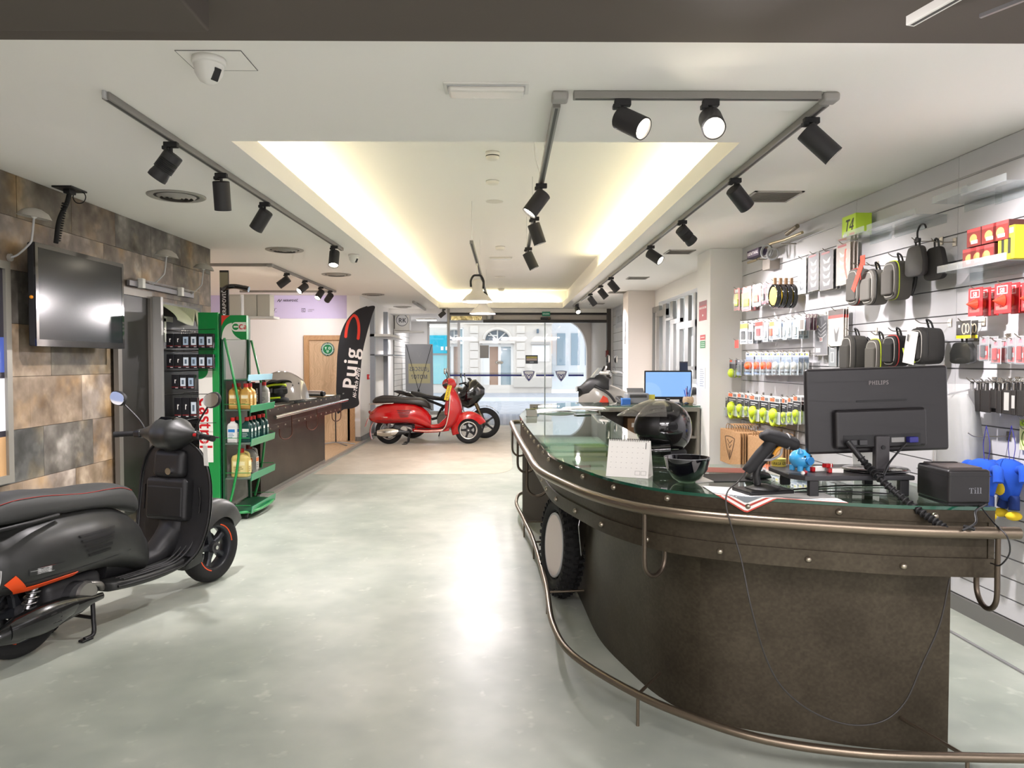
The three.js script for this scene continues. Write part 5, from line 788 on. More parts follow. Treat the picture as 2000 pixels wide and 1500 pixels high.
{
  const lb = (bg, a, b) => print(96, 128, (x) => { x.fillStyle = bg; x.fillRect(0, 0, 96, 128); x.fillStyle = a; x.fillRect(8, 12, 80, 34); x.fillStyle = b; x.fillRect(8, 60, 60, 8); x.fillRect(8, 78, 70, 8); x.fillRect(8, 96, 50, 8); }, 0.4);
  const gold = phys(0xc79a4a, 0.3, 0.2, { clearcoat: 0.4 }), dkg = phys(0x0f3e3a, 0.3, 0, { clearcoat: 0.5 }), wht = std(0xd9d8d4, 0.4), ylw = std(0xd2bd72, 0.42), gry = std(0x8b8a86, 0.4), redc = std(0xc0221e, 0.4), X = -2.65, Z = -7.38;
  const g0 = makeBottle('gold oil bottle with red cap on the upper rack shelf', 'gold bottles on the oil rack', { w: 0.1, d: 0.075, h: 0.245, body: gold, cap: redc, lab: lb('#d9b36a', '#efe2c0', '#8a6a30') }); g0.position.set(X + 0.065, rackLv[3], Z + 0.28);
  g0.userData.label = 'gold oil bottle with red cap at the inner corner beside the lettered side panel'; for (const [x, z, l] of [[0.175, 0.28, 'gold oil bottle with red cap at the outer front corner of the upper rack shelf'], [0.065, 0.17, 'gold oil bottle with red cap in the second file by the rack back panel'], [0.175, 0.17, 'gold oil bottle with red cap in the second file by the upper shelf lip']]) dup(g0, [X + x, rackLv[3], Z + z], 0, l);
  const gb = makeBottle('pale grey oil bottle with red cap on the upper rack shelf', 'grey bottles on the oil rack', { w: 0.1, d: 0.075, h: 0.245, body: std(0xb0aea6, 0.4), cap: redc, lab: lb('#d4d3cc', '#c9c8c0', '#888') }); gb.position.set(X + 0.175, rackLv[3], Z - 0.25); dup(gb, [X + 0.065, rackLv[3], Z - 0.25], 0, 'pale grey oil bottle with red cap by the rack back panel');
  const bk = thing('product_carton', 'upright black product carton with white vertical lettering on the oil rack', 'box', [X + 0.14, rackLv[3], Z - 0.08]); obj('carton', rb(0.12, 0.24, 0.07, 0.003, 0, 0.12, 0), MAT.black, bk); obj('print', new THREE.PlaneGeometry(0.03, 0.18).translate(0.03, 0.12, 0.0365), print(32, 192, (x) => { x.fillStyle = '#111'; x.fillRect(0, 0, 32, 192); x.save(); x.translate(16, 96); x.rotate(-Math.PI / 2); text(x, 'motorbike', 0, 0, 28, '#e8e8e8'); x.restore(); }), bk);
  const w0 = makeBottle('white oil bottle with red cap and blue label on the middle rack shelf', 'bottles on the middle rack shelf', { w: 0.1, d: 0.07, h: 0.24, body: wht, cap: redc, lab: lb('#e4e4e0', '#2a7ac0', '#6a8aa0') }); w0.position.set(X + 0.05, rackLv[2], Z + 0.29);
  const d0 = makeBottle('dark green oil bottle with red cap on the middle rack shelf', 'dark green bottles on the oil rack', { w: 0.1, d: 0.07, h: 0.24, body: dkg, cap: redc, lab: lb('#0f4a44', '#e4e4dc', '#b0c0b8') }); d0.position.set(X + 0.165, rackLv[2], Z + 0.24); d0.userData.label = 'dark green oil bottle next to the white bottle on the middle rack shelf'; for (const [x, z, l] of [[0.165, 0.14, 'second dark green oil bottle along the shelf lip from the white bottle'], [0.165, 0.04, 'third dark green oil bottle along the shelf lip from the white bottle'], [0.05, 0.17, 'dark green oil bottle behind the white bottle by the rack back panel'], [0.165, -0.12, 'fourth dark green oil bottle along the shelf lip from the white bottle'], [0.165, -0.24, 'last dark green oil bottle along the shelf lip, nearest the service counter']]) dup(d0, [X + x, rackLv[2], Z + z], 0, l);
  const y0 = makeBottle('large pale yellow oil jug with red cap on the lower rack shelf', 'jugs on the lower rack shelf', { w: 0.17, d: 0.11, h: 0.27, body: ylw, cap: redc, lab: lb('#dccb8c', '#e8dcb0', '#8a7a48'), handle: true }); y0.position.set(X + 0.11, rackLv[1], Z + 0.25);
  const j0 = makeBottle('large grey oil jug with dark red cap and orange label on the lower rack shelf', 'jugs on the lower rack shelf', { w: 0.16, d: 0.11, h: 0.28, body: gry, cap: std(0x6a1614, 0.4), lab: lb('#b9b6ae', '#d86a20', '#5a5a58'), handle: true }); j0.position.set(X + 0.11, rackLv[1], Z + 0.02);
}
// exhaust display board and white ledge in the service area
{
  const a = atZ(438, 530, 9), t = thing('exhaust_board', 'tall black board lettered AKRAPOVIC with an exhaust pipe on it', 'display board', [a.x, 0, -9]);
  obj('board', rb(0.105, 1.75, 0.03, 0.004, 0, 1.72, 0), MAT.black, t); obj('photo_print', new THREE.PlaneGeometry(0.1, 0.18).translate(0, 2.48, 0.0158), std(0x8d8a72, 0.4), t);
  obj('lettering', new THREE.PlaneGeometry(0.07, 0.42).translate(0, 2.18, 0.0162), print(64, 384, (x) => { x.fillStyle = '#111'; x.fillRect(0, 0, 64, 384); x.save(); x.translate(32, 192); x.rotate(-Math.PI / 2); text(x, 'AKRAPOVIČ', 0, 0, 56, '#dcdcdc', 'sans-serif', 'bold', 'center', 1.05); x.restore(); }), t);
  obj('exhaust_pipe', [tube([[0, 2.36, 0.05], [0.06, 2.39, 0.06], [0.14, 2.4, 0.04], [0.26, 2.38, 0.02]], 0.03, 30, 12), rod([0.24, 2.38, 0.02], [0.3, 2.365, 0.02], 0.036)], MAT.blackGloss, t); obj('stand_foot', rb(0.3, 0.02, 0.3, 0.006, 0, 0.86, 0), MAT.black, t); obj('stand_post', rod([0, 0.012, 0], [0, 0.86, 0], 0.02), MAT.black, t);
  const s = thing('white_wall_shelf', 'short white shelf carrying blank white boxes above the oil rack', 'shelf', [-3.25, 2.06, -9.6]); obj('plank', rb(0.62, 0.03, 0.25, 0.005), MAT.white, s); obj('upright', bx(0.05, 2.06, 0.05, -0.25, -1.02, -0.1), MAT.lightGrey, s);
  for (const [x, wl_] of [[-0.2, 'blank white carton at the upright end of the short white shelf'], [0.0, 'blank white carton in the middle of the short white shelf'], [0.17, 'blank white carton at the free end of the short white shelf']]) { const b = thing('white_carton', wl_, 'box', [-3.25 + x, 2.076, -9.6], 0, 'white cartons on the short shelf'); obj('carton', rb(0.16, 0.28, 0.18, 0.004, 0, 0.14, 0), std(0xc6c2b6, 0.7), b); obj('lid_line', bx(0.161, 0.002, 0.181, 0, 0.26, 0), MAT.grey, b); }
}
// ---------- dark service counter ----------
{
  const t = thing('service_counter', 'dark bronze service counter with chrome rail along the service area', 'counter'), bz = metres(new THREE.MeshStandardMaterial({ map: texBrush, color: 0x9a9090, metalness: 0.62, roughness: 0.36 }));
  obj('body', span(-3.1, -2.64, 0.03, 0.75, -10.85, -8.0), bz, t); obj('kick_plate', span(-2.66, -2.635, 0.012, 0.07, -10.85, -7.95), MAT.steel, t);
  obj('band', span(-3.12, -2.56, 0.74, 0.99, -11.5, -7.92), bz, t); for (const [y0, y1] of [[0.94, 0.99], [0.738, 0.8]]) obj('band_strip', span(-2.562, -2.552, y0, y1, -11.5, -7.92), bz, t);
  for (let z = -8.05; z > -11.45; z -= 0.28) for (const y of [0.965, 0.77]) obj('bolt', sph(0.011, -2.552, y, z, 1, 10), boltMat, t);
  obj('glass_top', span(-3.12, -2.53, 0.99, 1.002, -11.7, -7.92), topGlass, t);
  const ra = atX(537, 820, -2.47), rb2 = atX(668, 786.5, -2.47); obj('hand_rail', rod([-2.47, 0.9, ra.z], [-2.47, 0.9, -11.6], 0.022), MAT.chrome, t);
  for (const z of [-8.6, -9.75, -11.15]) { const pts = [[-2.47, 0.88, z], [-2.47, 0.76, z]]; for (let i = 0; i <= 8; i++) { const w = Math.PI * i / 8; pts.push([-2.515 + Math.cos(w) * 0.045 - 0.0, 0.68 - Math.sin(w) * 0.07, z + (1 - Math.cos(w)) * 0.09]); } pts.push([-2.56, 0.75, z + 0.18]); obj('hook_bracket', tube(pts, 0.007, 40, 8), std(0x5a3a30, 0.4, 0.7), t); }
}
function helmetShell(s = 1) { // full-face shell with a face opening, front towards +x
  const rings = [], N = 26, Mm = 40; for (let i = 0; i <= N; i++) { const v = i / N, el = -0.95 + v * (Math.PI / 2 + 0.95), r = []; for (let j = 0; j < Mm; j++) { const a = j / Mm * Math.PI * 2, fx = Math.cos(a); r.push(V(Math.cos(el) * fx * (fx > 0 ? 0.155 : 0.14) + 0.01 - Math.max(0, -el) * 0.012, 0.145 + Math.sin(el) * 0.135, Math.cos(el) * Math.sin(a) * 0.122).multiplyScalar(s)); } rings.push(r.reverse()); } return loft(rings, { caps: true });
}
{
  const z = -8.55, t = thing('off_road_helmet', 'black off-road helmet with fluorescent yellow chin and brow on the service counter', 'helmet', [-2.7, 1.003, z - 0.12], -0.75);
  obj('shell', helmetShell(1.02), MAT.blackMatte, t); obj('eye_port', [T(rb(0.1, 0.09, 0.2, 0.03), 0.115, 0.16, 0)], std(0x08080a, 0.3), t);
  obj('chin_bar', tube([[0.02, 0.05, 0.125], [0.13, 0.05, 0.09], [0.19, 0.06, 0], [0.13, 0.05, -0.09], [0.02, 0.05, -0.125]], 0.03, 40, 12), MAT.blackMatte, t);
  obj('yellow_brow', tube([[0.03, 0.2, 0.122], [0.1, 0.225, 0.09], [0.15, 0.235, 0], [0.1, 0.225, -0.09], [0.03, 0.2, -0.122]], 0.014, 40, 8), std(0xc6dc1e, 0.45), t); obj('yellow_chin_stripe', tube([[0.03, 0.07, 0.15], [0.13, 0.075, 0.115], [0.2, 0.082, 0.03]], 0.013, 24, 8), std(0xc6dc1e, 0.45), t);
  obj('peak', sheet((u, v) => { const a = v * 2 - 1; return V(0.06 + u * 0.24 - a * a * 0.05, 0.27 + Math.sin(u * 2.4) * 0.02 - a * a * 0.03, a * (0.12 - u * 0.03)); }, 10, 10, 0.006), MAT.blackMatte, t);
  const w = thing('windscreen', 'smoke tinted curved windscreen with bolt holes lying on the service counter', 'windscreen', [-2.78, 1.003, -9.3], 1.25); const smoke = phys(0xa39c92, 0.08, 0, { transmission: 0.45, thickness: 0 });
  obj('screen', sheet((u, v) => { const a = (v * 2 - 1), x = (u - 0.5) * 0.8, h = 0.36 * (1 - Math.pow(a, 2)) * (0.55 + 0.45 * Math.sin(Math.PI * (0.15 + u * 0.75))) + 0.02; return V(x, h + (a > 0 ? 0 : 0.0), a * 0.2 * (0.6 + 0.4 * Math.sin(Math.PI * u))); }, 20, 20, 0.004), smoke, w);
  for (const [x, y, zz] of [[-0.12, 0.27, 0.08], [0.05, 0.29, 0.08], [0.16, 0.22, 0.12], [0.0, 0.2, 0.14]]) obj('bolt', sph(0.011, x, y, zz, 1, 10), MAT.darkGrey, w);
  const g = thing('black_case_lid', 'dark pointed plastic case under the smoke windscreen', 'case', [-2.86, 1.003, -10.05], 0.1); obj('shell', rb(0.3, 0.16, 0.3, 0.07, 0, 0.08, 0, 0, 0, 0, 4), MAT.darkGrey, g); obj('rim', rb(0.31, 0.02, 0.31, 0.009, 0, 0.08, 0), MAT.black, g);
  const e = thing('exhaust_silencer', 'short steel exhaust silencer lying on the service counter', 'exhaust', [-2.72, 1.046, -10.55], -0.5); obj('can', rod([-0.18, 0, 0], [0.16, 0, 0], 0.042), MAT.steel, e); obj('end_cap', rod([0.16, 0, 0], [0.2, 0, 0], 0.043, 0.03), MAT.black, e); obj('inlet', rod([-0.18, 0, 0], [-0.28, 0, 0], 0.026), MAT.steel, e);
  for (const [x, zz, r, l] of [[-2.66, -8.2, 0.2, 'white paper sheet near the helmet end of the service counter'], [-2.7, -10.0, -0.2, 'white paper sheet beside the windscreen on the service counter'], [-2.62, -10.9, 0.1, 'white paper sheet hanging over the end of the service counter']]) { const p = tag(obj('paper_sheet', rb(0.21, 0.002, 0.297, 0.0008), MAT.paper), l, 'paper', 'papers on the service counter'); p.position.set(x, 1.0045, zz); p.rotation.y = r; }
}
// ---------- feather flag ----------
{
  const z = -13.25, B = atZ(656, 864, 13.25), t = thing('feather_flag', 'black feather flag lettered Puig with a red crescent', 'flag', [B.x, 0, z]);
  const pts = [[671, 800], [660, 808], [657, 795], [659, 740], [661, 690], [668, 650], [682, 622], [700, 606], [718, 599], [732, 598], [727, 615], [717, 650], [708, 690], [703, 740], [700, 775], [701, 790], [690, 797]].map(([px, py]) => { const p = atZ(px, py, 13.25); return [p.x - B.x, p.y]; });
  const out = smooth2(pts, 90), x0 = Math.min(...out.map((p) => p[0])), x1 = Math.max(...out.map((p) => p[0])), y0 = Math.min(...out.map((p) => p[1])), y1 = Math.max(...out.map((p) => p[1]));
  const g = ext(out, 0.006), uv = g.attributes.uv, po = g.attributes.position; for (let i = 0; i < uv.count; i++) uv.setXY(i, (po.getX(i) - x0) / (x1 - x0), (po.getY(i) - y0) / (y1 - y0));
  const W = 360, H = Math.round(360 * (y1 - y0) / (x1 - x0)), K = (px, py) => [(px - 657) / 75 * W, (py - 598) / 210 * H];
  obj('cloth', g, print(W, H, (x) => { x.fillStyle = '#15161c'; x.fillRect(0, 0, W, H); x.strokeStyle = '#d8331f'; x.lineCap = 'round'; x.beginPath(); const [cx, cy] = K(694, 645); x.lineWidth = 26; x.ellipse(cx - 26, cy + 40, 58, 172, 0.1, Math.PI * 0.95, Math.PI * 2.06); x.stroke();
    x.save(); const [tx, ty] = K(686, 716); x.translate(tx, ty); x.rotate(-Math.PI / 2 + 0.1); text(x, 'Puig', -20, 0, 165, '#ece6e4', 'sans-serif', 'bold', 'center', 1.12); x.restore(); x.save(); const [sx, sy] = K(696, 748); x.translate(sx, sy); x.rotate(-Math.PI / 2 + 0.16); text(x, 'Hi-Tech Parts', 0, 0, 44, '#ece6e4', 'sans-serif', 'italic bold'); x.restore(); }, 0.7), t);
  obj('pole', tube([[0, 0.05, 0], [0.0, 0.6, 0], ...[[657, 795], [659, 740], [661, 690], [668, 650], [682, 622], [700, 606], [718, 599]].map(([px, py]) => { const p = atZ(px, py, 13.25); return [p.x - B.x - 0.006, p.y + 0.004, 0]; })], 0.011, 60, 8), MAT.black, t);
  obj('cross_base', [tube([[-0.32, 0.02, 0.12], [0, 0.055, 0], [0.32, 0.02, -0.1]], 0.011, 20, 8), tube([[-0.2, 0.02, -0.2], [0, 0.055, 0], [0.24, 0.02, 0.2]], 0.011, 20, 8)], MAT.alu, t);
}
// ---------- white shelving and the display bay ----------
{
  const t = thing('wall_shelving', 'tall grey uprights with a white shelf on the far white wall', 'shelving', [0, 0, 0]), pm = std(0x9a9ea4, 0.45, 0.3);
  for (const [px, z] of [[726, 14.95], [753, 16.6]]) obj('upright', span(-2.71, -2.62, 0, 2.6, -z - 0.05, -z + 0.05), pm, t);
  obj('shelf_board', span(-2.71, -2.3, 2.0, 2.05, -17.2, -14.9), MAT.white, t); obj('shelf_tray', span(-2.71, -2.25, 1.62, 1.64, -16.7, -14.9), pm, t);
  const s = thing('bay_slat_panel', 'white slatted panel on the side of the display bay', 'slat panel', [0, 0, 0]); obj('backing', span(-2.71, -2.69, 0.6, 2.3, -20.8, -18.0), MAT.grey, s); for (let y = 0.62; y < 2.25; y += 0.14) obj('slat', span(-2.69, -2.678, y, y + 0.128, -20.8, -18.0), MAT.white, s);
  const rk = thing('round_logo_box', 'white box with a round RK emblem above the display bay', 'box', [atZ(787, 626, 18.2).x, atZ(787, 626, 18.2).y, -18.2]); obj('carton', rb(0.36, 0.5, 0.3, 0.008), MAT.white, rk); obj('emblem', new THREE.CircleGeometry(0.15, 30).translate(0, 0, 0.1515), print(128, 128, (x) => { x.fillStyle = '#e9eaec'; x.fillRect(0, 0, 128, 128); x.strokeStyle = '#555a60'; x.lineWidth = 6; x.beginPath(); x.arc(64, 64, 58, 0, 7); x.stroke(); text(x, 'RK', 64, 66, 62, '#4a4e55', 'sans-serif', 'bold'); }), rk);
  obj('bracket_shelf', rb(0.8, 0.04, 0.34, 0.006, 0.1, -0.28, 0), MAT.white, rk);
  const b = thing('x_banner', 'grey stand-up banner seen from behind with a yellow band in the display bay', 'banner', [atZ(819, 700, 19.4).x, 0, -19.4]);
  const m = print(256, 512, (x) => { x.fillStyle = '#b2b5bb'; x.fillRect(0, 0, 256, 512); x.fillStyle = '#dcd6ac'; x.fillRect(28, 150, 200, 150); x.save(); x.translate(256, 0); x.scale(-1, 1); text(x, '¿BUSCAS', 128, 190, 44, '#8e9096'); text(x, 'MOTO?', 128, 250, 44, '#7e8086'); text(x, 'MOTOS', 128, 440, 46, '#b9bcc0'); x.restore(); x.strokeStyle = '#b9bcc0'; x.lineWidth = 5; x.beginPath(); x.moveTo(108, 60); x.lineTo(128, 100); x.lineTo(148, 60); x.stroke(); }, 0.7);
  obj('sheet', T(new THREE.BoxGeometry(0.72, 1.75, 0.004), 0, 1.08, 0, 0.1), m, b); obj('rods', [rod([-0.33, 0.22, 0.02], [0.0, 0.75, 0.18], 0.007), rod([0.33, 1.93, 0.09], [0.0, 0.75, 0.18], 0.007), rod([-0.33, 1.93, 0.09], [0.0, 0.75, 0.18], 0.007), rod([0.33, 0.22, 0.02], [0.0, 0.75, 0.18], 0.007), rod([0, 0.75, 0.18], [0, 0.0, 0.4], 0.008)], MAT.black, b); obj('joint', sph(0.03, 0, 0.75, 0.18), MAT.black, b);
}
// ---------- goods on the slat wall ----------
const WR = WA - Math.PI / 2;
const wallPos = (L, off = 0) => wallW(V(-off, L.y, L.z));
const hookM = std(0x9a948a, 0.3, 0.9);
function wallThing(name, label, cat, px, py, off, group) { const L = onWall(px, py, off); return thing(name, label, cat, wallPos(L), WR, group); }
const ORD = ['first', 'second', 'third', 'fourth', 'fifth', 'sixth', 'seventh', 'eighth', 'ninth', 'tenth', 'eleventh', 'twelfth'];
const depthWord = (i, n) => n < 2 ? '' : i === 0 ? 'outermost ' : i === n - 1 ? 'rearmost ' : n === 3 ? 'middle ' : ORD[i] + ' ';
const sayHook = new Map();
let hookCount = 0;
function wallHook(L, len, label) { const k = sayHook.get(label) ?? 0; sayHook.set(label, k + 1); if (k || /hook (carrying|in|under)/.test(label)) label = ORD[Math.min(k, 11)] + ' ' + label.split(' ').slice(0, 11).join(' ') + ' from the pillar'; const t = thing('wall_hook', label, 'hook', wallPos(L), WR, 'steel display hooks on the slat wall'); obj('plate', rb(0.035, 0.05, 0.006, 0.002, 0, 0, 0.003), hookM, t); obj('prong', tube([[0, 0, 0.004], [0, -0.002, len * 0.6], [0, 0.0, len * 0.92], [0, 0.02, len + 0.015]], 0.0028, 16, 6), hookM, t); hookCount++; return t; }
function hang(x0, x1, y0, y1, { off = 0.2, n = 3, gap = 0.03, build, name = 'hanging_pack', label, cat = 'pack', group, hook }) {
  const xm = (x0 + x1) / 2, a = onWall(x0, y0, off), b = onWall(x1, y0, off), c = onWall(xm, y0, off), d = onWall(xm, y1, off), w = Math.abs(a.z - b.z), h = c.y - d.y;
  const L = V(0, c.y, (a.z + b.z) / 2); let proto;
  wallHook(V(0, c.y - 0.008, L.z), off + 0.02, hook ?? 'steel hook under the ' + label.split(' ').slice(0, 8).join(' '));
  for (let i = 0; i < n; i++) {
    const o = off - i * gap; if (o < 0.008) break;
    const p = wallPos(V(0, c.y, L.z), o);
    if (!proto) { proto = thing(name, depthWord(i, n) + label, cat, p, WR, group); build(proto, w, h); } else dup(proto, p, WR + (i % 2 ? 0.008 : -0.008), depthWord(i, n) + label);
  }
  return { w, h, L };
}
const cardPrint = (() => { const cache = new Map(); return (key, w, h, fn) => { if (!cache.has(key)) cache.set(key, print(w, h, fn, 0.45)); return cache.get(key); }; })();
const bubble = phys(0xf4f8fa, 0.05, 0, { transmission: 0.92, thickness: 0 });
function blister(card, content, { bub = true, cardTop = 0.3, depth = 0.018 } = {}) { return (t, w, h) => {
  obj('card', rb(w, h, 0.0016, 0.0006, 0, -h / 2, 0), MAT.paper, t); obj('card_print', new THREE.PlaneGeometry(w * 0.98, h * 0.985).translate(0, -h / 2, 0.0011), card, t);
  if (bub) obj('bubble', rb(w * 0.84, h * (1 - cardTop - 0.06), depth, 0.006, 0, -h * (cardTop + (1 - cardTop) / 2), depth / 2 + 0.0016), bubble, t);
  content?.(t, w, h, depth);
}; }
const neon = std(0xc9e02a, 0.5), neonO = std(0xff5a1e, 0.45);
// --- ear plug packs in the low row
{
  const m = cardPrint('plug', 64, 160, (x) => { x.fillStyle = '#c9cac8'; x.fillRect(0, 0, 64, 160); x.fillStyle = '#e86a3a'; x.fillRect(4, 6, 28, 22); x.fillStyle = '#6a6a6a'; x.fillRect(36, 8, 22, 18); x.fillStyle = '#1c1d20'; x.fillRect(0, 32, 64, 54); x.fillStyle = '#d5d5d5'; x.fillRect(8, 44, 46, 5); x.fillRect(8, 56, 30, 4); });
  const plugs = (t, w, h, d) => { obj('ear_plug', sph(w * 0.3, -w * 0.02, -h * 0.64, d * 0.5, [1, 0.75, 0.5], 12), neon, t); obj('cord', T(new THREE.TorusGeometry(w * 0.22, w * 0.06, 6, 18), -w * 0.05, -h * 0.83, d * 0.5), neon, t); };
  [[1409, 1420, 774, 812], [1422, 1440, 767, 812], [1440, 1454, 768, 814], [1455, 1463, 770, 814], [1464, 1483, 772, 822], [1485, 1502, 774, 824], [1503, 1524, 776, 828], [1527, 1538, 778, 829], [1539, 1549, 776, 829], [1549, 1565, 773, 828]].forEach(([a, b, c, d], i) => hang(a, b, c, d, { off: 0.17, n: 4, gap: 0.035, build: blister(m, plugs, { cardTop: 0.52, depth: 0.02 }), label: 'clear pack of neon yellow ear plugs on the ' + ORD[i] + ' hook from the pillar', group: 'ear plug packs on the slat wall', hook: i % 2 ? undefined : 'steel hook carrying neon ear plug packs' }));
}
// --- bulb packs in the two rows above
{
  const m = cardPrint('bulb', 64, 160, (x) => { x.fillStyle = '#cfd4da'; x.fillRect(0, 0, 64, 160); x.fillStyle = '#8795ad'; x.fillRect(0, 30, 64, 44); x.fillStyle = '#4e5a66'; x.fillRect(6, 8, 22, 14); x.fillStyle = '#d8d24a'; x.fillRect(34, 8, 20, 12); x.fillStyle = '#e9edf0'; x.fillRect(6, 132, 52, 20); });
  const lens = (mat) => (t, w, h, d) => { obj('lens', T(lathe([[0, 0.5], [0.2, 0.44], [0.34, 0.2], [0.36, -0.1], [0.26, -0.45], [0, -0.5]].map(([r, y]) => [r * w * 0.95, y * h * 0.34]), 14), 0, -h * 0.58, d * 0.5, 0, 0, 0, [1, 1, 0.5]), mat, t); obj('socket', rb(w * 0.6, h * 0.08, d * 0.6, 0.003, 0, -h * 0.86, d * 0.5), MAT.darkGrey, t); };
  const clearLens = phys(0xdedbd2, 0.12, 0, { clearcoat: 1 });
  const o = lens(neonO), c = lens(clearLens), gB = 'bulb packs on the slat wall';
  [[1457, 1472, 0], [1475, 1486, 0], [1488, 1500, 0], [1500, 1510, 0], [1511, 1524, 1], [1526, 1536, 1], [1536, 1546, 1], [1548, 1560, 1]].forEach(([a, b, k], i) => hang(a, b, 688 - (i > 3 ? 0 : 0), 733, { off: 0.18, n: 3, gap: 0.045, build: blister(m, k ? c : o, { cardTop: 0.28, depth: 0.026 }), label: (k ? 'pack with a white indicator lens, ' : 'pack with an orange indicator lens, ') + ORD[i] + ' lens hook from the pillar', group: (k ? 'white ' : 'orange ') + gB, hook: i % 2 ? undefined : 'steel hook carrying indicator lens packs' }));
  hang(1425, 1436, 702, 736, { off: 0.18, n: 3, gap: 0.04, build: blister(cardPrint('dk', 64, 160, (x) => { x.fillStyle = '#8a8a90'; x.fillRect(0, 0, 64, 160); x.fillStyle = '#d9583a'; x.fillRect(4, 6, 26, 18); x.fillStyle = '#2a2a2e'; x.fillRect(0, 40, 64, 60); }), (t, w, h, d) => obj('yellow_ball', sph(w * 0.35, 0, -h * 0.78, d * 0.5, [1, 0.8, 0.6], 12), neon, t), { cardTop: 0.5 }), label: 'small grey pack with a neon yellow ball next to the orange lens packs', group: 'small grey packs', hook: 'steel hook carrying small grey packs' });
  hang(1440, 1448, 702, 734, { off: 0.18, n: 3, gap: 0.04, build: blister(cardPrint('dk2', 64, 160, (x) => { x.fillStyle = '#77777e'; x.fillRect(0, 0, 64, 160); x.fillStyle = '#d0d0d4'; x.fillRect(12, 8, 26, 16); x.fillStyle = '#2a2a2e'; x.fillRect(10, 50, 44, 80); }), null, { cardTop: 0.3 }), label: 'small dark pack beside the neon yellow ball packs', group: 'small dark packs' });
  // row of mixed packs
  const mix = [[1446, 1460, 627, 672, '#f0efe8', '#e8d84a', MAT.black], [1462, 1471, 629, 672, '#b8b6ba', '#8a8890', MAT.black], [1475, 1490, 624, 664, '#f2efec', '#d8342a', MAT.red], [1491, 1500, 626, 668, '#d4d6d8', '#a8b0b8', MAT.lightGrey], [1503, 1512, 624, 664, '#d8d8da', '#e87a3a', neonO], [1513, 1526, 624, 662, '#c8d2dc', '#8aa0c0', clearLens], [1529, 1537, 626, 664, '#c8d2dc', '#7a8ea8', clearLens], [1537, 1546, 622, 660, '#d0d6da', '#9aa8b4', clearLens], [1548, 1560, 620, 662, '#c8d4da', '#8aa0b0', clearLens]];
  mix.forEach(([a, b, y0, y1, bg, ac, mt], i) => hang(a, b, y0, y1, { off: 0.19, n: 3, gap: 0.045, build: blister(cardPrint('mix' + i, 64, 160, (x) => { x.fillStyle = bg; x.fillRect(0, 0, 64, 160); x.fillStyle = ac; x.fillRect(0, 18, 64, 34); x.fillStyle = '#555'; x.fillRect(8, 6, 30, 8); x.fillRect(8, 140, 44, 8); }), (t, w, h, d) => obj('contents', rb(w * 0.45, h * 0.36, d * 0.7, 0.006, 0, -h * 0.62, d * 0.45), mt, t), { cardTop: 0.32 }), label: 'pack with ' + ['a yellow header and a black part', 'a plain grey header and a black part', 'a red header and a red part', 'a pale grey header and a grey part', 'an orange header and an orange part', 'a light blue header and a wide white lens', 'a steel blue header and a narrow white lens', 'a silver header and a white lens', 'a grey blue header and a white lens'][i] + ' in the mixed row', group: 'packs in the mixed row', hook: i % 2 ? undefined : 'steel hook in the mixed row of packs' }));
}
// --- lamp packs and cable locks, upper row
{
  const m = (a, b) => cardPrint('lamp' + a, 64, 160, (x) => { x.fillStyle = a; x.fillRect(0, 0, 64, 160); x.fillStyle = b; x.fillRect(6, 40, 40, 64); x.fillStyle = '#444'; x.fillRect(8, 112, 44, 26); x.fillStyle = '#f0f0f0'; x.fillRect(10, 8, 36, 24); });
  [[1434, 1445, 563, 606, '#d98a88', '#d8e038'], [1450, 1467, 560, 607, '#e08a8e', '#dce43a'], [1470, 1486, 555, 598, '#ece8e8', '#d83a40'], [1488, 1496, 554, 594, '#9a5a68', '#5a3a44'], [1498, 1508, 553, 590, '#b0606c', '#7a3a44']].forEach(([a, b, y0, y1, c, d], i) => hang(a, b, y0, y1, { off: 0.2, n: 3, gap: 0.045, build: blister(m(c, d), (t, w, h, dp) => obj('lamp_unit', rb(w * 0.5, h * 0.3, dp * 0.8, 0.006, w * 0.05, -h * 0.66, dp * 0.45), i < 2 ? neon : i === 2 ? MAT.red : MAT.darkGrey, t), { cardTop: 0.2 }), label: ['narrow pink pack with a yellow panel beside the cable locks', 'wide pink pack with a yellow panel beside the cable locks', 'white pack with a red lamp beside the cable locks', 'dark plum pack beside the cable locks', 'dull red pack next to the cable locks'][i], group: 'lamp packs in the upper row', hook: 'steel hook carrying lamp packs' }));
  const cl = hang(1503, 1524, 548, 600, { off: 0.24, n: 4, gap: 0.05, name: 'cable_lock', label: 'coiled black cable lock with a yellow card hanging on a hook', cat: 'lock', group: 'cable locks on the slat wall', hook: 'long steel hook carrying cable locks', build: (t, w, h) => { const r = Math.min(w * 0.5, h * 0.42); obj('coil', [0, 1, 2].map((k) => T(new THREE.TorusGeometry(r, 0.009, 8, 36), 0, -h * 0.58, 0.012 * k - 0.012)), MAT.blackGloss, t); obj('info_card', T(new THREE.CylinderGeometry(r * 0.82, r * 0.82, 0.002, 28), 0, -h * 0.58, 0.014, Math.PI / 2), std(0xd8b626, 0.5), t); obj('lock_head', rb(0.03, 0.07, 0.03, 0.008, 0, -0.01, 0), std(0x8a6a4a, 0.4), t); } });
}
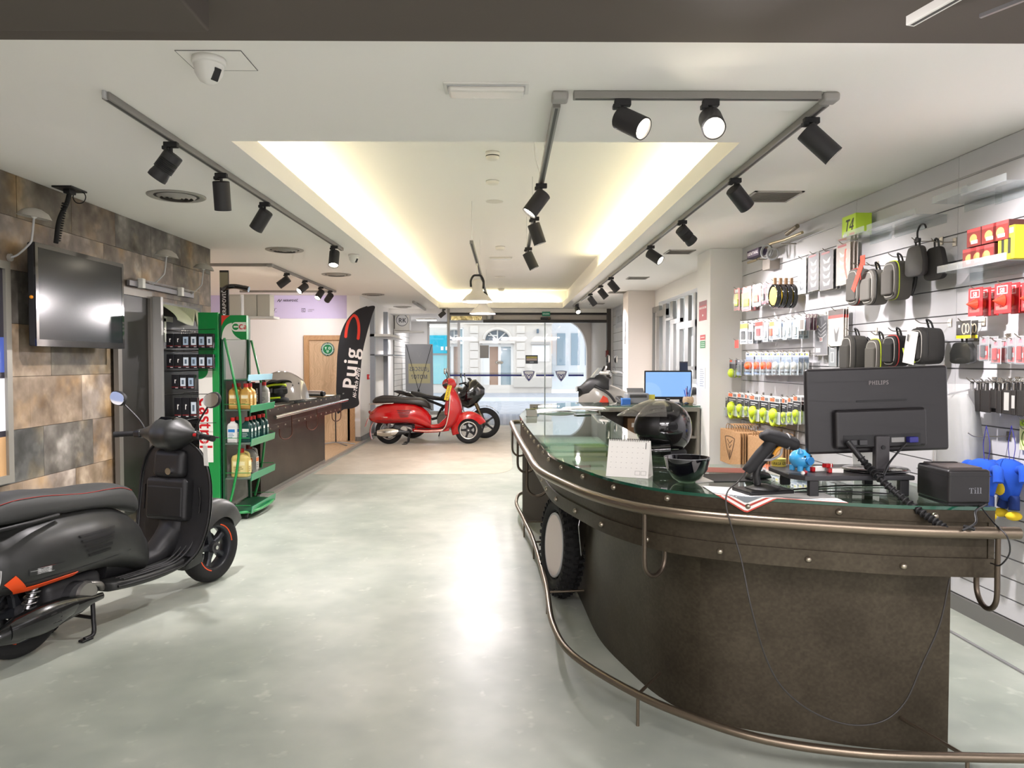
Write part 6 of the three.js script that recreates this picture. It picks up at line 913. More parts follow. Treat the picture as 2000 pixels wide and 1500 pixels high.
// --- decal packs
{
  const m = (k) => cardPrint('decal' + k, 96, 256, (x) => { x.fillStyle = ['#c2c6c8', '#4a4a4c', '#555557', '#b9aca2'][k]; x.fillRect(0, 0, 96, 256); x.fillStyle = ['#6a6e72', '#d9dadc', '#e2e3e4', '#efe6da'][k]; for (let i = 0; i < 4; i++) { x.beginPath(); x.moveTo(22, 50 + i * 48); x.lineTo(48, 74 + i * 48); x.lineTo(76, 46 + i * 48); x.lineTo(68, 84 + i * 48); x.lineTo(30, 86 + i * 48); x.fill(); } if (k === 3) { x.fillStyle = '#d4583a'; x.beginPath(); x.moveTo(60, 40); x.quadraticCurveTo(40, 160, 84, 250); x.lineTo(90, 250); x.quadraticCurveTo(56, 150, 72, 40); x.fill(); } x.fillStyle = k === 0 ? '#8a8e92' : '#b04a48'; x.fillRect(10, 10, 60, 14); });
  [[1559, 1575, 503, 574, 0], [1579, 1600, 494, 568, 1], [1602, 1628, 488, 566, 2], [1634, 1661, 474, 556, 3]].forEach(([a, b, y0, y1, k]) => hang(a, b, y0, y1, { off: 0.1, n: 3, gap: 0.03, build: blister(m(k), null, { bub: false }), label: ['pale grey decal pack with dark chevrons near the cable locks', 'black decal pack with silver chevrons between two other decal packs', 'broad black decal pack with silver foil', 'tall pack with an orange and black tank decal'][k], group: 'decal packs kind ' + 'ABCD'[k], hook: 'steel hook carrying decal packs' }));
  const n = (k) => cardPrint('parts' + k, 96, 256, (x) => { x.fillStyle = k ? '#ece6de' : '#77787c'; x.fillRect(0, 0, 96, 256); if (k) { x.fillStyle = '#5a4a44'; x.fillRect(0, 0, 96, 40); x.fillStyle = '#e0463c'; x.fillRect(0, 40, 96, 22); x.fillStyle = '#6a6a6a'; x.beginPath(); x.moveTo(36, 120); x.lineTo(52, 170); x.lineTo(72, 118); x.lineTo(60, 226); x.lineTo(46, 226); x.fill(); } else { x.strokeStyle = '#c9cacc'; x.lineWidth = 5; for (let i = 0; i < 4; i++) { x.beginPath(); x.moveTo(24, 60 + i * 24); x.lineTo(46, 80 + i * 24); x.lineTo(84, 50 + i * 24); x.stroke(); } x.fillStyle = '#e6e6e6'; x.fillRect(38, 140, 22, 28); text(x, 'D', 48, 154, 26, '#b02a2a'); x.fillStyle = '#e8d84a'; x.beginPath(); x.arc(16, 70, 10, 0, 7); x.fill(); x.fillStyle = '#e9e4e2'; x.fillRect(10, 210, 34, 28); } });
  hang(1592, 1617, 616, 694, { off: 0.07, n: 3, gap: 0.02, build: blister(n(0), null, { bub: false }), label: 'dark grey pack of silver bolts and emblems above the monitor', group: 'dark grey bolt packs', hook: 'steel hook carrying bolt packs' });
  hang(1618, 1648, 604, 676, { off: 0.09, n: 3, gap: 0.02, build: blister(n(1), null, { bub: false }), label: 'cream pack with a red band and a grey tank pad', group: 'cream tank pad packs', hook: 'steel hook carrying tank pad packs' });
  hang(1619, 1634, 676, 716, { off: 0.07, n: 2, gap: 0.02, build: blister(cardPrint('pad', 64, 128, (x) => { x.fillStyle = '#8f9698'; x.fillRect(0, 0, 64, 128); x.fillStyle = '#e6e8e8'; x.fillRect(14, 10, 30, 8); x.strokeStyle = '#e6e8e8'; x.lineWidth = 4; x.strokeRect(18, 40, 24, 60); }), null, { bub: false }), label: 'small grey pad pack below the cream tank pad packs', group: 'small pad packs' });
  hang(1561, 1572, 615, 646, { off: 0.2, n: 1, gap: 0.03, build: blister(cardPrint('strap', 64, 128, (x) => { x.fillStyle = '#e0ddd6'; x.fillRect(0, 0, 64, 128); x.fillStyle = '#77706a'; x.fillRect(10, 40, 44, 78); }), null, { bub: false }), label: 'white headed strap pack next to the dark plum straps', hook: 'steel hook carrying strap packs' });
  hang(1574, 1582, 613, 645, { off: 0.15, n: 3, gap: 0.03, build: blister(cardPrint('strap2', 64, 128, (x) => { x.fillStyle = '#4a2432'; x.fillRect(0, 0, 64, 128); x.fillStyle = '#c8c0ba'; x.fillRect(16, 6, 32, 24); }), null, { bub: false }), label: 'dark plum strap pack hanging above the bulb packs', group: 'dark plum strap packs' });
  hang(1435, 1443, 664, 680, { off: 0.2, n: 1, build: blister(std(0xd8483c, 0.5), null, { bub: false }), label: 'small red card at the pillar end of the mixed row' });
  // key tags and glove clips on the near hooks
  [[1893, 1905, 742, 805], [1905, 1916, 744, 806], [1917, 1936, 744, 808], [1936, 1948, 742, 800], [1948, 1958, 744, 810], [1960, 1976, 742, 812], [1976, 1986, 742, 814], [1988, 2002, 742, 816]].forEach(([a, b, y0, y1], i) => hang(a, b, y0, y1, { off: 0.13, n: 2, gap: 0.05, name: 'lanyard', cat: 'lanyard', label: ['plain black leather strap', 'slim black leather strap', 'broad black wallet strap', 'black strap with a white clasp', 'narrow black strap behind the white clasp', 'black strap with a large grey price label', 'black strap with a thin white label', 'long black strap at the end of the row'][i] + ' hanging beside the monitor', group: 'black straps kind ' + 'ABCDEFGH'[i], hook: i % 2 ? undefined : 'steel hook carrying black straps', build: (t, w, h) => { obj('ring', T(new THREE.TorusGeometry(0.012, 0.002, 6, 16), 0, -0.006, 0, 0, Math.PI / 2, 0), MAT.chrome, t); obj('clip', rb(0.012, 0.04, 0.008, 0.003, 0, -0.035, 0), i === 3 ? MAT.white : MAT.chrome, t); obj('strap', [rb(w * 0.9, h * 0.68, 0.008, 0.003, 0, -h * 0.62, 0), rb(w * 0.5, h * 0.3, 0.006, 0.002, 0, -h * 0.2, 0)], std(0x171413, 0.5), t); obj('edge_piping', [bx(0.004, h * 0.66, 0.01, w * 0.44, -h * 0.62, 0), bx(0.004, h * 0.66, 0.01, -w * 0.44, -h * 0.62, 0)], std(0x2a2523, 0.5), t); if (i === 5 || i === 6) obj('price_label', new THREE.PlaneGeometry(w * 0.62, h * (i === 5 ? 0.5 : 0.35)).translate(0, -h * 0.6, 0.0046), std(0xa9a8a4, 0.6), t); } }));
}
// --- acrylic shelves, boxes on them
{
  const acr = phys(0xf2f5f6, 0.05, 0, { transmission: 0.85, thickness: 0 });
  const shelf = (x0, x1, y0, y1, label) => { const a = onWall(x0, y0, 0), b = onWall(x1, y1, 0), m = V(0, (a.y + b.y) / 2, (a.z + b.z) / 2), w = Math.abs(a.z - b.z), t = thing('acrylic_shelf', label, 'shelf', wallPos(m), WR, 'clear acrylic shelves'); obj('plate', rb(w, 0.005, 0.2, 0.001, 0, 0, 0.1), acr, t); obj('front_lip', rb(w, 0.04, 0.004, 0.001, 0, 0.018, 0.2), acr, t); obj('wall_lip', rb(w, 0.05, 0.004, 0.001, 0, -0.025, 0.003), acr, t); return { m, w }; };
  shelf(1700, 1742, 462, 455, 'short empty acrylic shelf beside the neon box'); shelf(1748, 1850, 448, 422, 'empty acrylic shelf above the hanging bags'); shelf(1885, 1958, 398, 375, 'empty acrylic shelf high on the wall above the small boxes'); shelf(1945, 2040, 385, 350, 'empty acrylic shelf at the near end of the wall');
  const s = shelf(1895, 2040, 540, 500, 'acrylic shelf stacked with small brown boxes'), px0 = s.m.z - s.w / 2;
  const bm = [cardPrint('brown', 96, 96, (x) => { x.fillStyle = '#7a2a26'; x.fillRect(0, 0, 96, 96); x.fillStyle = '#c89a5a'; x.beginPath(); x.arc(46, 56, 26, 0, 7); x.fill(); x.fillStyle = '#e9e4da'; x.fillRect(30, 64, 46, 18); x.fillStyle = '#b04040'; x.fillRect(0, 0, 96, 18); }), std(0x5a2420, 0.5), cardPrint('yel', 96, 96, (x) => { x.fillStyle = '#d8cc2a'; x.fillRect(0, 0, 96, 96); x.fillStyle = '#2a2a20'; x.fillRect(20, 34, 18, 46); x.fillRect(58, 34, 18, 46); x.fillStyle = '#f0eca0'; x.fillRect(6, 6, 84, 16); })];
  const tops = [[1907, 0], [1923, 0], [1941, 0], [1915, 1], [1945, 1], [1968, 1]];
  tops.forEach(([px, lv], i) => { const L = onWall(px, 500, 0.14), p = wallPos(V(0, s.m.y + 0.004 + lv * 0.104, L.z), 0.12), t = thing('small_box', ORD[i % 3] + (lv ? ' small brown box from the pillar side in the upper layer of the acrylic shelf' : ' small brown box from the pillar side in the lower layer of the acrylic shelf'), 'box', p, WR, lv ? 'brown boxes upper layer' : 'brown boxes lower layer'); obj('carton', rb(0.115, 0.1, 0.12, 0.002, 0, 0.051, 0), bm[1], t); obj('front_print', new THREE.PlaneGeometry(0.11, 0.096).translate(0, 0.051, 0.061), bm[0], t); obj('side_print', T(new THREE.PlaneGeometry(0.115, 0.096), -0.0585, 0.051, 0, 0, -Math.PI / 2, 0), bm[0], t); });
  const L = onWall(1978, 480, 0.14), y = thing('small_box', 'yellow spare part box with dark windows on the acrylic shelf', 'box', wallPos(V(0, s.m.y + 0.004, L.z), 0.12), WR); obj('carton', rb(0.12, 0.17, 0.11, 0.002, 0, 0.086, 0), MAT.yellow, y); obj('front_print', new THREE.PlaneGeometry(0.116, 0.166).translate(0, 0.086, 0.056), bm[2], y); obj('side_print', T(new THREE.PlaneGeometry(0.106, 0.166), -0.061, 0.086, 0, 0, -Math.PI / 2, 0), bm[2], y);
  const t4 = wallThing('neon_box', 'neon yellow box marked T4 on a small clear ledge high on the wall', 'box', 1673, 466, 0.1); obj('carton', rb(0.2, 0.16, 0.12, 0.003, 0, 0.09, 0.1), std(0xb9dc3a, 0.5), t4); obj('front_print', T(new THREE.PlaneGeometry(0.195, 0.155), 0, 0.09, 0.161), print(128, 100, (x) => { x.fillStyle = '#c4e63c'; x.fillRect(0, 0, 128, 100); text(x, 'T4', 66, 46, 76, '#26301a', 'sans-serif', 'italic bold'); x.fillStyle = '#e07a2a'; x.fillRect(70, 84, 50, 12); x.fillStyle = '#f2f2e6'; x.fillRect(8, 82, 40, 16); }), t4); obj('side_print', T(new THREE.PlaneGeometry(0.115, 0.155), -0.101, 0.09, 0.1, 0, -Math.PI / 2, 0), print(80, 100, (x) => { x.fillStyle = '#cfe87a'; x.fillRect(0, 0, 80, 100); text(x, 'T4', 40, 40, 52, '#26301a'); }), t4); obj('ledge', rb(0.24, 0.006, 0.2, 0.001, 0, 0.005, 0.1), acr, t4);
}
// --- red packs on the near panel
{
  const m = cardPrint('red', 128, 160, (x) => { x.fillStyle = '#c8282c'; x.fillRect(0, 0, 128, 160); x.strokeStyle = '#f0e6e0'; x.lineWidth = 5; x.strokeRect(22, 14, 76, 40); text(x, 'SB', 60, 36, 34, '#f0e6e0'); x.fillStyle = '#e0605a'; x.fillRect(12, 120, 90, 20); });
  [[1892, 1920, 562, 617], [1943, 1976, 553, 612], [1996, 2030, 550, 606]].forEach(([a, b, y0, y1], i) => hang(a, b, y0, y1, { off: 0.16, n: 3, gap: 0.045, label: ['red pack with a clear beak on the first of three hooks from the bags', 'red pack with a clear beak on the middle hook of three', 'red pack with a clear beak on the last hook of three from the bags'][i], group: 'red beak packs set ' + 'ABC'[i], hook: 'steel hook carrying a red pack', build: (t, w, h) => { obj('card', rb(w, h, 0.002, 0.0008, 0, -h / 2, 0), MAT.red, t); obj('card_print', new THREE.PlaneGeometry(w * 0.98, h * 0.98).translate(0, -h / 2, 0.0014), m, t); obj('beak', T(new THREE.ConeGeometry(w * 0.28, 0.05, 20), -w * 0.05, -h * 0.58, 0.024, Math.PI / 2, 0, 0.2), phys(0xd0402c, 0.12, 0, { clearcoat: 1 }), t); } }));
  const r2 = cardPrint('red2', 64, 128, (x) => { x.fillStyle = '#8a8a8c'; x.fillRect(0, 0, 64, 128); x.fillStyle = '#d8342c'; x.fillRect(6, 50, 52, 70); x.fillStyle = '#f0eae6'; x.fillRect(14, 76, 36, 22); x.fillStyle = '#e87a84'; x.fillRect(20, 14, 22, 18); });
  [[1913, 1932, 657, 705], [1936, 1956, 663, 711], [1968, 1984, 658, 710], [1984, 2004, 656, 712]].forEach(([a, b, y0, y1], i) => hang(a, b, y0, y1, { off: 0.14, n: 2, gap: 0.05, build: blister(r2, (t, w, h, d) => obj('contents', rb(w * 0.4, h * 0.5, d * 0.6, 0.005, 0, -h * 0.6, d * 0.45), i % 2 ? MAT.red : MAT.darkGrey, t), { cardTop: 0.3 }), label: ['red and grey pack closest to the black pouch', 'red and grey pack with a red part beside the black pouch', 'red and grey pack with a dark lever', 'red and grey pack with a red part at the end of the wall'][i], group: 'red and grey packs set ' + 'ABCD'[i], hook: 'steel hook carrying red and grey packs' }));
  hang(1868, 1897, 626, 661, { off: 0.12, n: 2, gap: 0.04, build: blister(cardPrint('gry', 96, 112, (x) => { x.fillStyle = '#3a3836'; x.fillRect(0, 0, 96, 112); x.fillStyle = '#e0c81e'; x.fillRect(0, 92, 96, 20); x.strokeStyle = '#d8c8a8'; x.lineWidth = 6; x.beginPath(); x.ellipse(52, 52, 12, 32, 0, 0, 7); x.stroke(); x.beginPath(); x.ellipse(74, 50, 10, 28, 0, 0, 7); x.stroke(); x.fillStyle = '#ddd'; x.fillRect(14, 26, 12, 16); }), null, { bub: false }), label: 'black pack with a yellow foot above the small black pouch', group: 'black packs with yellow foot', hook: 'steel hook carrying black and yellow packs' });
}
// --- bags
const cloth = (c) => std(c, 0.8), greyCloth = cloth(0x5d5a55), dkCloth = cloth(0x35342f), zip = std(0x1c1c1c, 0.5), pipeW = std(0xb5b2ab, 0.6);
function bag(x0, x1, y0, y1, { off, th, mat, label, accent, kind, hook = true }) {
  const xm = (x0 + x1) / 2, a = onWall(x0, y0, off), b = onWall(x1, y0, off), c = onWall(xm, y0, off), d = onWall(xm, y1, off), h = c.y - d.y, L = V(0, c.y, (a.z + b.z) / 2); th *= 0.72;
  const w = Math.max(0.17, Math.abs(a.z - b.z) - 1.2 * th);
  if (hook) wallHook(V(0, c.y + 0.03, L.z), off + th * 0.4, 'steel hook holding the ' + label.split(' ').slice(0, 4).join(' '));
  const t = thing('bag', label, 'bag', wallPos(L), WR);
  const shell = loft([[-0.5, 0.82], [-0.42, 0.97], [-0.15, 1], [0.15, 1], [0.42, 0.97], [0.5, 0.82]].map(([k, s]) => ringX(0, 0, 1, 1, kind === 'sack' ? 5 : 3.4, 28, kind === 'egg' ? 0.4 : 0.5).map((p) => V(p.z * w / 2 * s * (kind === 'sack' ? 1.12 - 0.38 * Math.pow(p.y, 4) + 0.05 * Math.sin(p.y * 14) : 1), -h + (0.5 + (p.y - 0.5) * s) * h, off + k * th))), { crease: 0.9 });
  obj('main_compartment', shell, mat, t);
  if (kind !== 'sack') {
    obj('front_pocket', T(rb(w * 0.72, h * 0.62, th * 0.22, Math.min(0.03, th * 0.1), 0, -h * 0.56, off + th * 0.54, 0, 0, 0, 3)), mat, t);
    const zr = ringX(0, 0, 1, 1, 3.4, 40).map((p) => [p.z * w * 0.485, -h + p.y * h * 0.98 + 0.004, off + th * 0.28]); obj('zip', tube(zr, 0.004, 90, 6, true), accent ?? zip, t);
    obj('piping', tube(ringX(0, 0, 1, 1, 3.4, 40).map((p) => [p.z * w * 0.40, -h * 0.5 + (p.y - 0.5) * h * 0.84, off + th * 0.49]), 0.003, 90, 6, true), pipeW, t);
    obj('zip_puller', rb(0.012, 0.05, 0.006, 0.002, -w * 0.38, -h * 0.35, off + th * 0.42), accent ?? MAT.black, t);
  }
  obj('carry_loop', tube([[-w * 0.12, -0.005, off - th * 0.2], [-w * 0.1, 0.035, off - th * 0.1], [0, 0.05, off], [w * 0.1, 0.035, off - th * 0.1], [w * 0.12, -0.005, off - th * 0.2]], 0.006, 24, 8), zip, t);
  if (kind === 'pack') for (const s of [-1, 1]) obj('shoulder_strap', tube([[s * w * 0.25, -0.02, off - th * 0.5], [s * w * 0.4, -h * 0.2, Math.max(0.01, off - th * 0.62)], [s * w * 0.42, -h * 0.6, Math.max(0.01, off - th * 0.6)], [s * w * 0.3, -h * 0.9, off - th * 0.5]], 0.012, 24, 8), zip, t);
  return { t, w, h };
}
{
  bag(1665, 1690, 525, 597, { off: 0.14, th: 0.14, mat: greyCloth, label: 'grey waist bag with a red side seam', accent: std(0xb8362c, 0.6) });
  { const r = bag(1692, 1728, 527, 596, { off: 0.17, th: 0.17, mat: cloth(0x6c6963), label: 'light grey tank bag with a red hang tag' }); obj('red_tag', [T(rb(0.05, 0.2, 0.004, 0.002), -0.05, -0.05, 0.27, 0, 0, -0.6), rb(0.06, 0.07, 0.004, 0.002, 0.02, 0.06, 0.27)], std(0xe03a24, 0.5), r.t); }
  bag(1737, 1770, 510, 586, { off: 0.15, th: 0.17, mat: greyCloth, label: 'grey backpack with neon yellow zip pullers', accent: neon, kind: 'pack' });
  bag(1775, 1806, 480, 540, { off: 0.16, th: 0.06, mat: phys(0x3c3a39, 0.5, 0, {}), label: 'dark grey drawstring pouch with a glossy front', kind: 'sack' }); bag(1811, 1845, 482, 547, { off: 0.12, th: 0.05, mat: cloth(0x1e1c1b), label: 'plain black drawstring pouch', kind: 'sack' });
  { const h = wallThing('clothes_hanger', 'black plastic hanger over the hook above the dark pouches', 'hanger', 1792, 468, 0.16); obj('hook_loop', tube([[0, 0, 0.16], [0, 0.05, 0.16], [0.03, 0.085, 0.16], [0.07, 0.08, 0.16], [0.085, 0.06, 0.16]], 0.006, 24, 8), MAT.black, h); obj('clip_bar', rb(0.05, 0.025, 0.02, 0.005, 0, -0.005, 0.16), MAT.black, h); }
  bag(1648, 1692, 655, 730, { off: 0.16, th: 0.18, mat: cloth(0x403e39), label: 'charcoal hard shell backpack with a pale side panel', kind: 'pack' }); bag(1704, 1730, 662, 730, { off: 0.14, th: 0.15, mat: cloth(0x55524b), label: 'slim charcoal bag with a neon edge', accent: neon }); bag(1737, 1766, 655, 716, { off: 0.13, th: 0.15, mat: cloth(0x1c1b1a), label: 'black leg bag with a red clip', accent: std(0xc0302a, 0.5) });
  { const r = bag(1783, 1838, 640, 712, { off: 0.15, th: 0.2, mat: cloth(0x2b2a28), label: 'black tank bag with two neon stripes and a white card', kind: 'egg' }); for (const x of [-0.12, 0.0]) obj('neon_stripe', tube([[x * 0.5 - 0.03, -r.h * 0.55, 0.242], [x * 0.5 - 0.01, -r.h * 0.75, 0.242], [x * 0.5 + 0.01, -r.h * 0.95, 0.225]], 0.005, 16, 6), neon, r.t); obj('white_card', T(rb(0.12, 0.2, 0.002, 0.001), 0.0, -0.12, 0.25, -0.05, 0, -0.14), MAT.paper, r.t); obj('card_mark', T(bx(0.014, 0.04, 0.001), -0.02, -0.06, 0.2545, -0.05, 0, -0.14), MAT.black, r.t); }
  bag(1868, 1895, 668, 711, { off: 0.08, th: 0.06, mat: phys(0x2a2b29, 0.3, 0, { clearcoat: 0.6 }), label: 'small black pouch in glossy wrap below the black and yellow pack', kind: 'sack' });
}
// --- handlebar with pad
{
  const t = wallThing('handlebar_set', 'bundled handlebar with a purple RENTHAL pad and price box high on the wall', 'handlebar', 1508, 492, 0.1); const pad = print(192, 64, (x) => { x.fillStyle = '#4a3a52'; x.fillRect(0, 0, 192, 64); text(x, 'RENTHAL', 96, 32, 40, '#efe9ee'); }, 0.6);
  obj('bar', [tube([[-0.62, -0.02, 0.1], [-0.3, -0.02, 0.12], [0.0, 0.06, 0.14], [0.35, 0.06, 0.12], [0.65, 0.07, 0.1]], 0.013, 60, 10)], std(0xb9a988, 0.35, 0.7), t); obj('bar_grip', [tube([[0.4, 0.1, 0.13], [0.62, 0.13, 0.13]], 0.02, 12, 10)], std(0x8d8270, 0.4, 0.5), t);
  obj('pad_roll', T(rb(0.34, 0.085, 0.085, 0.03, 0, 0, 0, 0, 0, 0, 3), -0.22, 0.02, 0.16), std(0x3d3446, 0.7), t); obj('pad_print', T(new THREE.PlaneGeometry(0.3, 0.07), -0.22, 0.02, 0.2035), pad, t); obj('pad_print', T(new THREE.PlaneGeometry(0.07, 0.07), -0.3905, 0.02, 0.16, 0, -Math.PI / 2, 0), pad, t);
  obj('clamps', [T(new THREE.TorusGeometry(0.06, 0.012, 8, 24), 0.02, 0.0, 0.16, 0, 0.5, 0), T(new THREE.TorusGeometry(0.05, 0.01, 8, 24), 0.14, -0.04, 0.15, 0, 0.9, 0)], MAT.grey, t); obj('support_bracket', [rod([-0.3, -0.03, 0], [-0.3, -0.03, 0.14], 0.006), rod([0.3, 0.03, 0], [0.3, 0.03, 0.14], 0.006)], hookM, t);
  const b = wallThing('price_box', 'small carton with an orange label below the handlebar', 'box', 1492, 527, 0.12); obj('carton', rb(0.18, 0.1, 0.1, 0.003, 0, 0.05, 0.05), std(0x8d857c, 0.6), b); obj('label_print', T(new THREE.PlaneGeometry(0.095, 0.09), -0.0905, 0.05, 0.05, 0, -Math.PI / 2, 0), print(64, 64, (x) => { x.fillStyle = '#e8e2d8'; x.fillRect(0, 0, 64, 64); x.fillStyle = '#e8942a'; x.fillRect(6, 26, 44, 28); }), b);
}
// --- paper bags
{
  const kraft = metres(new THREE.MeshStandardMaterial({ map: dataTex(128, (u, v) => { const k = fbmT(u, v, 30, 3, 2) * 16; return [178 + k, 138 + k, 96 + k]; }, 0.3), roughness: 0.85 }));
  const sm = new THREE.MeshStandardMaterial({ map: canvasTex(128, 256, (x) => { x.clearRect(0, 0, 128, 256); x.strokeStyle = '#5a4028'; x.lineWidth = 9; x.beginPath(); x.moveTo(10, 24); x.quadraticCurveTo(64, 0, 118, 24); x.quadraticCurveTo(108, 120, 64, 250); x.quadraticCurveTo(20, 120, 10, 24); x.stroke(); x.lineWidth = 7; x.beginPath(); x.moveTo(34, 44); x.lineTo(64, 84); x.lineTo(94, 44); x.moveTo(44, 90); x.lineTo(64, 130); x.lineTo(84, 90); x.moveTo(54, 150); x.lineTo(64, 220); x.lineTo(74, 150); x.stroke(); }), transparent: true, roughness: 0.8 });
  const pb = (x0, x1, y0, y1, off, n, label, group, logo) => hang(x0, x1, y0, y1, { off, n, gap: 0.026, name: 'paper_bag', cat: 'bag', label, group, hook: 'steel hook carrying kraft paper bags', build: (t, w, h) => { obj('sheet_body', rb(w, h * 0.84, 0.012, 0.003, 0, -h * 0.58, 0), kraft, t); obj('twisted_handle', tube([[-w * 0.22, -h * 0.18, 0], [-w * 0.2, -h * 0.05, 0], [0, -0.004, 0], [w * 0.2, -h * 0.05, 0], [w * 0.22, -h * 0.18, 0]], 0.004, 30, 6), kraft, t); if (logo) obj('shield_print', new THREE.PlaneGeometry(w * 0.55, h * 0.6).translate(0, -h * 0.58, 0.0066), sm, t); obj('fold', bx(w * 0.99, 0.002, 0.013, 0, -h * 0.24, 0), kraft, t); } });
  pb(1408, 1447, 828, 908, 0.3, 10, 'large kraft paper bag with a shield emblem hanging by the pillar', 'kraft bags with emblem', true); pb(1462, 1496, 842, 915, 0.24, 5, 'plain smaller kraft paper bag behind the barcode scanner', 'plain kraft bags', false); pb(1500, 1530, 846, 918, 0.18, 6, 'narrow kraft paper bag beside the monitor shelf', 'narrow kraft bags', false);
}
// --- wrapped garment, plush toys, neon stickers near the counter end
{
  const g = wallThing('wrapped_garment', 'grey garment in clear wrap hanging behind the monitor', 'garment', 1868, 790, 0.16); obj('folded_cloth', loft([[-0.62, 0.15, 0.08], [-0.5, 0.16, 0.09], [-0.2, 0.15, 0.09], [0, 0.12, 0.07], [0.06, 0.06, 0.03]].map(([y, w, d]) => Array.from({ length: 24 }, (_, j) => { const a = -j / 24 * 6.283; return V(Math.cos(a) * w * (1 + 0.05 * Math.sin(a * 5)), y, 0.14 + Math.sin(a) * d * (1 + 0.08 * Math.cos(a * 7))); }))), std(0x8f918f, 0.75), g); obj('wrap', sheet((u, v) => { const a = -1.7 + u * 3.4; return V(Math.sin(a) * 0.17 * (1 - v * 0.35), -0.5 + v * 0.62, 0.15 + Math.cos(a) * 0.11); }, 14, 8, 0.002), phys(0xffffff, 0.18, 0, { transmission: 0.9, thickness: 0 }), g); obj('hanger_bar', rod([0, 0.1, 0], [0, 0.06, 0.2], 0.005), MAT.steel, g);
  wallHook(onWall(1937, 852, 0.1), 0.22, 'steel hook carrying blue and yellow plush toys');
  for (const [px, py, off, r, l] of [[1925, 905, 0.2, 0.0, 'blue plush toy with yellow feet hanging on purple cords, further out on the hook'], [1974, 905, 0.07, 0.3, 'blue plush toy with yellow feet hanging on purple cords, close to the wall']]) {
    const t = wallThing('plush_toy', l, 'toy', px, py, off, 'blue plush toys'), M2 = std(0x1c4fb8, 0.95), o = off;
    obj('body', loft([[0.02, 0.03], [0, 0.07], [-0.05, 0.085], [-0.11, 0.07], [-0.17, 0.055], [-0.2, 0.03]].map(([y, q]) => Array.from({ length: 20 }, (_, j) => { const a = -j / 20 * 6.283; return V(Math.cos(a) * q * 1.15 - 0.02, y, o + Math.sin(a) * q * 0.85); }))), M2, t);
    for (const s of [-1, 1]) { obj('arm', tube([[s * 0.06, -0.03, o], [s * 0.12, -0.02, o + 0.02], [s * 0.14, -0.08, o + 0.03]], 0.024, 16, 10), M2, t); obj('leg', tube([[s * 0.03, -0.17, o], [s * 0.045, -0.24, o + 0.01]], 0.026, 10, 10), std(0x18306a, 0.95), t); obj('yellow_foot', sph(0.034, s * 0.05, -0.27, o + 0.015, [1, 0.7, 1.2], 14), std(0xd8b81c, 0.8), t); }
    obj('belly_patch', sph(0.045, -0.02, -0.12, o + 0.04, [1, 1.2, 0.6], 14), std(0xd8b81c, 0.8), t); obj('cord', [tube([[-0.01, 0.02, o], [-0.02, 0.1, o], [0.0, 0.2, o]], 0.002, 12, 5), tube([[0.02, 0.02, o], [0.03, 0.1, o], [0.0, 0.2, o]], 0.002, 12, 5)], std(0x2a2a8a, 0.7), t);
  }
  for (const [y0, y1, l, c] of [[820, 833, 'folded neon green sticker at the near end of the wall', '#b8d83a'], [834, 880, 'neon green sticker with a ring emblem at the near end of the wall', '#e6eaa8']]) hang(1992, 2014, y0, y1, { off: 0.02, n: 1, build: blister(print(64, 96, (x) => { x.fillStyle = c; x.fillRect(0, 0, 64, 96); x.strokeStyle = '#5a7a1a'; x.lineWidth = 6; x.beginPath(); x.ellipse(32, 48, 18, 30, 0, 0, 7); x.stroke(); }), null, { bub: false }), name: 'sticker_sheet', cat: 'sticker', label: l });
}
// --- notices on the white pillar
{
  const sign = (px, py, y0, y1, x0, x1, label, draw, cw, ch) => { const a = atX(x0, y0, 2.2295), b = atX(x1, y0, 2.2295), c = atX((x0 + x1) / 2, y0, 2.2295), d = atX((x0 + x1) / 2, y1, 2.2295); const w = Math.abs(a.z - b.z), h = c.y - d.y, t = thing('pillar_notice', label, 'notice', [2.2295, (c.y + d.y) / 2, (a.z + b.z) / 2]); obj('plate', bx(0.003, h, w, -0.0015, 0, 0), MAT.white, t); obj('print', T(new THREE.PlaneGeometry(w, h), -0.0036, 0, 0, 0, -Math.PI / 2, 0), print(cw, ch, draw), t); };
  sign(0, 0, 588, 626, 1366, 1381, 'red notice plate high on the white pillar', (x) => { x.fillStyle = '#b03a44'; x.fillRect(0, 0, 128, 160); x.fillStyle = '#8a4a52'; x.fillRect(0, 0, 128, 36); x.fillStyle = '#e8d8d4'; x.fillRect(10, 48, 108, 16); text(x, 'EXTINTOR', 64, 56, 18, '#8a2a30'); x.fillStyle = '#e8e0de'; x.fillRect(56, 110, 16, 14); }, 128, 160);
  sign(0, 0, 654, 664, 1368, 1378, 'small red emblem sticker on the white pillar', (x) => { x.fillStyle = '#d04a4a'; x.fillRect(0, 0, 64, 64); x.fillStyle = '#f0e0dc'; x.fillRect(10, 26, 44, 10); }, 64, 64);
  sign(0, 0, 666, 680, 1368, 1378, 'small green emblem sticker on the white pillar', (x) => { x.fillStyle = '#4a9a64'; x.fillRect(0, 0, 64, 64); x.fillStyle = '#d8ecdc'; x.fillRect(8, 14, 48, 5); x.fillRect(8, 30, 48, 5); x.fillRect(8, 46, 48, 5); }, 64, 64);
  sign(0, 0, 718, 758, 1366, 1378, 'white price list sheet on the white pillar', (x) => { x.fillStyle = '#eeeef0'; x.fillRect(0, 0, 64, 160); x.fillStyle = '#9a9a9e'; for (let i = 0; i < 9; i++) x.fillRect(10, 12 + i * 16, 30 + (i * 23) % 16, 4); }, 64, 160);
}
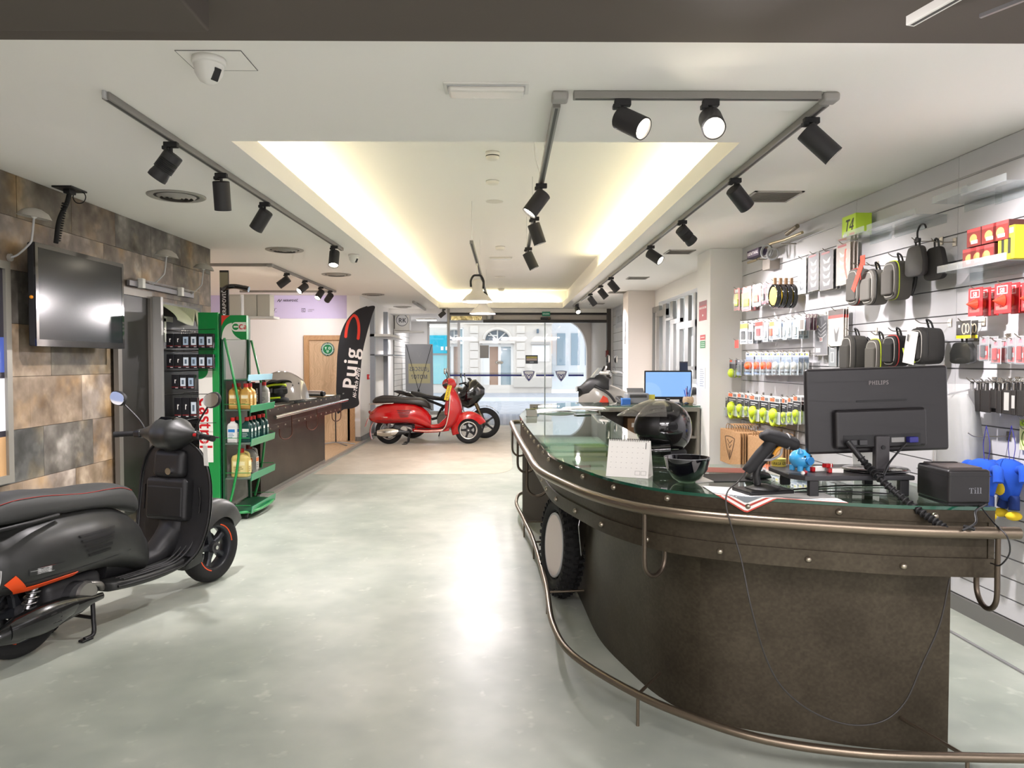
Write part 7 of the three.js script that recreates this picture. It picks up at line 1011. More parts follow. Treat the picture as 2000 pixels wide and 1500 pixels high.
// ---------- things on the counter ----------
const GT = 0.999;   // glass top
{ // monitor seen from behind
  const c = atZ(1711, 800, 2.85), t = thing('monitor', 'large black monitor seen from behind with PHILIPS lettering on the counter', 'monitor', [c.x, 1.078, -2.85], 0.03), W = 0.56, H = 0.328, cy = c.y - 1.078, bk = phys(0x1b191b, 0.42, 0, { clearcoat: 0.2 });
  const g = (geo) => T(geo, 0, cy, 0, -0.02, 0, 0.03);
  obj('back_shell', g(rb(W, H, 0.028, 0.012, 0, 0, 0, 0, 0, 0, 3)), bk, t); obj('rear_bulge', g(rb(0.36, 0.15, 0.035, 0.014, 0.0, -0.07, 0.022, 0, 0, 0, 3)), bk, t);
  obj('vent_slot', g(rb(0.2, 0.006, 0.004, 0.001, 0.015, 0.035, 0.0145)), MAT.black, t); obj('port_recess', g(bx(0.3, 0.045, 0.004, 0, -0.115, 0.039)), MAT.black, t);
  obj('port', g(rb(0.03, 0.02, 0.02, 0.002, -0.12, -0.12, 0.045)), MAT.darkGrey, t); obj('port', g(rb(0.03, 0.02, 0.02, 0.002, -0.08, -0.12, 0.045)), MAT.darkGrey, t); obj('data_plug', g(rb(0.035, 0.022, 0.03, 0.004, 0.11, -0.115, 0.05)), std(0x2a2a7a, 0.5), t); obj('rating_label', g(bx(0.05, 0.018, 0.001, 0.06, -0.115, 0.0415)), std(0x8a8a88, 0.6), t);
  obj('screen', g(bx(W - 0.03, H - 0.035, 0.002, 0, 0.004, -0.0145)), phys(0x101418, 0.2, 0, {}), t);
  obj('brand_lettering', g(new THREE.PlaneGeometry(0.1, 0.025).translate(0.005, 0.105, 0.0146)), new THREE.MeshStandardMaterial({ map: canvasTex(256, 64, (x) => { x.clearRect(0, 0, 256, 64); text(x, 'PHILIPS', 128, 34, 54, '#77706f'); }), transparent: true, roughness: 0.4 }), t);
  obj('stand_neck', [rb(0.055, 0.13, 0.03, 0.006, 0.0, 0.075, 0.04)], std(0x3a383a, 0.4), t); obj('neck_screw', T(new THREE.CylinderGeometry(0.008, 0.008, 0.004, 14), 0, cy - 0.14, 0.058, Math.PI / 2), MAT.black, t);
  obj('stand_foot', lathe([[0, 0], [0.125, 0], [0.128, 0.005], [0.12, 0.012], [0, 0.016]], 40).scale(1, 1, 0.8), phys(0x171718, 0.25, 0, { clearcoat: 0.6 }), t);
}
{ // riser
  const t = thing('monitor_riser', 'black monitor riser shelf with rounded corner on the glass top', 'stand', [1.34, GT, -2.87], 0.02);
  const g = ext([[-0.28, -0.1], [-0.24, -0.155], [0.17, -0.155], [0.17, 0.16], [-0.22, 0.16], [-0.28, 0.1]], 0.018, 0.004); g.rotateX(-Math.PI / 2); obj('shelf_plate', g.translate(0, 0.07, 0), std(0x2c2c2f, 0.45), t);
  for (const [x, z] of [[-0.2, 0.13], [0.14, 0.13], [-0.2, -0.13], [0.14, -0.13]]) obj('leg', rb(0.035, 0.061, 0.025, 0.003, x, 0.0305, z), std(0x1c1c1e, 0.5), t);
  obj('maker_mark', new THREE.PlaneGeometry(0.035, 0.005).translate(0.03, 0.07, 0.1605), std(0x8a8a8a, 0.5), t);
}
{ // receipt printer
  const t = thing('receipt_printer', 'black box receipt printer with faded silver lettering at the end of the counter', 'printer', [1.605, GT, -2.64]);
  obj('casing', rb(0.148, 0.118, 0.2, 0.01, 0, 0.067, 0, 0, 0, 0, 3), std(0x1a1819, 0.42), t); obj('top_cover', rb(0.12, 0.01, 0.16, 0.004, 0, 0.127, -0.005), std(0x4a4442, 0.35), t); obj('paper_slot', bx(0.09, 0.003, 0.012, 0, 0.133, -0.05), MAT.black, t); obj('seam', bx(0.149, 0.002, 0.201, 0, 0.104, 0), MAT.black, t); obj('foot_plate', rb(0.14, 0.012, 0.19, 0.003, 0, 0.006, 0), MAT.black, t);
  obj('lettering', new THREE.PlaneGeometry(0.06, 0.03).translate(0.02, 0.055, 0.1006), new THREE.MeshStandardMaterial({ map: canvasTex(128, 64, (x) => { x.clearRect(0, 0, 128, 64); text(x, 'Till', 64, 34, 56, '#6f7076', 'serif'); }), transparent: true, roughness: 0.4 }), t);
}
{ // barcode scanner on its stand; the scanner rests in the cradle
  const st = thing('scanner_stand', 'black gooseneck stand holding the barcode scanner', 'stand', [0.985, GT, -2.82]); const bk = std(0x141415, 0.45);
  obj('base', T(rb(0.19, 0.016, 0.13, 0.006, 0, 0.008, 0, 0, 0.25, 0)), bk, st); obj('base_dome', lathe([[0, 0.035], [0.022, 0.032], [0.05, 0.02], [0.075, 0.014], [0, 0.014]], 30), bk, st);
  obj('gooseneck', tube([[-0.02, 0.03, 0], [-0.025, 0.07, 0], [-0.01, 0.11, 0], [0.03, 0.15, 0], [0.06, 0.19, 0], [0.07, 0.205, 0]], 0.014, 40, 12), bk, st); obj('cradle', [tube([[0.07, 0.205, 0.0], [0.03, 0.185, 0.0], [-0.0, 0.155, 0]], 0.013, 16, 10)], bk, st);
  const s = thing('barcode_scanner', 'black handheld barcode scanner with a yellow trigger', 'scanner', [0.985, GT, -2.82]);
  obj('grip', loft([[-0.075, 0.085, 0.017], [-0.06, 0.1, 0.022], [-0.02, 0.15, 0.024], [0.015, 0.19, 0.022], [0.03, 0.21, 0.024]].map(([x, y, r]) => Array.from({ length: 18 }, (_, j) => { const a = j / 18 * 6.283; return V(x + Math.cos(a) * r * 0.8, y - Math.cos(a) * r * 0.55, 0.032 + Math.sin(a) * r * 0.9); }))), MAT.blackMatte, s);
  obj('head', loft([[-0.02, 0.222, 0.012, 0.02], [0.0, 0.222, 0.024, 0.032], [0.04, 0.212, 0.027, 0.034], [0.075, 0.2, 0.026, 0.034], [0.105, 0.19, 0.024, 0.034], [0.115, 0.186, 0.02, 0.03]].map(([x, y, r, w]) => Array.from({ length: 22 }, (_, j) => { const a = -j / 22 * 6.283; return V(x + Math.sin(a) * r * 0.25, y + Math.sin(a) * r, 0.032 + Math.cos(a) * w); }))), MAT.blackMatte, s);
  obj('collar', T(new THREE.TorusGeometry(0.028, 0.004, 8, 28), 0.08, 0.199, 0.032, 0, Math.PI / 2 - 0.0, 0.0), MAT.grey, s); obj('trigger', tube([[0.055, 0.178, 0.032], [0.04, 0.165, 0.032], [0.03, 0.148, 0.032]], 0.007, 14, 8), std(0xc98a22, 0.5), s);
  obj('guard', tube([[0.06, 0.175, 0.032], [0.055, 0.15, 0.032], [0.02, 0.13, 0.032], [-0.01, 0.13, 0.032]], 0.005, 20, 8), MAT.grey, s);
  // its lead hangs down in front of the counter and up again
  const P = (px, py, z = 2.5) => atZ(px, py, z), e = [V(0.985 - 0.075, GT + 0.085, -2.788), V(0.88, GT + 0.05, -2.78), P(1421, 960, 2.72), P(1418, 985, 2.68), P(1432, 1040, 2.6), P(1447, 1090, 2.56), P(1468, 1190), P(1498, 1290), P(1530, 1345), P(1590, 1392), P(1665, 1416), P(1725, 1408), P(1765, 1375), P(1800, 1300), P(1835, 1220), P(1855, 1130, 2.5)];
  obj('lead', tube(e.map((p) => p.clone().sub(s.position)), 0.003, 160, 8), std(0x2a2724, 0.5), s);
}
{ // cloth under the scanner, hanging over the glass edge
  const tart = print(256, 256, (x) => { x.fillStyle = '#e9e7e3'; x.fillRect(0, 0, 256, 256); const line = (p, w, c) => { x.fillStyle = c; x.fillRect(p, 0, w, 256); }; line(96, 12, '#7d8488'); line(112, 4, '#b04238'); line(122, 12, '#c24a3c'); line(140, 5, '#33383c'); line(150, 10, '#8a8f92'); line(196, 6, '#c24a3c'); line(206, 4, '#33383c'); line(220, 12, '#b0b4b5'); }, 0.8);
  tag(obj('tartan_sheet', sheet((u, v) => { const x = 0.79 + u * 0.42, e = 2.645 + (1.11 - x) * 0.4, most = 0.2 + 0.062 * Math.max(0, 1 - Math.abs(u - 0.24) / 0.24), s = v * most; return s < 0.2 ? V(x, GT + 0.0025, -(e + 0.19 - s)) : V(x, GT + 0.0025 - (s - 0.2), -(e - 0.01)); }, 40, 40, 0.001), tart), 'white sheet with red and grey tartan stripes under the scanner, drooping over the glass edge', 'sheet');
  const pd = thing('mouse_pad', 'dark grey printed mouse pad on the counter', 'mouse pad', [0.98, GT, -3.18], 0.1); obj('pad', rb(0.24, 0.003, 0.2, 0.001, 0, 0.0018, 0), std(0x4a484a, 0.7), pd);
  const m = thing('mouse', 'black computer mouse on the dark pad', 'mouse', [1.07, GT + 0.0035, -3.12], 0.4); obj('shell', loft([[-0.055, 0.012, 0.018], [-0.04, 0.028, 0.028], [0, 0.038, 0.032], [0.04, 0.028, 0.03], [0.055, 0.012, 0.02]].map(([x, y, w]) => ringX(x, 0, y, w, 2.4, 20).reverse())), MAT.black, m); obj('wheel', T(new THREE.CylinderGeometry(0.007, 0.007, 0.006, 14), 0.03, 0.03, 0, Math.PI / 2), MAT.grey, m);
  for (const [x, z, r, c, l] of [[1.28, -3.3, 0.3, 0xe9e7e2, 'white printed sheet lying behind the riser'], [1.0, -3.4, -0.2, 0xd98a80, 'pink flyer lying behind the mouse pad'], [0.85, -3.15, 0.5, 0xece9e4, 'white sheet under the mouse pad corner']]) { const p = tag(obj('flyer', rb(0.21, 0.0012, 0.15, 0.0005), std(c, 0.8)), l, 'paper', 'flyers on the counter'); p.position.set(x, GT + 0.0012, z); p.rotation.y = r; }
}
{ // desk calendar
  const t = thing('desk_calendar', 'white tent desk calendar with spiral binding on the glass top', 'calendar', [0.545, GT, -3.24], -0.4), w = 0.185, h = 0.165, a = 0.32;
  const pg = print(256, 230, (x) => { x.fillStyle = '#eceae4'; x.fillRect(0, 0, 256, 230); x.fillStyle = '#b9b6b0'; for (let r = 0; r < 5; r++) for (let c = 0; c < 7; c++) x.fillRect(20 + c * 32, 44 + r * 32, 7, 3); x.strokeStyle = '#8a8880'; x.lineWidth = 1.5; x.strokeRect(176, 190, 30, 24); x.strokeRect(212, 190, 30, 24); x.fillStyle = '#55524c'; x.fillRect(228, 12, 5, 40); });
  obj('front_leaf', T(bx(w, h, 0.002, 0, -h / 2, 0), 0, h * Math.cos(a), 0, -a, 0, 0), MAT.paper, t); obj('front_print', T(new THREE.PlaneGeometry(w * 0.99, h * 0.98).translate(0, -h / 2, 0.0013), 0, h * Math.cos(a), 0, -a, 0, 0), pg, t); obj('back_leaf', T(bx(w, h, 0.002, 0, -h / 2, 0), 0, h * Math.cos(a), 0, a, 0, 0), MAT.paper, t); obj('base_leaf', bx(w, 0.002, 2 * h * Math.sin(a), 0, 0.001, 0), MAT.paper, t);
  const rings = []; for (let i = 0; i < 22; i++) rings.push(T(new THREE.TorusGeometry(0.006, 0.0012, 5, 12), -w / 2 + 0.008 + i * (w - 0.016) / 21, h * Math.cos(a), 0, 0, Math.PI / 2, 0)); obj('spiral_binding', rings, MAT.darkGrey, t).userData.kind = 'stuff';
}
{ // bowl
  const t = thing('glass_bowl', 'shiny black glass bowl on the counter', 'bowl', [0.755, GT, -3.07]); obj('wall', lathe([[0, 0.002], [0.035, 0.0], [0.06, 0.018], [0.084, 0.055], [0.094, 0.102], [0.091, 0.103], [0.08, 0.058], [0.056, 0.024], [0, 0.012]], 48), phys(0x0a0a10, 0.05, 0, { clearcoat: 1 }), t); obj('rim_ring', T(new THREE.TorusGeometry(0.0925, 0.0016, 6, 48), 0, 0.1035, 0, Math.PI / 2), phys(0x77787c, 0.1, 0, { clearcoat: 1 }), t);
}
{ // helmet with visor facing the shop
  const t = thing('full_face_helmet', 'glossy black full face helmet with raised clear visor on the counter', 'helmet', [0.86, GT, -3.95], Math.PI + 0.12), gl = phys(0x141315, 0.18, 0.1, { clearcoat: 1, clearcoatRoughness: 0.05 });
  obj('shell', helmetShell(1.04), gl, t); obj('eye_port', sheet((u, v) => { const a = -1.15 + u * 2.3, el = -0.22 + v * 0.75; return V(Math.cos(el) * Math.cos(a) * 0.163 + 0.012, 0.15 + Math.sin(el) * 0.142, Math.cos(el) * Math.sin(a) * 0.129); }, 20, 8, 0.004), std(0x060607, 0.4), t);
  obj('visor', sheet((u, v) => { const a = -1.45 + u * 2.9, el = 0.42 + v * 0.75; return V(Math.cos(el) * Math.cos(a) * (0.175 + 0.1 * Math.pow(Math.cos(a), 2) * (1 - v)) + 0.02, 0.15 + Math.sin(el) * 0.162, Math.cos(el) * Math.sin(a) * 0.137); }, 24, 10, 0.003), phys(0xe8e6e2, 0.03, 0, { transmission: 0.9, thickness: 0 }), t);
  obj('chin_bar', tube([[0.02, 0.045, 0.118], [0.12, 0.04, 0.095], [0.172, 0.05, 0], [0.12, 0.04, -0.095], [0.02, 0.045, -0.118]], 0.03, 40, 14), gl, t); for (const s of [1, -1]) obj('visor_pivot', T(new THREE.CylinderGeometry(0.026, 0.026, 0.01, 24), 0.01, 0.165, s * 0.13, Math.PI / 2), gl, t);
  obj('crown_line', tube(Array.from({ length: 14 }, (_, i) => { const el = 0.2 + i / 13 * 2.4; return [Math.cos(el) * 0.152 + 0.01, 0.15 + Math.sin(el) * 0.143, 0.03]; }), 0.0025, 40, 6), MAT.grey, t); obj('neck_roll', T(new THREE.TorusGeometry(0.09, 0.018, 10, 36), 0.0, 0.018, 0, Math.PI / 2), MAT.blackMatte, t);
}
{ // small things on the riser
  const R = GT + 0.0795, pg = thing('piggy_bank', 'small blue pottery pig money box on the riser', 'money box', [1.145, R, -2.86], -1.25), b = phys(0x3f9fd6, 0.25, 0, { clearcoat: 0.8 });
  obj('body', sph(0.04, 0, 0.044, 0, [1.15, 0.95, 1], 28), b, pg); obj('snout', T(new THREE.CylinderGeometry(0.014, 0.016, 0.016, 20), 0.05, 0.042, 0, 0, 0, Math.PI / 2), std(0x2a7ab8, 0.4), pg); for (const s of [-1, 1]) { obj('ear', T(new THREE.ConeGeometry(0.012, 0.02, 14), 0.022, 0.082, s * 0.022, s * 0.4, 0, -0.2), b, pg); obj('eye', sph(0.004, 0.042, 0.058, s * 0.014, 1, 8), MAT.black, pg); for (const x of [-0.022, 0.022]) obj('leg', rod([x, 0, s * 0.02], [x, 0.02, s * 0.02], 0.011), b, pg); } obj('tail', T(new THREE.TorusGeometry(0.008, 0.003, 6, 16), -0.047, 0.05, 0), b, pg); obj('yellow_spot', sph(0.01, 0.025, 0.03, -0.033, [1, 1, 0.4], 12), MAT.yellow, pg);
  const tin = thing('yellow_tin', 'low round yellow tin with black lettering on the riser', 'tin', [1.105, R, -2.98]); obj('tin_body', T(new THREE.CylinderGeometry(0.028, 0.028, 0.026, 32), 0, 0.013, 0), print(256, 32, (x) => { x.fillStyle = '#d6c04a'; x.fillRect(0, 0, 256, 32); for (let i = 0; i < 4; i++) text(x, 'GRASA', 34 + i * 64, 17, 18, '#2a2618'); }, 0.5), tin); obj('lid', T(new THREE.CylinderGeometry(0.0285, 0.0285, 0.004, 32), 0, 0.0282, 0), std(0xe0cf6a, 0.4), tin);
  const kn = thing('red_key_fob', 'small red and white key fob in front of the blue pig', 'key fob', [1.12, R, -2.76], 0.9); obj('fob', rb(0.035, 0.012, 0.016, 0.006, 0, 0.006, 0, 0, 0, 0, 3), std(0xb02028, 0.35), kn); obj('tip', sph(0.008, -0.018, 0.006, 0, 1, 12), MAT.white, kn);
  for (const [x, z, r, l] of [[1.2, -2.84, 0.2, 'small white and red box lying beside the blue pig'], [1.255, -2.8, -0.15, 'small white and red box lying at the monitor foot']]) { const o = thing('parts_box', l, 'box', [x, R, z], r, 'small white and red boxes'); obj('carton', rb(0.05, 0.016, 0.03, 0.002, 0, 0.008, 0), MAT.paper, o); obj('red_end', rb(0.014, 0.0165, 0.0305, 0.002, -0.022, 0.00825, 0), MAT.red, o); }
  { const o = thing('parts_box', 'small red box stacked on a white one at the monitor foot', 'box', [1.235, R + 0.0165, -2.825], 0.5); obj('carton', rb(0.035, 0.014, 0.022, 0.002, 0, 0.007, 0), MAT.red, o); obj('band', rb(0.006, 0.0142, 0.0222, 0.001, 0.008, 0.0071, 0), MAT.paper, o); }
  const nt = thing('white_note', 'blank white card standing behind the monitor foot', 'card', [1.53, R - 0.0795, -3.12], 0.2); obj('card', T(rb(0.13, 0.12, 0.003, 0.001), 0, 0.061, 0, -0.12), MAT.paper, nt); obj('prop', T(rb(0.04, 0.1, 0.003, 0.001), 0, 0.05, -0.03, 0.35), MAT.paper, nt);
}
{ // wrapped cable bundle from the monitor over the counter edge
  const t = thing('cable_bundle', 'thick black spiral-wrapped cable bundle running from the monitor over the counter edge', 'cable'), pts = [atZ(1655, 862, 2.79), atZ(1690, 905, 2.76), atZ(1722, 938, 2.66), atZ(1765, 975, 2.6), atZ(1810, 1008, 2.53), atZ(1850, 1034, 2.47)], c = curve(pts);
  obj('core', tube(pts, 0.011, 60, 12), MAT.black, t); const rings = []; for (let i = 4; i < 26; i++) { const p = c.getPoint(i / 26), d = c.getTangent(i / 26), g = new THREE.TorusGeometry(0.0125, 0.003, 6, 14); rings.push(g.applyMatrix4(new THREE.Matrix4().compose(p, new THREE.Quaternion().setFromUnitVectors(V(0, 0, 1), d), V(1, 1, 1)))); } obj('spiral_wrap', rings, MAT.rubber, t).userData.kind = 'stuff';
  obj('thin_cable', tube([atZ(1770, 865, 2.8), atZ(1740, 900, 2.77), atZ(1725, 930, 2.68)], 0.004, 30, 8), MAT.black, t);
  const l = thing('printer_cable', 'thin black printer cable looping over the counter end', 'cable'); obj('lead', tube([atZ(1925, 985, 2.53), atZ(1905, 1000, 2.48), atZ(1905, 1022, 2.44), atZ(1880, 1036, 2.44)], 0.004, 30, 8), MAT.black, l); obj('loop', tube([atZ(1912, 985, 2.53), atZ(1940, 1020, 2.48), atZ(1968, 1050, 2.4), atZ(1972, 1080, 2.4), atZ(1955, 1103, 2.42), atZ(1935, 1100, 2.5)], 0.0025, 40, 8), MAT.black, l); obj('ferrite', rb(0.012, 0.012, 0.035, 0.004, ...atZ(1893, 1031, 2.44).toArray(), 0.3, 0.9), MAT.black, l);
  for (const [a, b, k] of [[[1.1, 2.8], [1.5, 2.74], 'thin'], [[1.12, 2.86], [1.55, 2.95], 'second']]) tag(obj('loose_cable', tube([[a[0], GT + 0.004, -a[1]], [(a[0] + b[0]) / 2, GT + 0.004, -(a[1] + b[1]) / 2 - 0.04], [b[0], GT + 0.004, -b[1]]], 0.003, 30, 6), MAT.black), k === 'thin' ? 'loose black cable lying under the riser near its front legs' : 'loose black cable lying under the riser near its back legs', 'cable');
}
{ // goods under the glass on the display deck and papers at the far end
  const D = 0.799, put = (name, label, cat, x, z, r, w, h, d, m, group, m2) => { const t = thing(name, label, cat, [x, D, z], r, group); obj('carton', rb(w, h, d, 0.004, 0, h / 2, 0), m, t); obj('lid_band', rb(w * 1.004, h * 0.3, d * 1.004, 0.003, 0, h * 0.82, 0), m2 ?? MAT.paper, t); };
  put('boxed_goods', 'yellow box under the counter glass', 'box', 0.5, -4.2, 0.1, 0.16, 0.07, 0.2, std(0xcabf3a, 0.5), 'boxed goods under the glass', std(0x3a7a3a, 0.5)); put('boxed_goods', 'green and yellow box under the counter glass beside the helmet', 'box', 0.69, -4.35, -0.1, 0.15, 0.07, 0.18, std(0x7ab03a, 0.5), 'boxed goods under the glass', std(0xd8d040, 0.5)); put('boxed_goods', 'small red topped box under the counter glass', 'box', 0.46, -4.65, 0.05, 0.14, 0.06, 0.12, std(0xd8d2c8, 0.5), 'boxed goods under the glass', std(0xc83a2a, 0.5)); put('boxed_goods', 'pale yellow pouch box deep under the counter glass', 'box', 0.62, -5.3, 0.2, 0.2, 0.1, 0.22, std(0xd4d672, 0.6), 'boxed goods under the glass'); put('boxed_goods', 'dark flat case under the counter glass', 'box', 0.6, -3.75, 0.0, 0.24, 0.04, 0.14, std(0x2a2c2c, 0.5), 'boxed goods under the glass', std(0x55585a, 0.5));
  for (const [x, z, r, n, l] of [[0.45, -7.3, 0.2, 3, 'loose pile of white papers at the far corner of the counter'], [0.75, -7.55, -0.3, 4, 'open brochure pile at the far corner of the counter']]) for (let i = 0; i < n; i++) { const p = tag(obj('brochure', sheet((u, v) => V((u - 0.5) * 0.42, GT + 0.001 + i * 0.004 + Math.sin(u * 3.14) * 0.018 + (n === 4 ? Math.abs(u - 0.5) * 0.02 : 0), (v - 0.5) * 0.3), 10, 2, 0.0015), [MAT.paper, std(0x8f9096, 0.5), MAT.paper, std(0xc9c4b8, 0.5)][i]), ['lowest', 'second', 'third', 'top'][n === 3 && i === 2 ? 3 : i] + ' sheet of the ' + l, 'brochure', l); p.position.set(x + i * 0.02, 0, z - i * 0.015); p.rotation.y = r + i * 0.09; }
  const ph = thing('mobile_phone', 'black mobile phone lying on the counter glass', 'phone', [0.72, GT, -6.9], 0.3); obj('body', rb(0.15, 0.009, 0.075, 0.004, 0, 0.0045, 0), MAT.blackGloss, ph); obj('screen', bx(0.14, 0.001, 0.068, 0, 0.0092, 0), phys(0x0a0a0c, 0.05, 0, { clearcoat: 1 }), ph);
  const cs = thing('card_stand', 'small grey card stand at the far left corner of the counter', 'card stand', [0.24, GT, -6.75], 0.2); obj('plate', T(rb(0.1, 0.06, 0.004, 0.001), 0, 0.03, 0, -0.3), std(0x77756c, 0.5), cs); obj('foot', rb(0.1, 0.006, 0.05, 0.002, 0, 0.003, 0), std(0x77756c, 0.5), cs);
}
// ---------- second desk ----------
{
  const Z = -8.75, c = atZ(1305, 752, 8.75), t = thing('monitor', 'monitor with a plain light blue screen on the second desk', 'monitor', [c.x, GT, Z], -0.04), W = 0.56, H = 0.34, y = c.y - GT;
  obj('casing', rb(W, H, 0.03, 0.008, 0, y, -0.01), MAT.black, t); obj('screen', bx(W - 0.03, H - 0.05, 0.002, 0, y + 0.008, 0.006), new THREE.MeshStandardMaterial({ color: 0x101418, emissive: 0xffffff, emissiveIntensity: 0.31, emissiveMap: canvasTex(256, 144, (x) => { x.fillStyle = '#86b4f6'; x.fillRect(0, 0, 256, 144); x.fillStyle = '#93bdf8'; x.beginPath(); x.arc(20, 130, 70, 0, 7); x.fill(); x.fillStyle = '#1a3a8a'; x.fillRect(232, 118, 10, 12); x.fillStyle = '#2a4a9a'; x.fillRect(8, 132, 8, 6); }), roughness: 0.2 }), t); obj('stand_neck', rb(0.05, 0.12, 0.03, 0.005, 0, 0.06, -0.03), MAT.black, t); obj('stand_foot', rb(0.24, 0.012, 0.16, 0.005, 0, 0.006, -0.03), MAT.black, t); obj('chin_mark', bx(0.04, 0.005, 0.001, 0, y - H / 2 + 0.012, 0.0055), MAT.lightGrey, t);
  const l = new THREE.RectAreaLight(0x8ab6f6, 0.36, 0.53, 0.29); l.name = 'screen_light'; l.position.set(0, y + 0.008, 0.01); l.rotation.y = Math.PI; t.add(l);
  const at = (px, dz = 0) => atZ(px, 780, -Z - dz).x, D = (n, lb, ct, px, dz, r = 0) => thing(n, lb, ct, [at(px, dz), GT, Z + dz], r);
  let o = D('keyboard', 'dark grey keyboard in front of the blue screen', 'keyboard', 1288, 0.22); obj('case', rb(0.46, 0.02, 0.14, 0.006, 0, 0.01, 0), MAT.darkGrey, o); { const ks = []; for (let r = 0; r < 5; r++) for (let k = 0; k < 16; k++) ks.push(bx(0.024, 0.006, 0.021, -0.21 + k * 0.028, 0.023, -0.052 + r * 0.026)); obj('keys', ks, std(0x55565a, 0.6), o).userData.kind = 'stuff'; }
  o = D('mouse', 'black mouse beside the keyboard on the second desk', 'mouse', 1341, 0.2); obj('shell', sph(0.03, 0, 0.014, 0, [0.9, 0.5, 1.6], 18), MAT.black, o); obj('wheel', rb(0.005, 0.008, 0.014, 0.002, 0, 0.026, -0.02), MAT.grey, o);
  o = D('pen_cup', 'round wooden pen cup with pens on the second desk', 'pen cup', 1344, 0.06); obj('cup', lathe([[0, 0.004], [0.05, 0.0], [0.066, 0.03], [0.062, 0.075], [0.05, 0.09], [0.046, 0.088], [0.056, 0.07], [0, 0.012]], 30), woodMat, o); for (let k = 0; k < 6; k++) obj('pen', rod([(k - 2.5) * 0.008, 0.03, 0], [(k - 2.5) * 0.018, 0.17 + (k % 3) * 0.02, (k % 2) * 0.02 - 0.01], 0.004), [MAT.blue, MAT.red, MAT.black, MAT.grey, MAT.blue, MAT.white][k], o);
  o = D('sticky_note', 'yellow sticky notes hanging below the blue screen', 'note', 1272, 0.045); obj('pad', rb(0.085, 0.085, 0.004, 0.001, 0, 0.07, 0), std(0xd8cf5a, 0.8), o); obj('foot', rb(0.06, 0.028, 0.03, 0.003, 0, 0.014, -0.01), MAT.lightGrey, o);
  o = D('label_printer', 'grey office printer beside the blue screen', 'printer', 1243, -0.05); obj('body', rb(0.26, 0.13, 0.24, 0.02, 0, 0.065, 0), std(0x8b8d90, 0.5), o); obj('tray', T(rb(0.2, 0.008, 0.14, 0.003), 0, 0.14, -0.06, 0.6), std(0x6f7174, 0.5), o); obj('panel', T(rb(0.2, 0.04, 0.02, 0.004), 0, 0.1, 0.115, -0.5), MAT.darkGrey, o);
  o = D('blue_box', 'small blue cardboard box on the second desk', 'box', 1222, 0.1); obj('carton', rb(0.1, 0.07, 0.1, 0.003, 0, 0.035, 0), std(0x2a62b0, 0.5), o); obj('lid', rb(0.102, 0.014, 0.102, 0.003, 0, 0.066, 0), std(0x4a82cc, 0.5), o);
  o = D('card_terminal', 'dark card payment terminal beside the blue box', 'terminal', 1213, 0.0, 0.3); obj('body', T(rb(0.08, 0.04, 0.16, 0.012), 0, 0.05, 0, 0.35), MAT.darkGrey, o); obj('screen', T(bx(0.06, 0.002, 0.05), 0, 0.078, -0.03, 0.35), std(0xa04a5a, 0.4), o); obj('foot', rb(0.07, 0.03, 0.09, 0.006, 0, 0.015, 0), MAT.black, o);
  o = thing('poster_rack', 'narrow dark leaflet rack with blue leaflets against the pillar', 'leaflet rack', [2.16, GT, -8.98]); obj('back_plate', rb(0.1, 0.5, 0.01, 0.003, 0, 0.25, 0), std(0x4a4e5a, 0.5), o); for (let k = 0; k < 4; k++) obj('leaflet', T(rb(0.09, 0.1, 0.004, 0.001), 0, 0.09 + k * 0.115, 0.02, -0.2), k % 2 ? std(0x2a3a5a, 0.5) : std(0x9fb0c4, 0.5), o); obj('foot', rb(0.1, 0.012, 0.06, 0.003, 0, 0.006, 0.02), std(0x4a4e5a, 0.5), o);
  for (const [x, y0, w, h, c, lb] of [[1.35, 0.34, 0.2, 0.22, 0x2a2a2c, 'black binder on the lower shelf of the second desk'], [1.5, 0.64, 0.16, 0.2, 0x8a6a4a, 'brown box file on the middle shelf of the second desk'], [1.9, 0.64, 0.26, 0.16, 0x1c1c1e, 'black case on the middle shelf of the second desk'], [1.85, 0.34, 0.2, 0.18, 0x6a7a6a, 'green grey box on the lower shelf of the second desk']]) { const b = thing('shelf_box', lb, 'box', [x, y0 + 0.001, -8.75]); obj('carton', rb(w, h, 0.3, 0.006, 0, h / 2, 0), std(c, 0.6), b); obj('label', bx(w * 0.4, h * 0.25, 0.001, 0, h * 0.6, 0.1505), MAT.paper, b); }
}
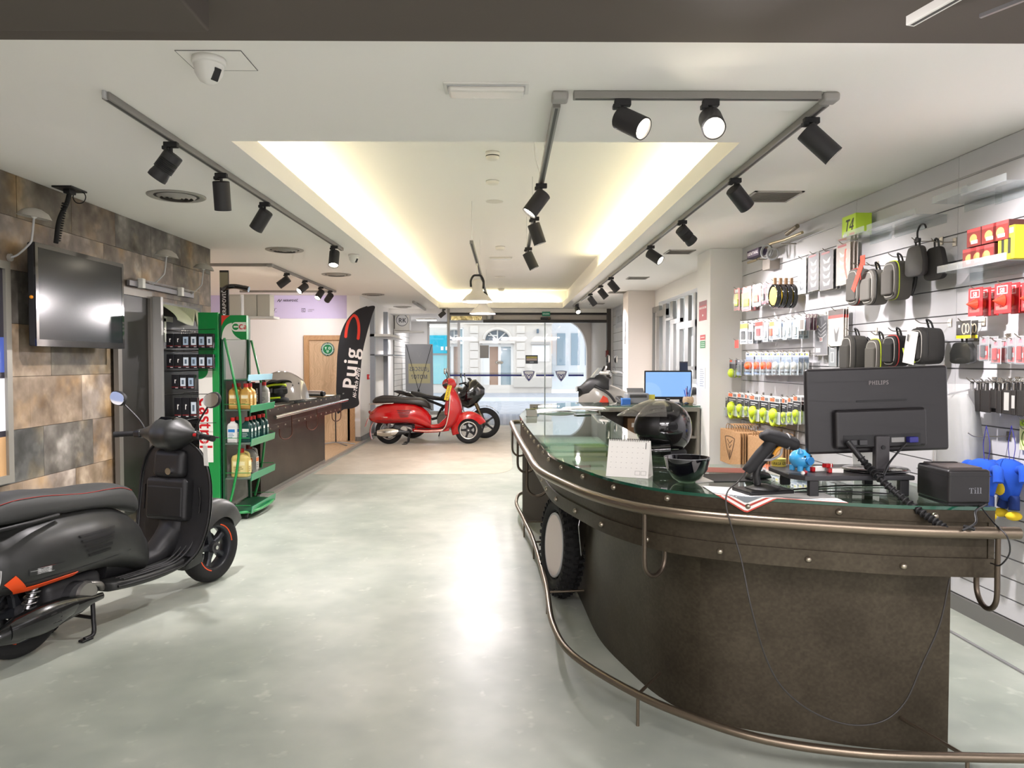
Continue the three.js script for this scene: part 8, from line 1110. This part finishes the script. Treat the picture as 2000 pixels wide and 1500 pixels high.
// ---------- motorcycles ----------
function makeMotorcycle() { // naked road bike, x forward from the rear axle
  const t = thing('motorcycle', 'black road motorcycle parked behind the red scooter', 'motorcycle'), B = phys(0x0c0c0e, 0.15, 0, { clearcoat: 1 }), F = std(0x1a1a1c, 0.45), R = 0.3;
  wheelParts(t, 0, { R, w: 0.08, rimR: 0.215, rimMat: F, spokes: 5 }); wheelParts(t, 1.42, { R, w: 0.058, rimR: 0.215, rimMat: F, spokes: 5 });
  obj('swingarm', [tube([[0.0, 0.3, 0.09], [0.25, 0.34, 0.08], [0.5, 0.4, 0.06]], 0.024, 16, 10), tube([[0.0, 0.3, -0.09], [0.25, 0.34, -0.08], [0.5, 0.4, -0.06]], 0.024, 16, 10)], F, t);
  obj('frame', [tube([[0.5, 0.4, 0.12], [0.62, 0.62, 0.14], [0.95, 0.78, 0.08], [1.1, 0.86, 0]], 0.022, 24, 10), tube([[0.5, 0.4, -0.12], [0.62, 0.62, -0.14], [0.95, 0.78, -0.08], [1.1, 0.86, 0]], 0.022, 24, 10), tube([[0.62, 0.62, 0.1], [0.3, 0.74, 0.08], [-0.02, 0.82, 0.05]], 0.016, 16, 8), tube([[0.62, 0.62, -0.1], [0.3, 0.74, -0.08], [-0.02, 0.82, -0.05]], 0.016, 16, 8)], F, t);
  obj('engine', [rb(0.36, 0.26, 0.3, 0.05, 0.68, 0.4, 0), T(rb(0.2, 0.24, 0.26, 0.03), 0.86, 0.58, 0, 0, 0, -0.45), T(new THREE.CylinderGeometry(0.09, 0.1, 0.36, 24), 0.6, 0.38, 0, Math.PI / 2), ...Array.from({ length: 5 }, (_, i) => T(rb(0.22, 0.008, 0.28, 0.003), 0.86 + i * 0.012, 0.52 + i * 0.028, 0, 0, 0, -0.45))], std(0x8b8985, 0.4, 0.5), t);
  obj('engine_cover', [T(new THREE.CylinderGeometry(0.085, 0.09, 0.03, 24), 0.62, 0.36, 0.18, Math.PI / 2), T(new THREE.CylinderGeometry(0.06, 0.065, 0.03, 24), 0.8, 0.34, 0.165, Math.PI / 2)], std(0x8f8d88, 0.35, 0.6), t);
  obj('header_pipes', [tube([[0.98, 0.56, 0.08], [1.04, 0.4, 0.09], [0.9, 0.22, 0.08], [0.5, 0.2, 0.1]], 0.02, 30, 10), tube([[0.98, 0.56, -0.04], [1.04, 0.4, -0.03], [0.9, 0.22, 0], [0.5, 0.2, 0.06]], 0.02, 30, 10)], MAT.steel, t); obj('silencer', rod([0.5, 0.2, 0.12], [0.08, 0.36, 0.16], 0.045, 0.055), F, t);
  obj('fuel_tank', loftX([[0.56, 0.74, 0.82, 0.08], [0.64, 0.7, 0.9, 0.13], [0.78, 0.7, 0.99, 0.18], [0.92, 0.72, 1.01, 0.19], [1.03, 0.76, 0.97, 0.16], [1.1, 0.8, 0.9, 0.09]], 18, 28, 2.5), B, t);
  obj('tank_shroud', [T(rb(0.3, 0.2, 0.03, 0.012), 1.0, 0.74, 0.17, 0, 0.2, -0.35), T(rb(0.3, 0.2, 0.03, 0.012), 1.0, 0.74, -0.17, 0, -0.2, -0.35)], B, t);
  obj('seat', loftX([[-0.02, 0.84, 0.92, 0.07], [0.12, 0.8, 0.9, 0.11], [0.3, 0.77, 0.85, 0.14], [0.48, 0.74, 0.82, 0.13], [0.6, 0.73, 0.8, 0.09]], 14, 24, 3), std(0x202022, 0.65), t);
  obj('tail_fairing', loftX([[-0.36, 0.9, 0.93, 0.03], [-0.25, 0.86, 0.94, 0.07], [-0.05, 0.8, 0.9, 0.12], [0.15, 0.74, 0.82, 0.11]], 12, 24, 2.5), B, t); obj('tail_hugger', sheet((u, v) => { const a = 2.2 + u * 0.9, r = 0.345; return [Math.cos(a) * r, 0.3 + Math.sin(a) * r, (v - 0.5) * 0.14]; }, 8, 4, 0.006), F, t); obj('plate_bracket', [tube([[-0.25, 0.86, 0], [-0.4, 0.7, 0], [-0.43, 0.55, 0]], 0.014, 14, 8), rb(0.01, 0.14, 0.2, 0.003, -0.43, 0.52, 0)], F, t);
  for (const s of [1, -1]) { obj('fork_leg', [rod([1.42, 0.3, s * 0.095], [1.2, 0.78, s * 0.095], 0.028), rod([1.2, 0.78, s * 0.095], [1.12, 0.98, s * 0.095], 0.021)], std(0x6a5c40, 0.35, 0.8), t); obj('grip', [tube([[1.06, 1.04, s * 0.05], [1.03, 1.08, s * 0.2], [0.97, 1.07, s * 0.38]], 0.016, 20, 10)], MAT.rubber, t); obj('mirror', [tube([[1.02, 1.08, s * 0.24], [1.0, 1.2, s * 0.3]], 0.006, 10, 6), T(rb(0.016, 0.075, 0.13, 0.007), 0.99, 1.23, s * 0.33, 0, 0, 0)], MAT.black, t); obj('indicator', rb(0.05, 0.025, 0.07, 0.01, 1.2, 0.88, s * 0.16), std(0xc86a1a, 0.3), t); }
  obj('front_mudguard', sheet((u, v) => { const a = 2.5 - u * 1.9, r = 0.33; return [1.42 + Math.cos(a) * r, 0.3 + Math.sin(a) * r, (0.5 - v) * 0.13]; }, 14, 6, 0.006), B, t);
  obj('headlamp_cowl', loftX([[1.1, 0.82, 1.08, 0.12], [1.2, 0.8, 1.08, 0.13], [1.3, 0.82, 1.02, 0.1], [1.36, 0.86, 0.96, 0.05]], 10, 24, 2.6), B, t); obj('headlamp', T(rb(0.02, 0.08, 0.14, 0.009), 1.345, 0.91, 0, 0, 0, 0.2), phys(0xc9d0d6, 0.08, 0.3, { clearcoat: 1 }), t); obj('fly_screen', sheet((u, v) => { const a = v * 2 - 1; return V(1.28 - u * 0.14 - a * a * 0.06, 1.02 + u * 0.16, -a * (0.11 - u * 0.03)); }, 8, 8, 0.004), phys(0x3a3a3e, 0.1, 0, { transmission: 0.5, thickness: 0 }), t);
  obj('half_fairing', [loftX([[0.98, 0.62, 0.98, 0.2], [1.1, 0.58, 1.12, 0.22], [1.24, 0.64, 1.16, 0.2], [1.34, 0.76, 1.06, 0.14], [1.42, 0.86, 0.98, 0.06]], 14, 28, 2.4)], B, t);
  obj('side_stand', [tube([[0.6, 0.28, -0.12], [0.52, 0.12, -0.2], [0.48, 0.01, -0.26]], 0.012, 14, 8)], F, t);
  return t;
}
{ const m = makeMotorcycle(), a = atY(803, 857, 0); m.position.set(-1.82, 0, -14.55); m.rotation.y = -0.05; }
{ // grey touring motorcycle beyond the second desk
  const t = thing('motorcycle', 'grey and black touring motorcycle with red accents behind the second desk', 'motorcycle', [2.35, 0, -10.35], Math.PI - 0.25), G = phys(0x9a9792, 0.3, 0.2, { clearcoat: 0.7 }), F = std(0x1b1b1d, 0.45), R = 0.31;
  t.position.set(2.72, 0, -10.75); t.scale.setScalar(1.17);
  wheelParts(t, 0, { R: 0.3, w: 0.075, rimR: 0.19, rimMat: F }); wheelParts(t, 1.5, { R: 0.31, w: 0.058, rimR: 0.215, rimMat: F });
  obj('body_shell', loftX([[-0.3, 0.78, 0.9, 0.06], [-0.1, 0.6, 0.92, 0.16], [0.3, 0.4, 0.9, 0.22], [0.7, 0.3, 0.84, 0.2], [1.0, 0.34, 0.98, 0.22], [1.18, 0.5, 1.04, 0.2], [1.32, 0.66, 0.98, 0.12], [1.42, 0.74, 0.88, 0.05]], 26, 30, 2.5), G, t);
  obj('black_cowl', [loftX([[1.02, 0.86, 1.06, 0.16], [1.14, 0.8, 1.13, 0.17], [1.28, 0.78, 1.08, 0.14], [1.42, 0.8, 0.96, 0.06]], 12, 26, 2.6)], F, t);
  for (const s of [1, -1]) { obj('red_accent', T(ext([[0, 0], [0.14, 0.03], [0.11, 0.12], [0.05, 0.1]], 0.012, 0.004), 1.0, 0.72, s * 0.222, 0, 0, 0.2), std(0xd8452e, 0.4), t); obj('side_trim', tube([[0.85, 0.6, s * 0.216], [1.0, 0.86, s * 0.2], [1.2, 0.98, s * 0.17]], 0.016, 18, 8), F, t); obj('fork_leg', rod([1.5, 0.31, s * 0.1], [1.22, 0.9, s * 0.1], 0.028), std(0x77756f, 0.35, 0.7), t);
    obj('handlebar', [tube([[1.02, 1.1, 0], [1.02, 1.14, s * 0.1], [0.96, 1.15, s * 0.3], [0.9, 1.13, s * 0.42]], 0.014, 24, 10)], MAT.steel, t); obj('hand_guard', tube([[1.04, 1.14, s * 0.2], [1.1, 1.14, s * 0.34], [0.98, 1.14, s * 0.44]], 0.022, 18, 8), std(0xb0aeaa, 0.35, 0.4), t); obj('mirror_stem', tube([[0.98, 1.15, s * 0.26], [1.0, 1.25, s * 0.36], [1.0, 1.28, s * 0.42]], 0.006, 14, 6), MAT.black, t);
    const m = obj('mirror_shell', T(ext(smooth2([[-0.08, -0.01], [-0.06, 0.04], [0.02, 0.05], [0.08, 0.02], [0.07, -0.035], [-0.04, -0.045]], 36), 0.026, 0.01, 2), 1.0, 1.31, s * 0.46, 0, Math.PI / 2, 0), MAT.black, t); obj('mirror_glass', T(ext(smooth2([[-0.072, -0.01], [-0.053, 0.034], [0.018, 0.043], [0.072, 0.016], [0.063, -0.03], [-0.035, -0.038]], 36), 0.003), 0.985, 1.31, s * 0.46, 0, Math.PI / 2, 0), MAT.chrome, m); }
  obj('windscreen', sheet((u, v) => { const a = v * 2 - 1; return V(1.28 - u * 0.1 - a * a * 0.08, 1.08 + u * 0.12, -a * (0.2 - u * 0.04)); }, 10, 10, 0.004), phys(0xd8dcde, 0.05, 0, { transmission: 0.88, thickness: 0 }), t); obj('dashboard', rb(0.03, 0.1, 0.2, 0.012, 1.1, 1.18, 0, 0, 0, 0.4), MAT.blackGloss, t);
  obj('seat', loftX([[-0.22, 0.88, 0.98, 0.1], [0.1, 0.84, 0.96, 0.16], [0.4, 0.8, 0.9, 0.16], [0.72, 0.76, 0.86, 0.1]], 12, 24, 3), std(0x202022, 0.7), t); obj('headlamp', T(rb(0.03, 0.07, 0.22, 0.012), 1.44, 0.93, 0), phys(0xd0d4d8, 0.1, 0.2, { clearcoat: 1 }), t); obj('front_mudguard', sheet((u, v) => { const a = 2.5 - u * 1.9, r = 0.345; return [1.5 + Math.cos(a) * r, 0.31 + Math.sin(a) * r, (0.5 - v) * 0.13]; }, 14, 6, 0.006), F, t); obj('rear_rack', rb(0.3, 0.02, 0.24, 0.008, -0.25, 0.97, 0), F, t); obj('engine', rb(0.5, 0.28, 0.3, 0.05, 0.5, 0.34, 0), MAT.darkGrey, t); obj('centre_stand', [tube([[0.5, 0.22, 0.12], [0.46, 0.02, 0.17]], 0.014, 10, 8), tube([[0.5, 0.22, -0.12], [0.46, 0.02, -0.17]], 0.014, 10, 8)], F, t);
}
{ // small slat-wall bits near the far right
  const s = thing('wall_poster', 'narrow dark framed picture on the second pillar', 'picture', [2.1285, 2.02, -13.18]); obj('frame', bx(0.012, 0.42, 0.09, -0.006, 0, 0), MAT.darkGrey, s); obj('sheet', bx(0.002, 0.38, 0.06, -0.0135, 0, 0), std(0x8a8880, 0.6), s);
  const p = thing('wall_script', 'grey handwritten lettering panel at the top of the far slat wall', 'lettering', [2.5065, 2.45, -15.9]); obj('panel', bx(0.004, 0.4, 1.9, -0.002, 0, 0), std(0xb5b7be, 0.6), p); obj('print', T(new THREE.PlaneGeometry(1.8, 0.3), -0.0045, 0, 0, 0, -Math.PI / 2, 0), print(360, 64, (x) => { x.fillStyle = '#b5b7be'; x.fillRect(0, 0, 360, 64); text(x, 'motorcycle', 180, 32, 54, '#6a6e7a', 'serif', 'italic'); }), p);
}
renderer.render(scene, camera);
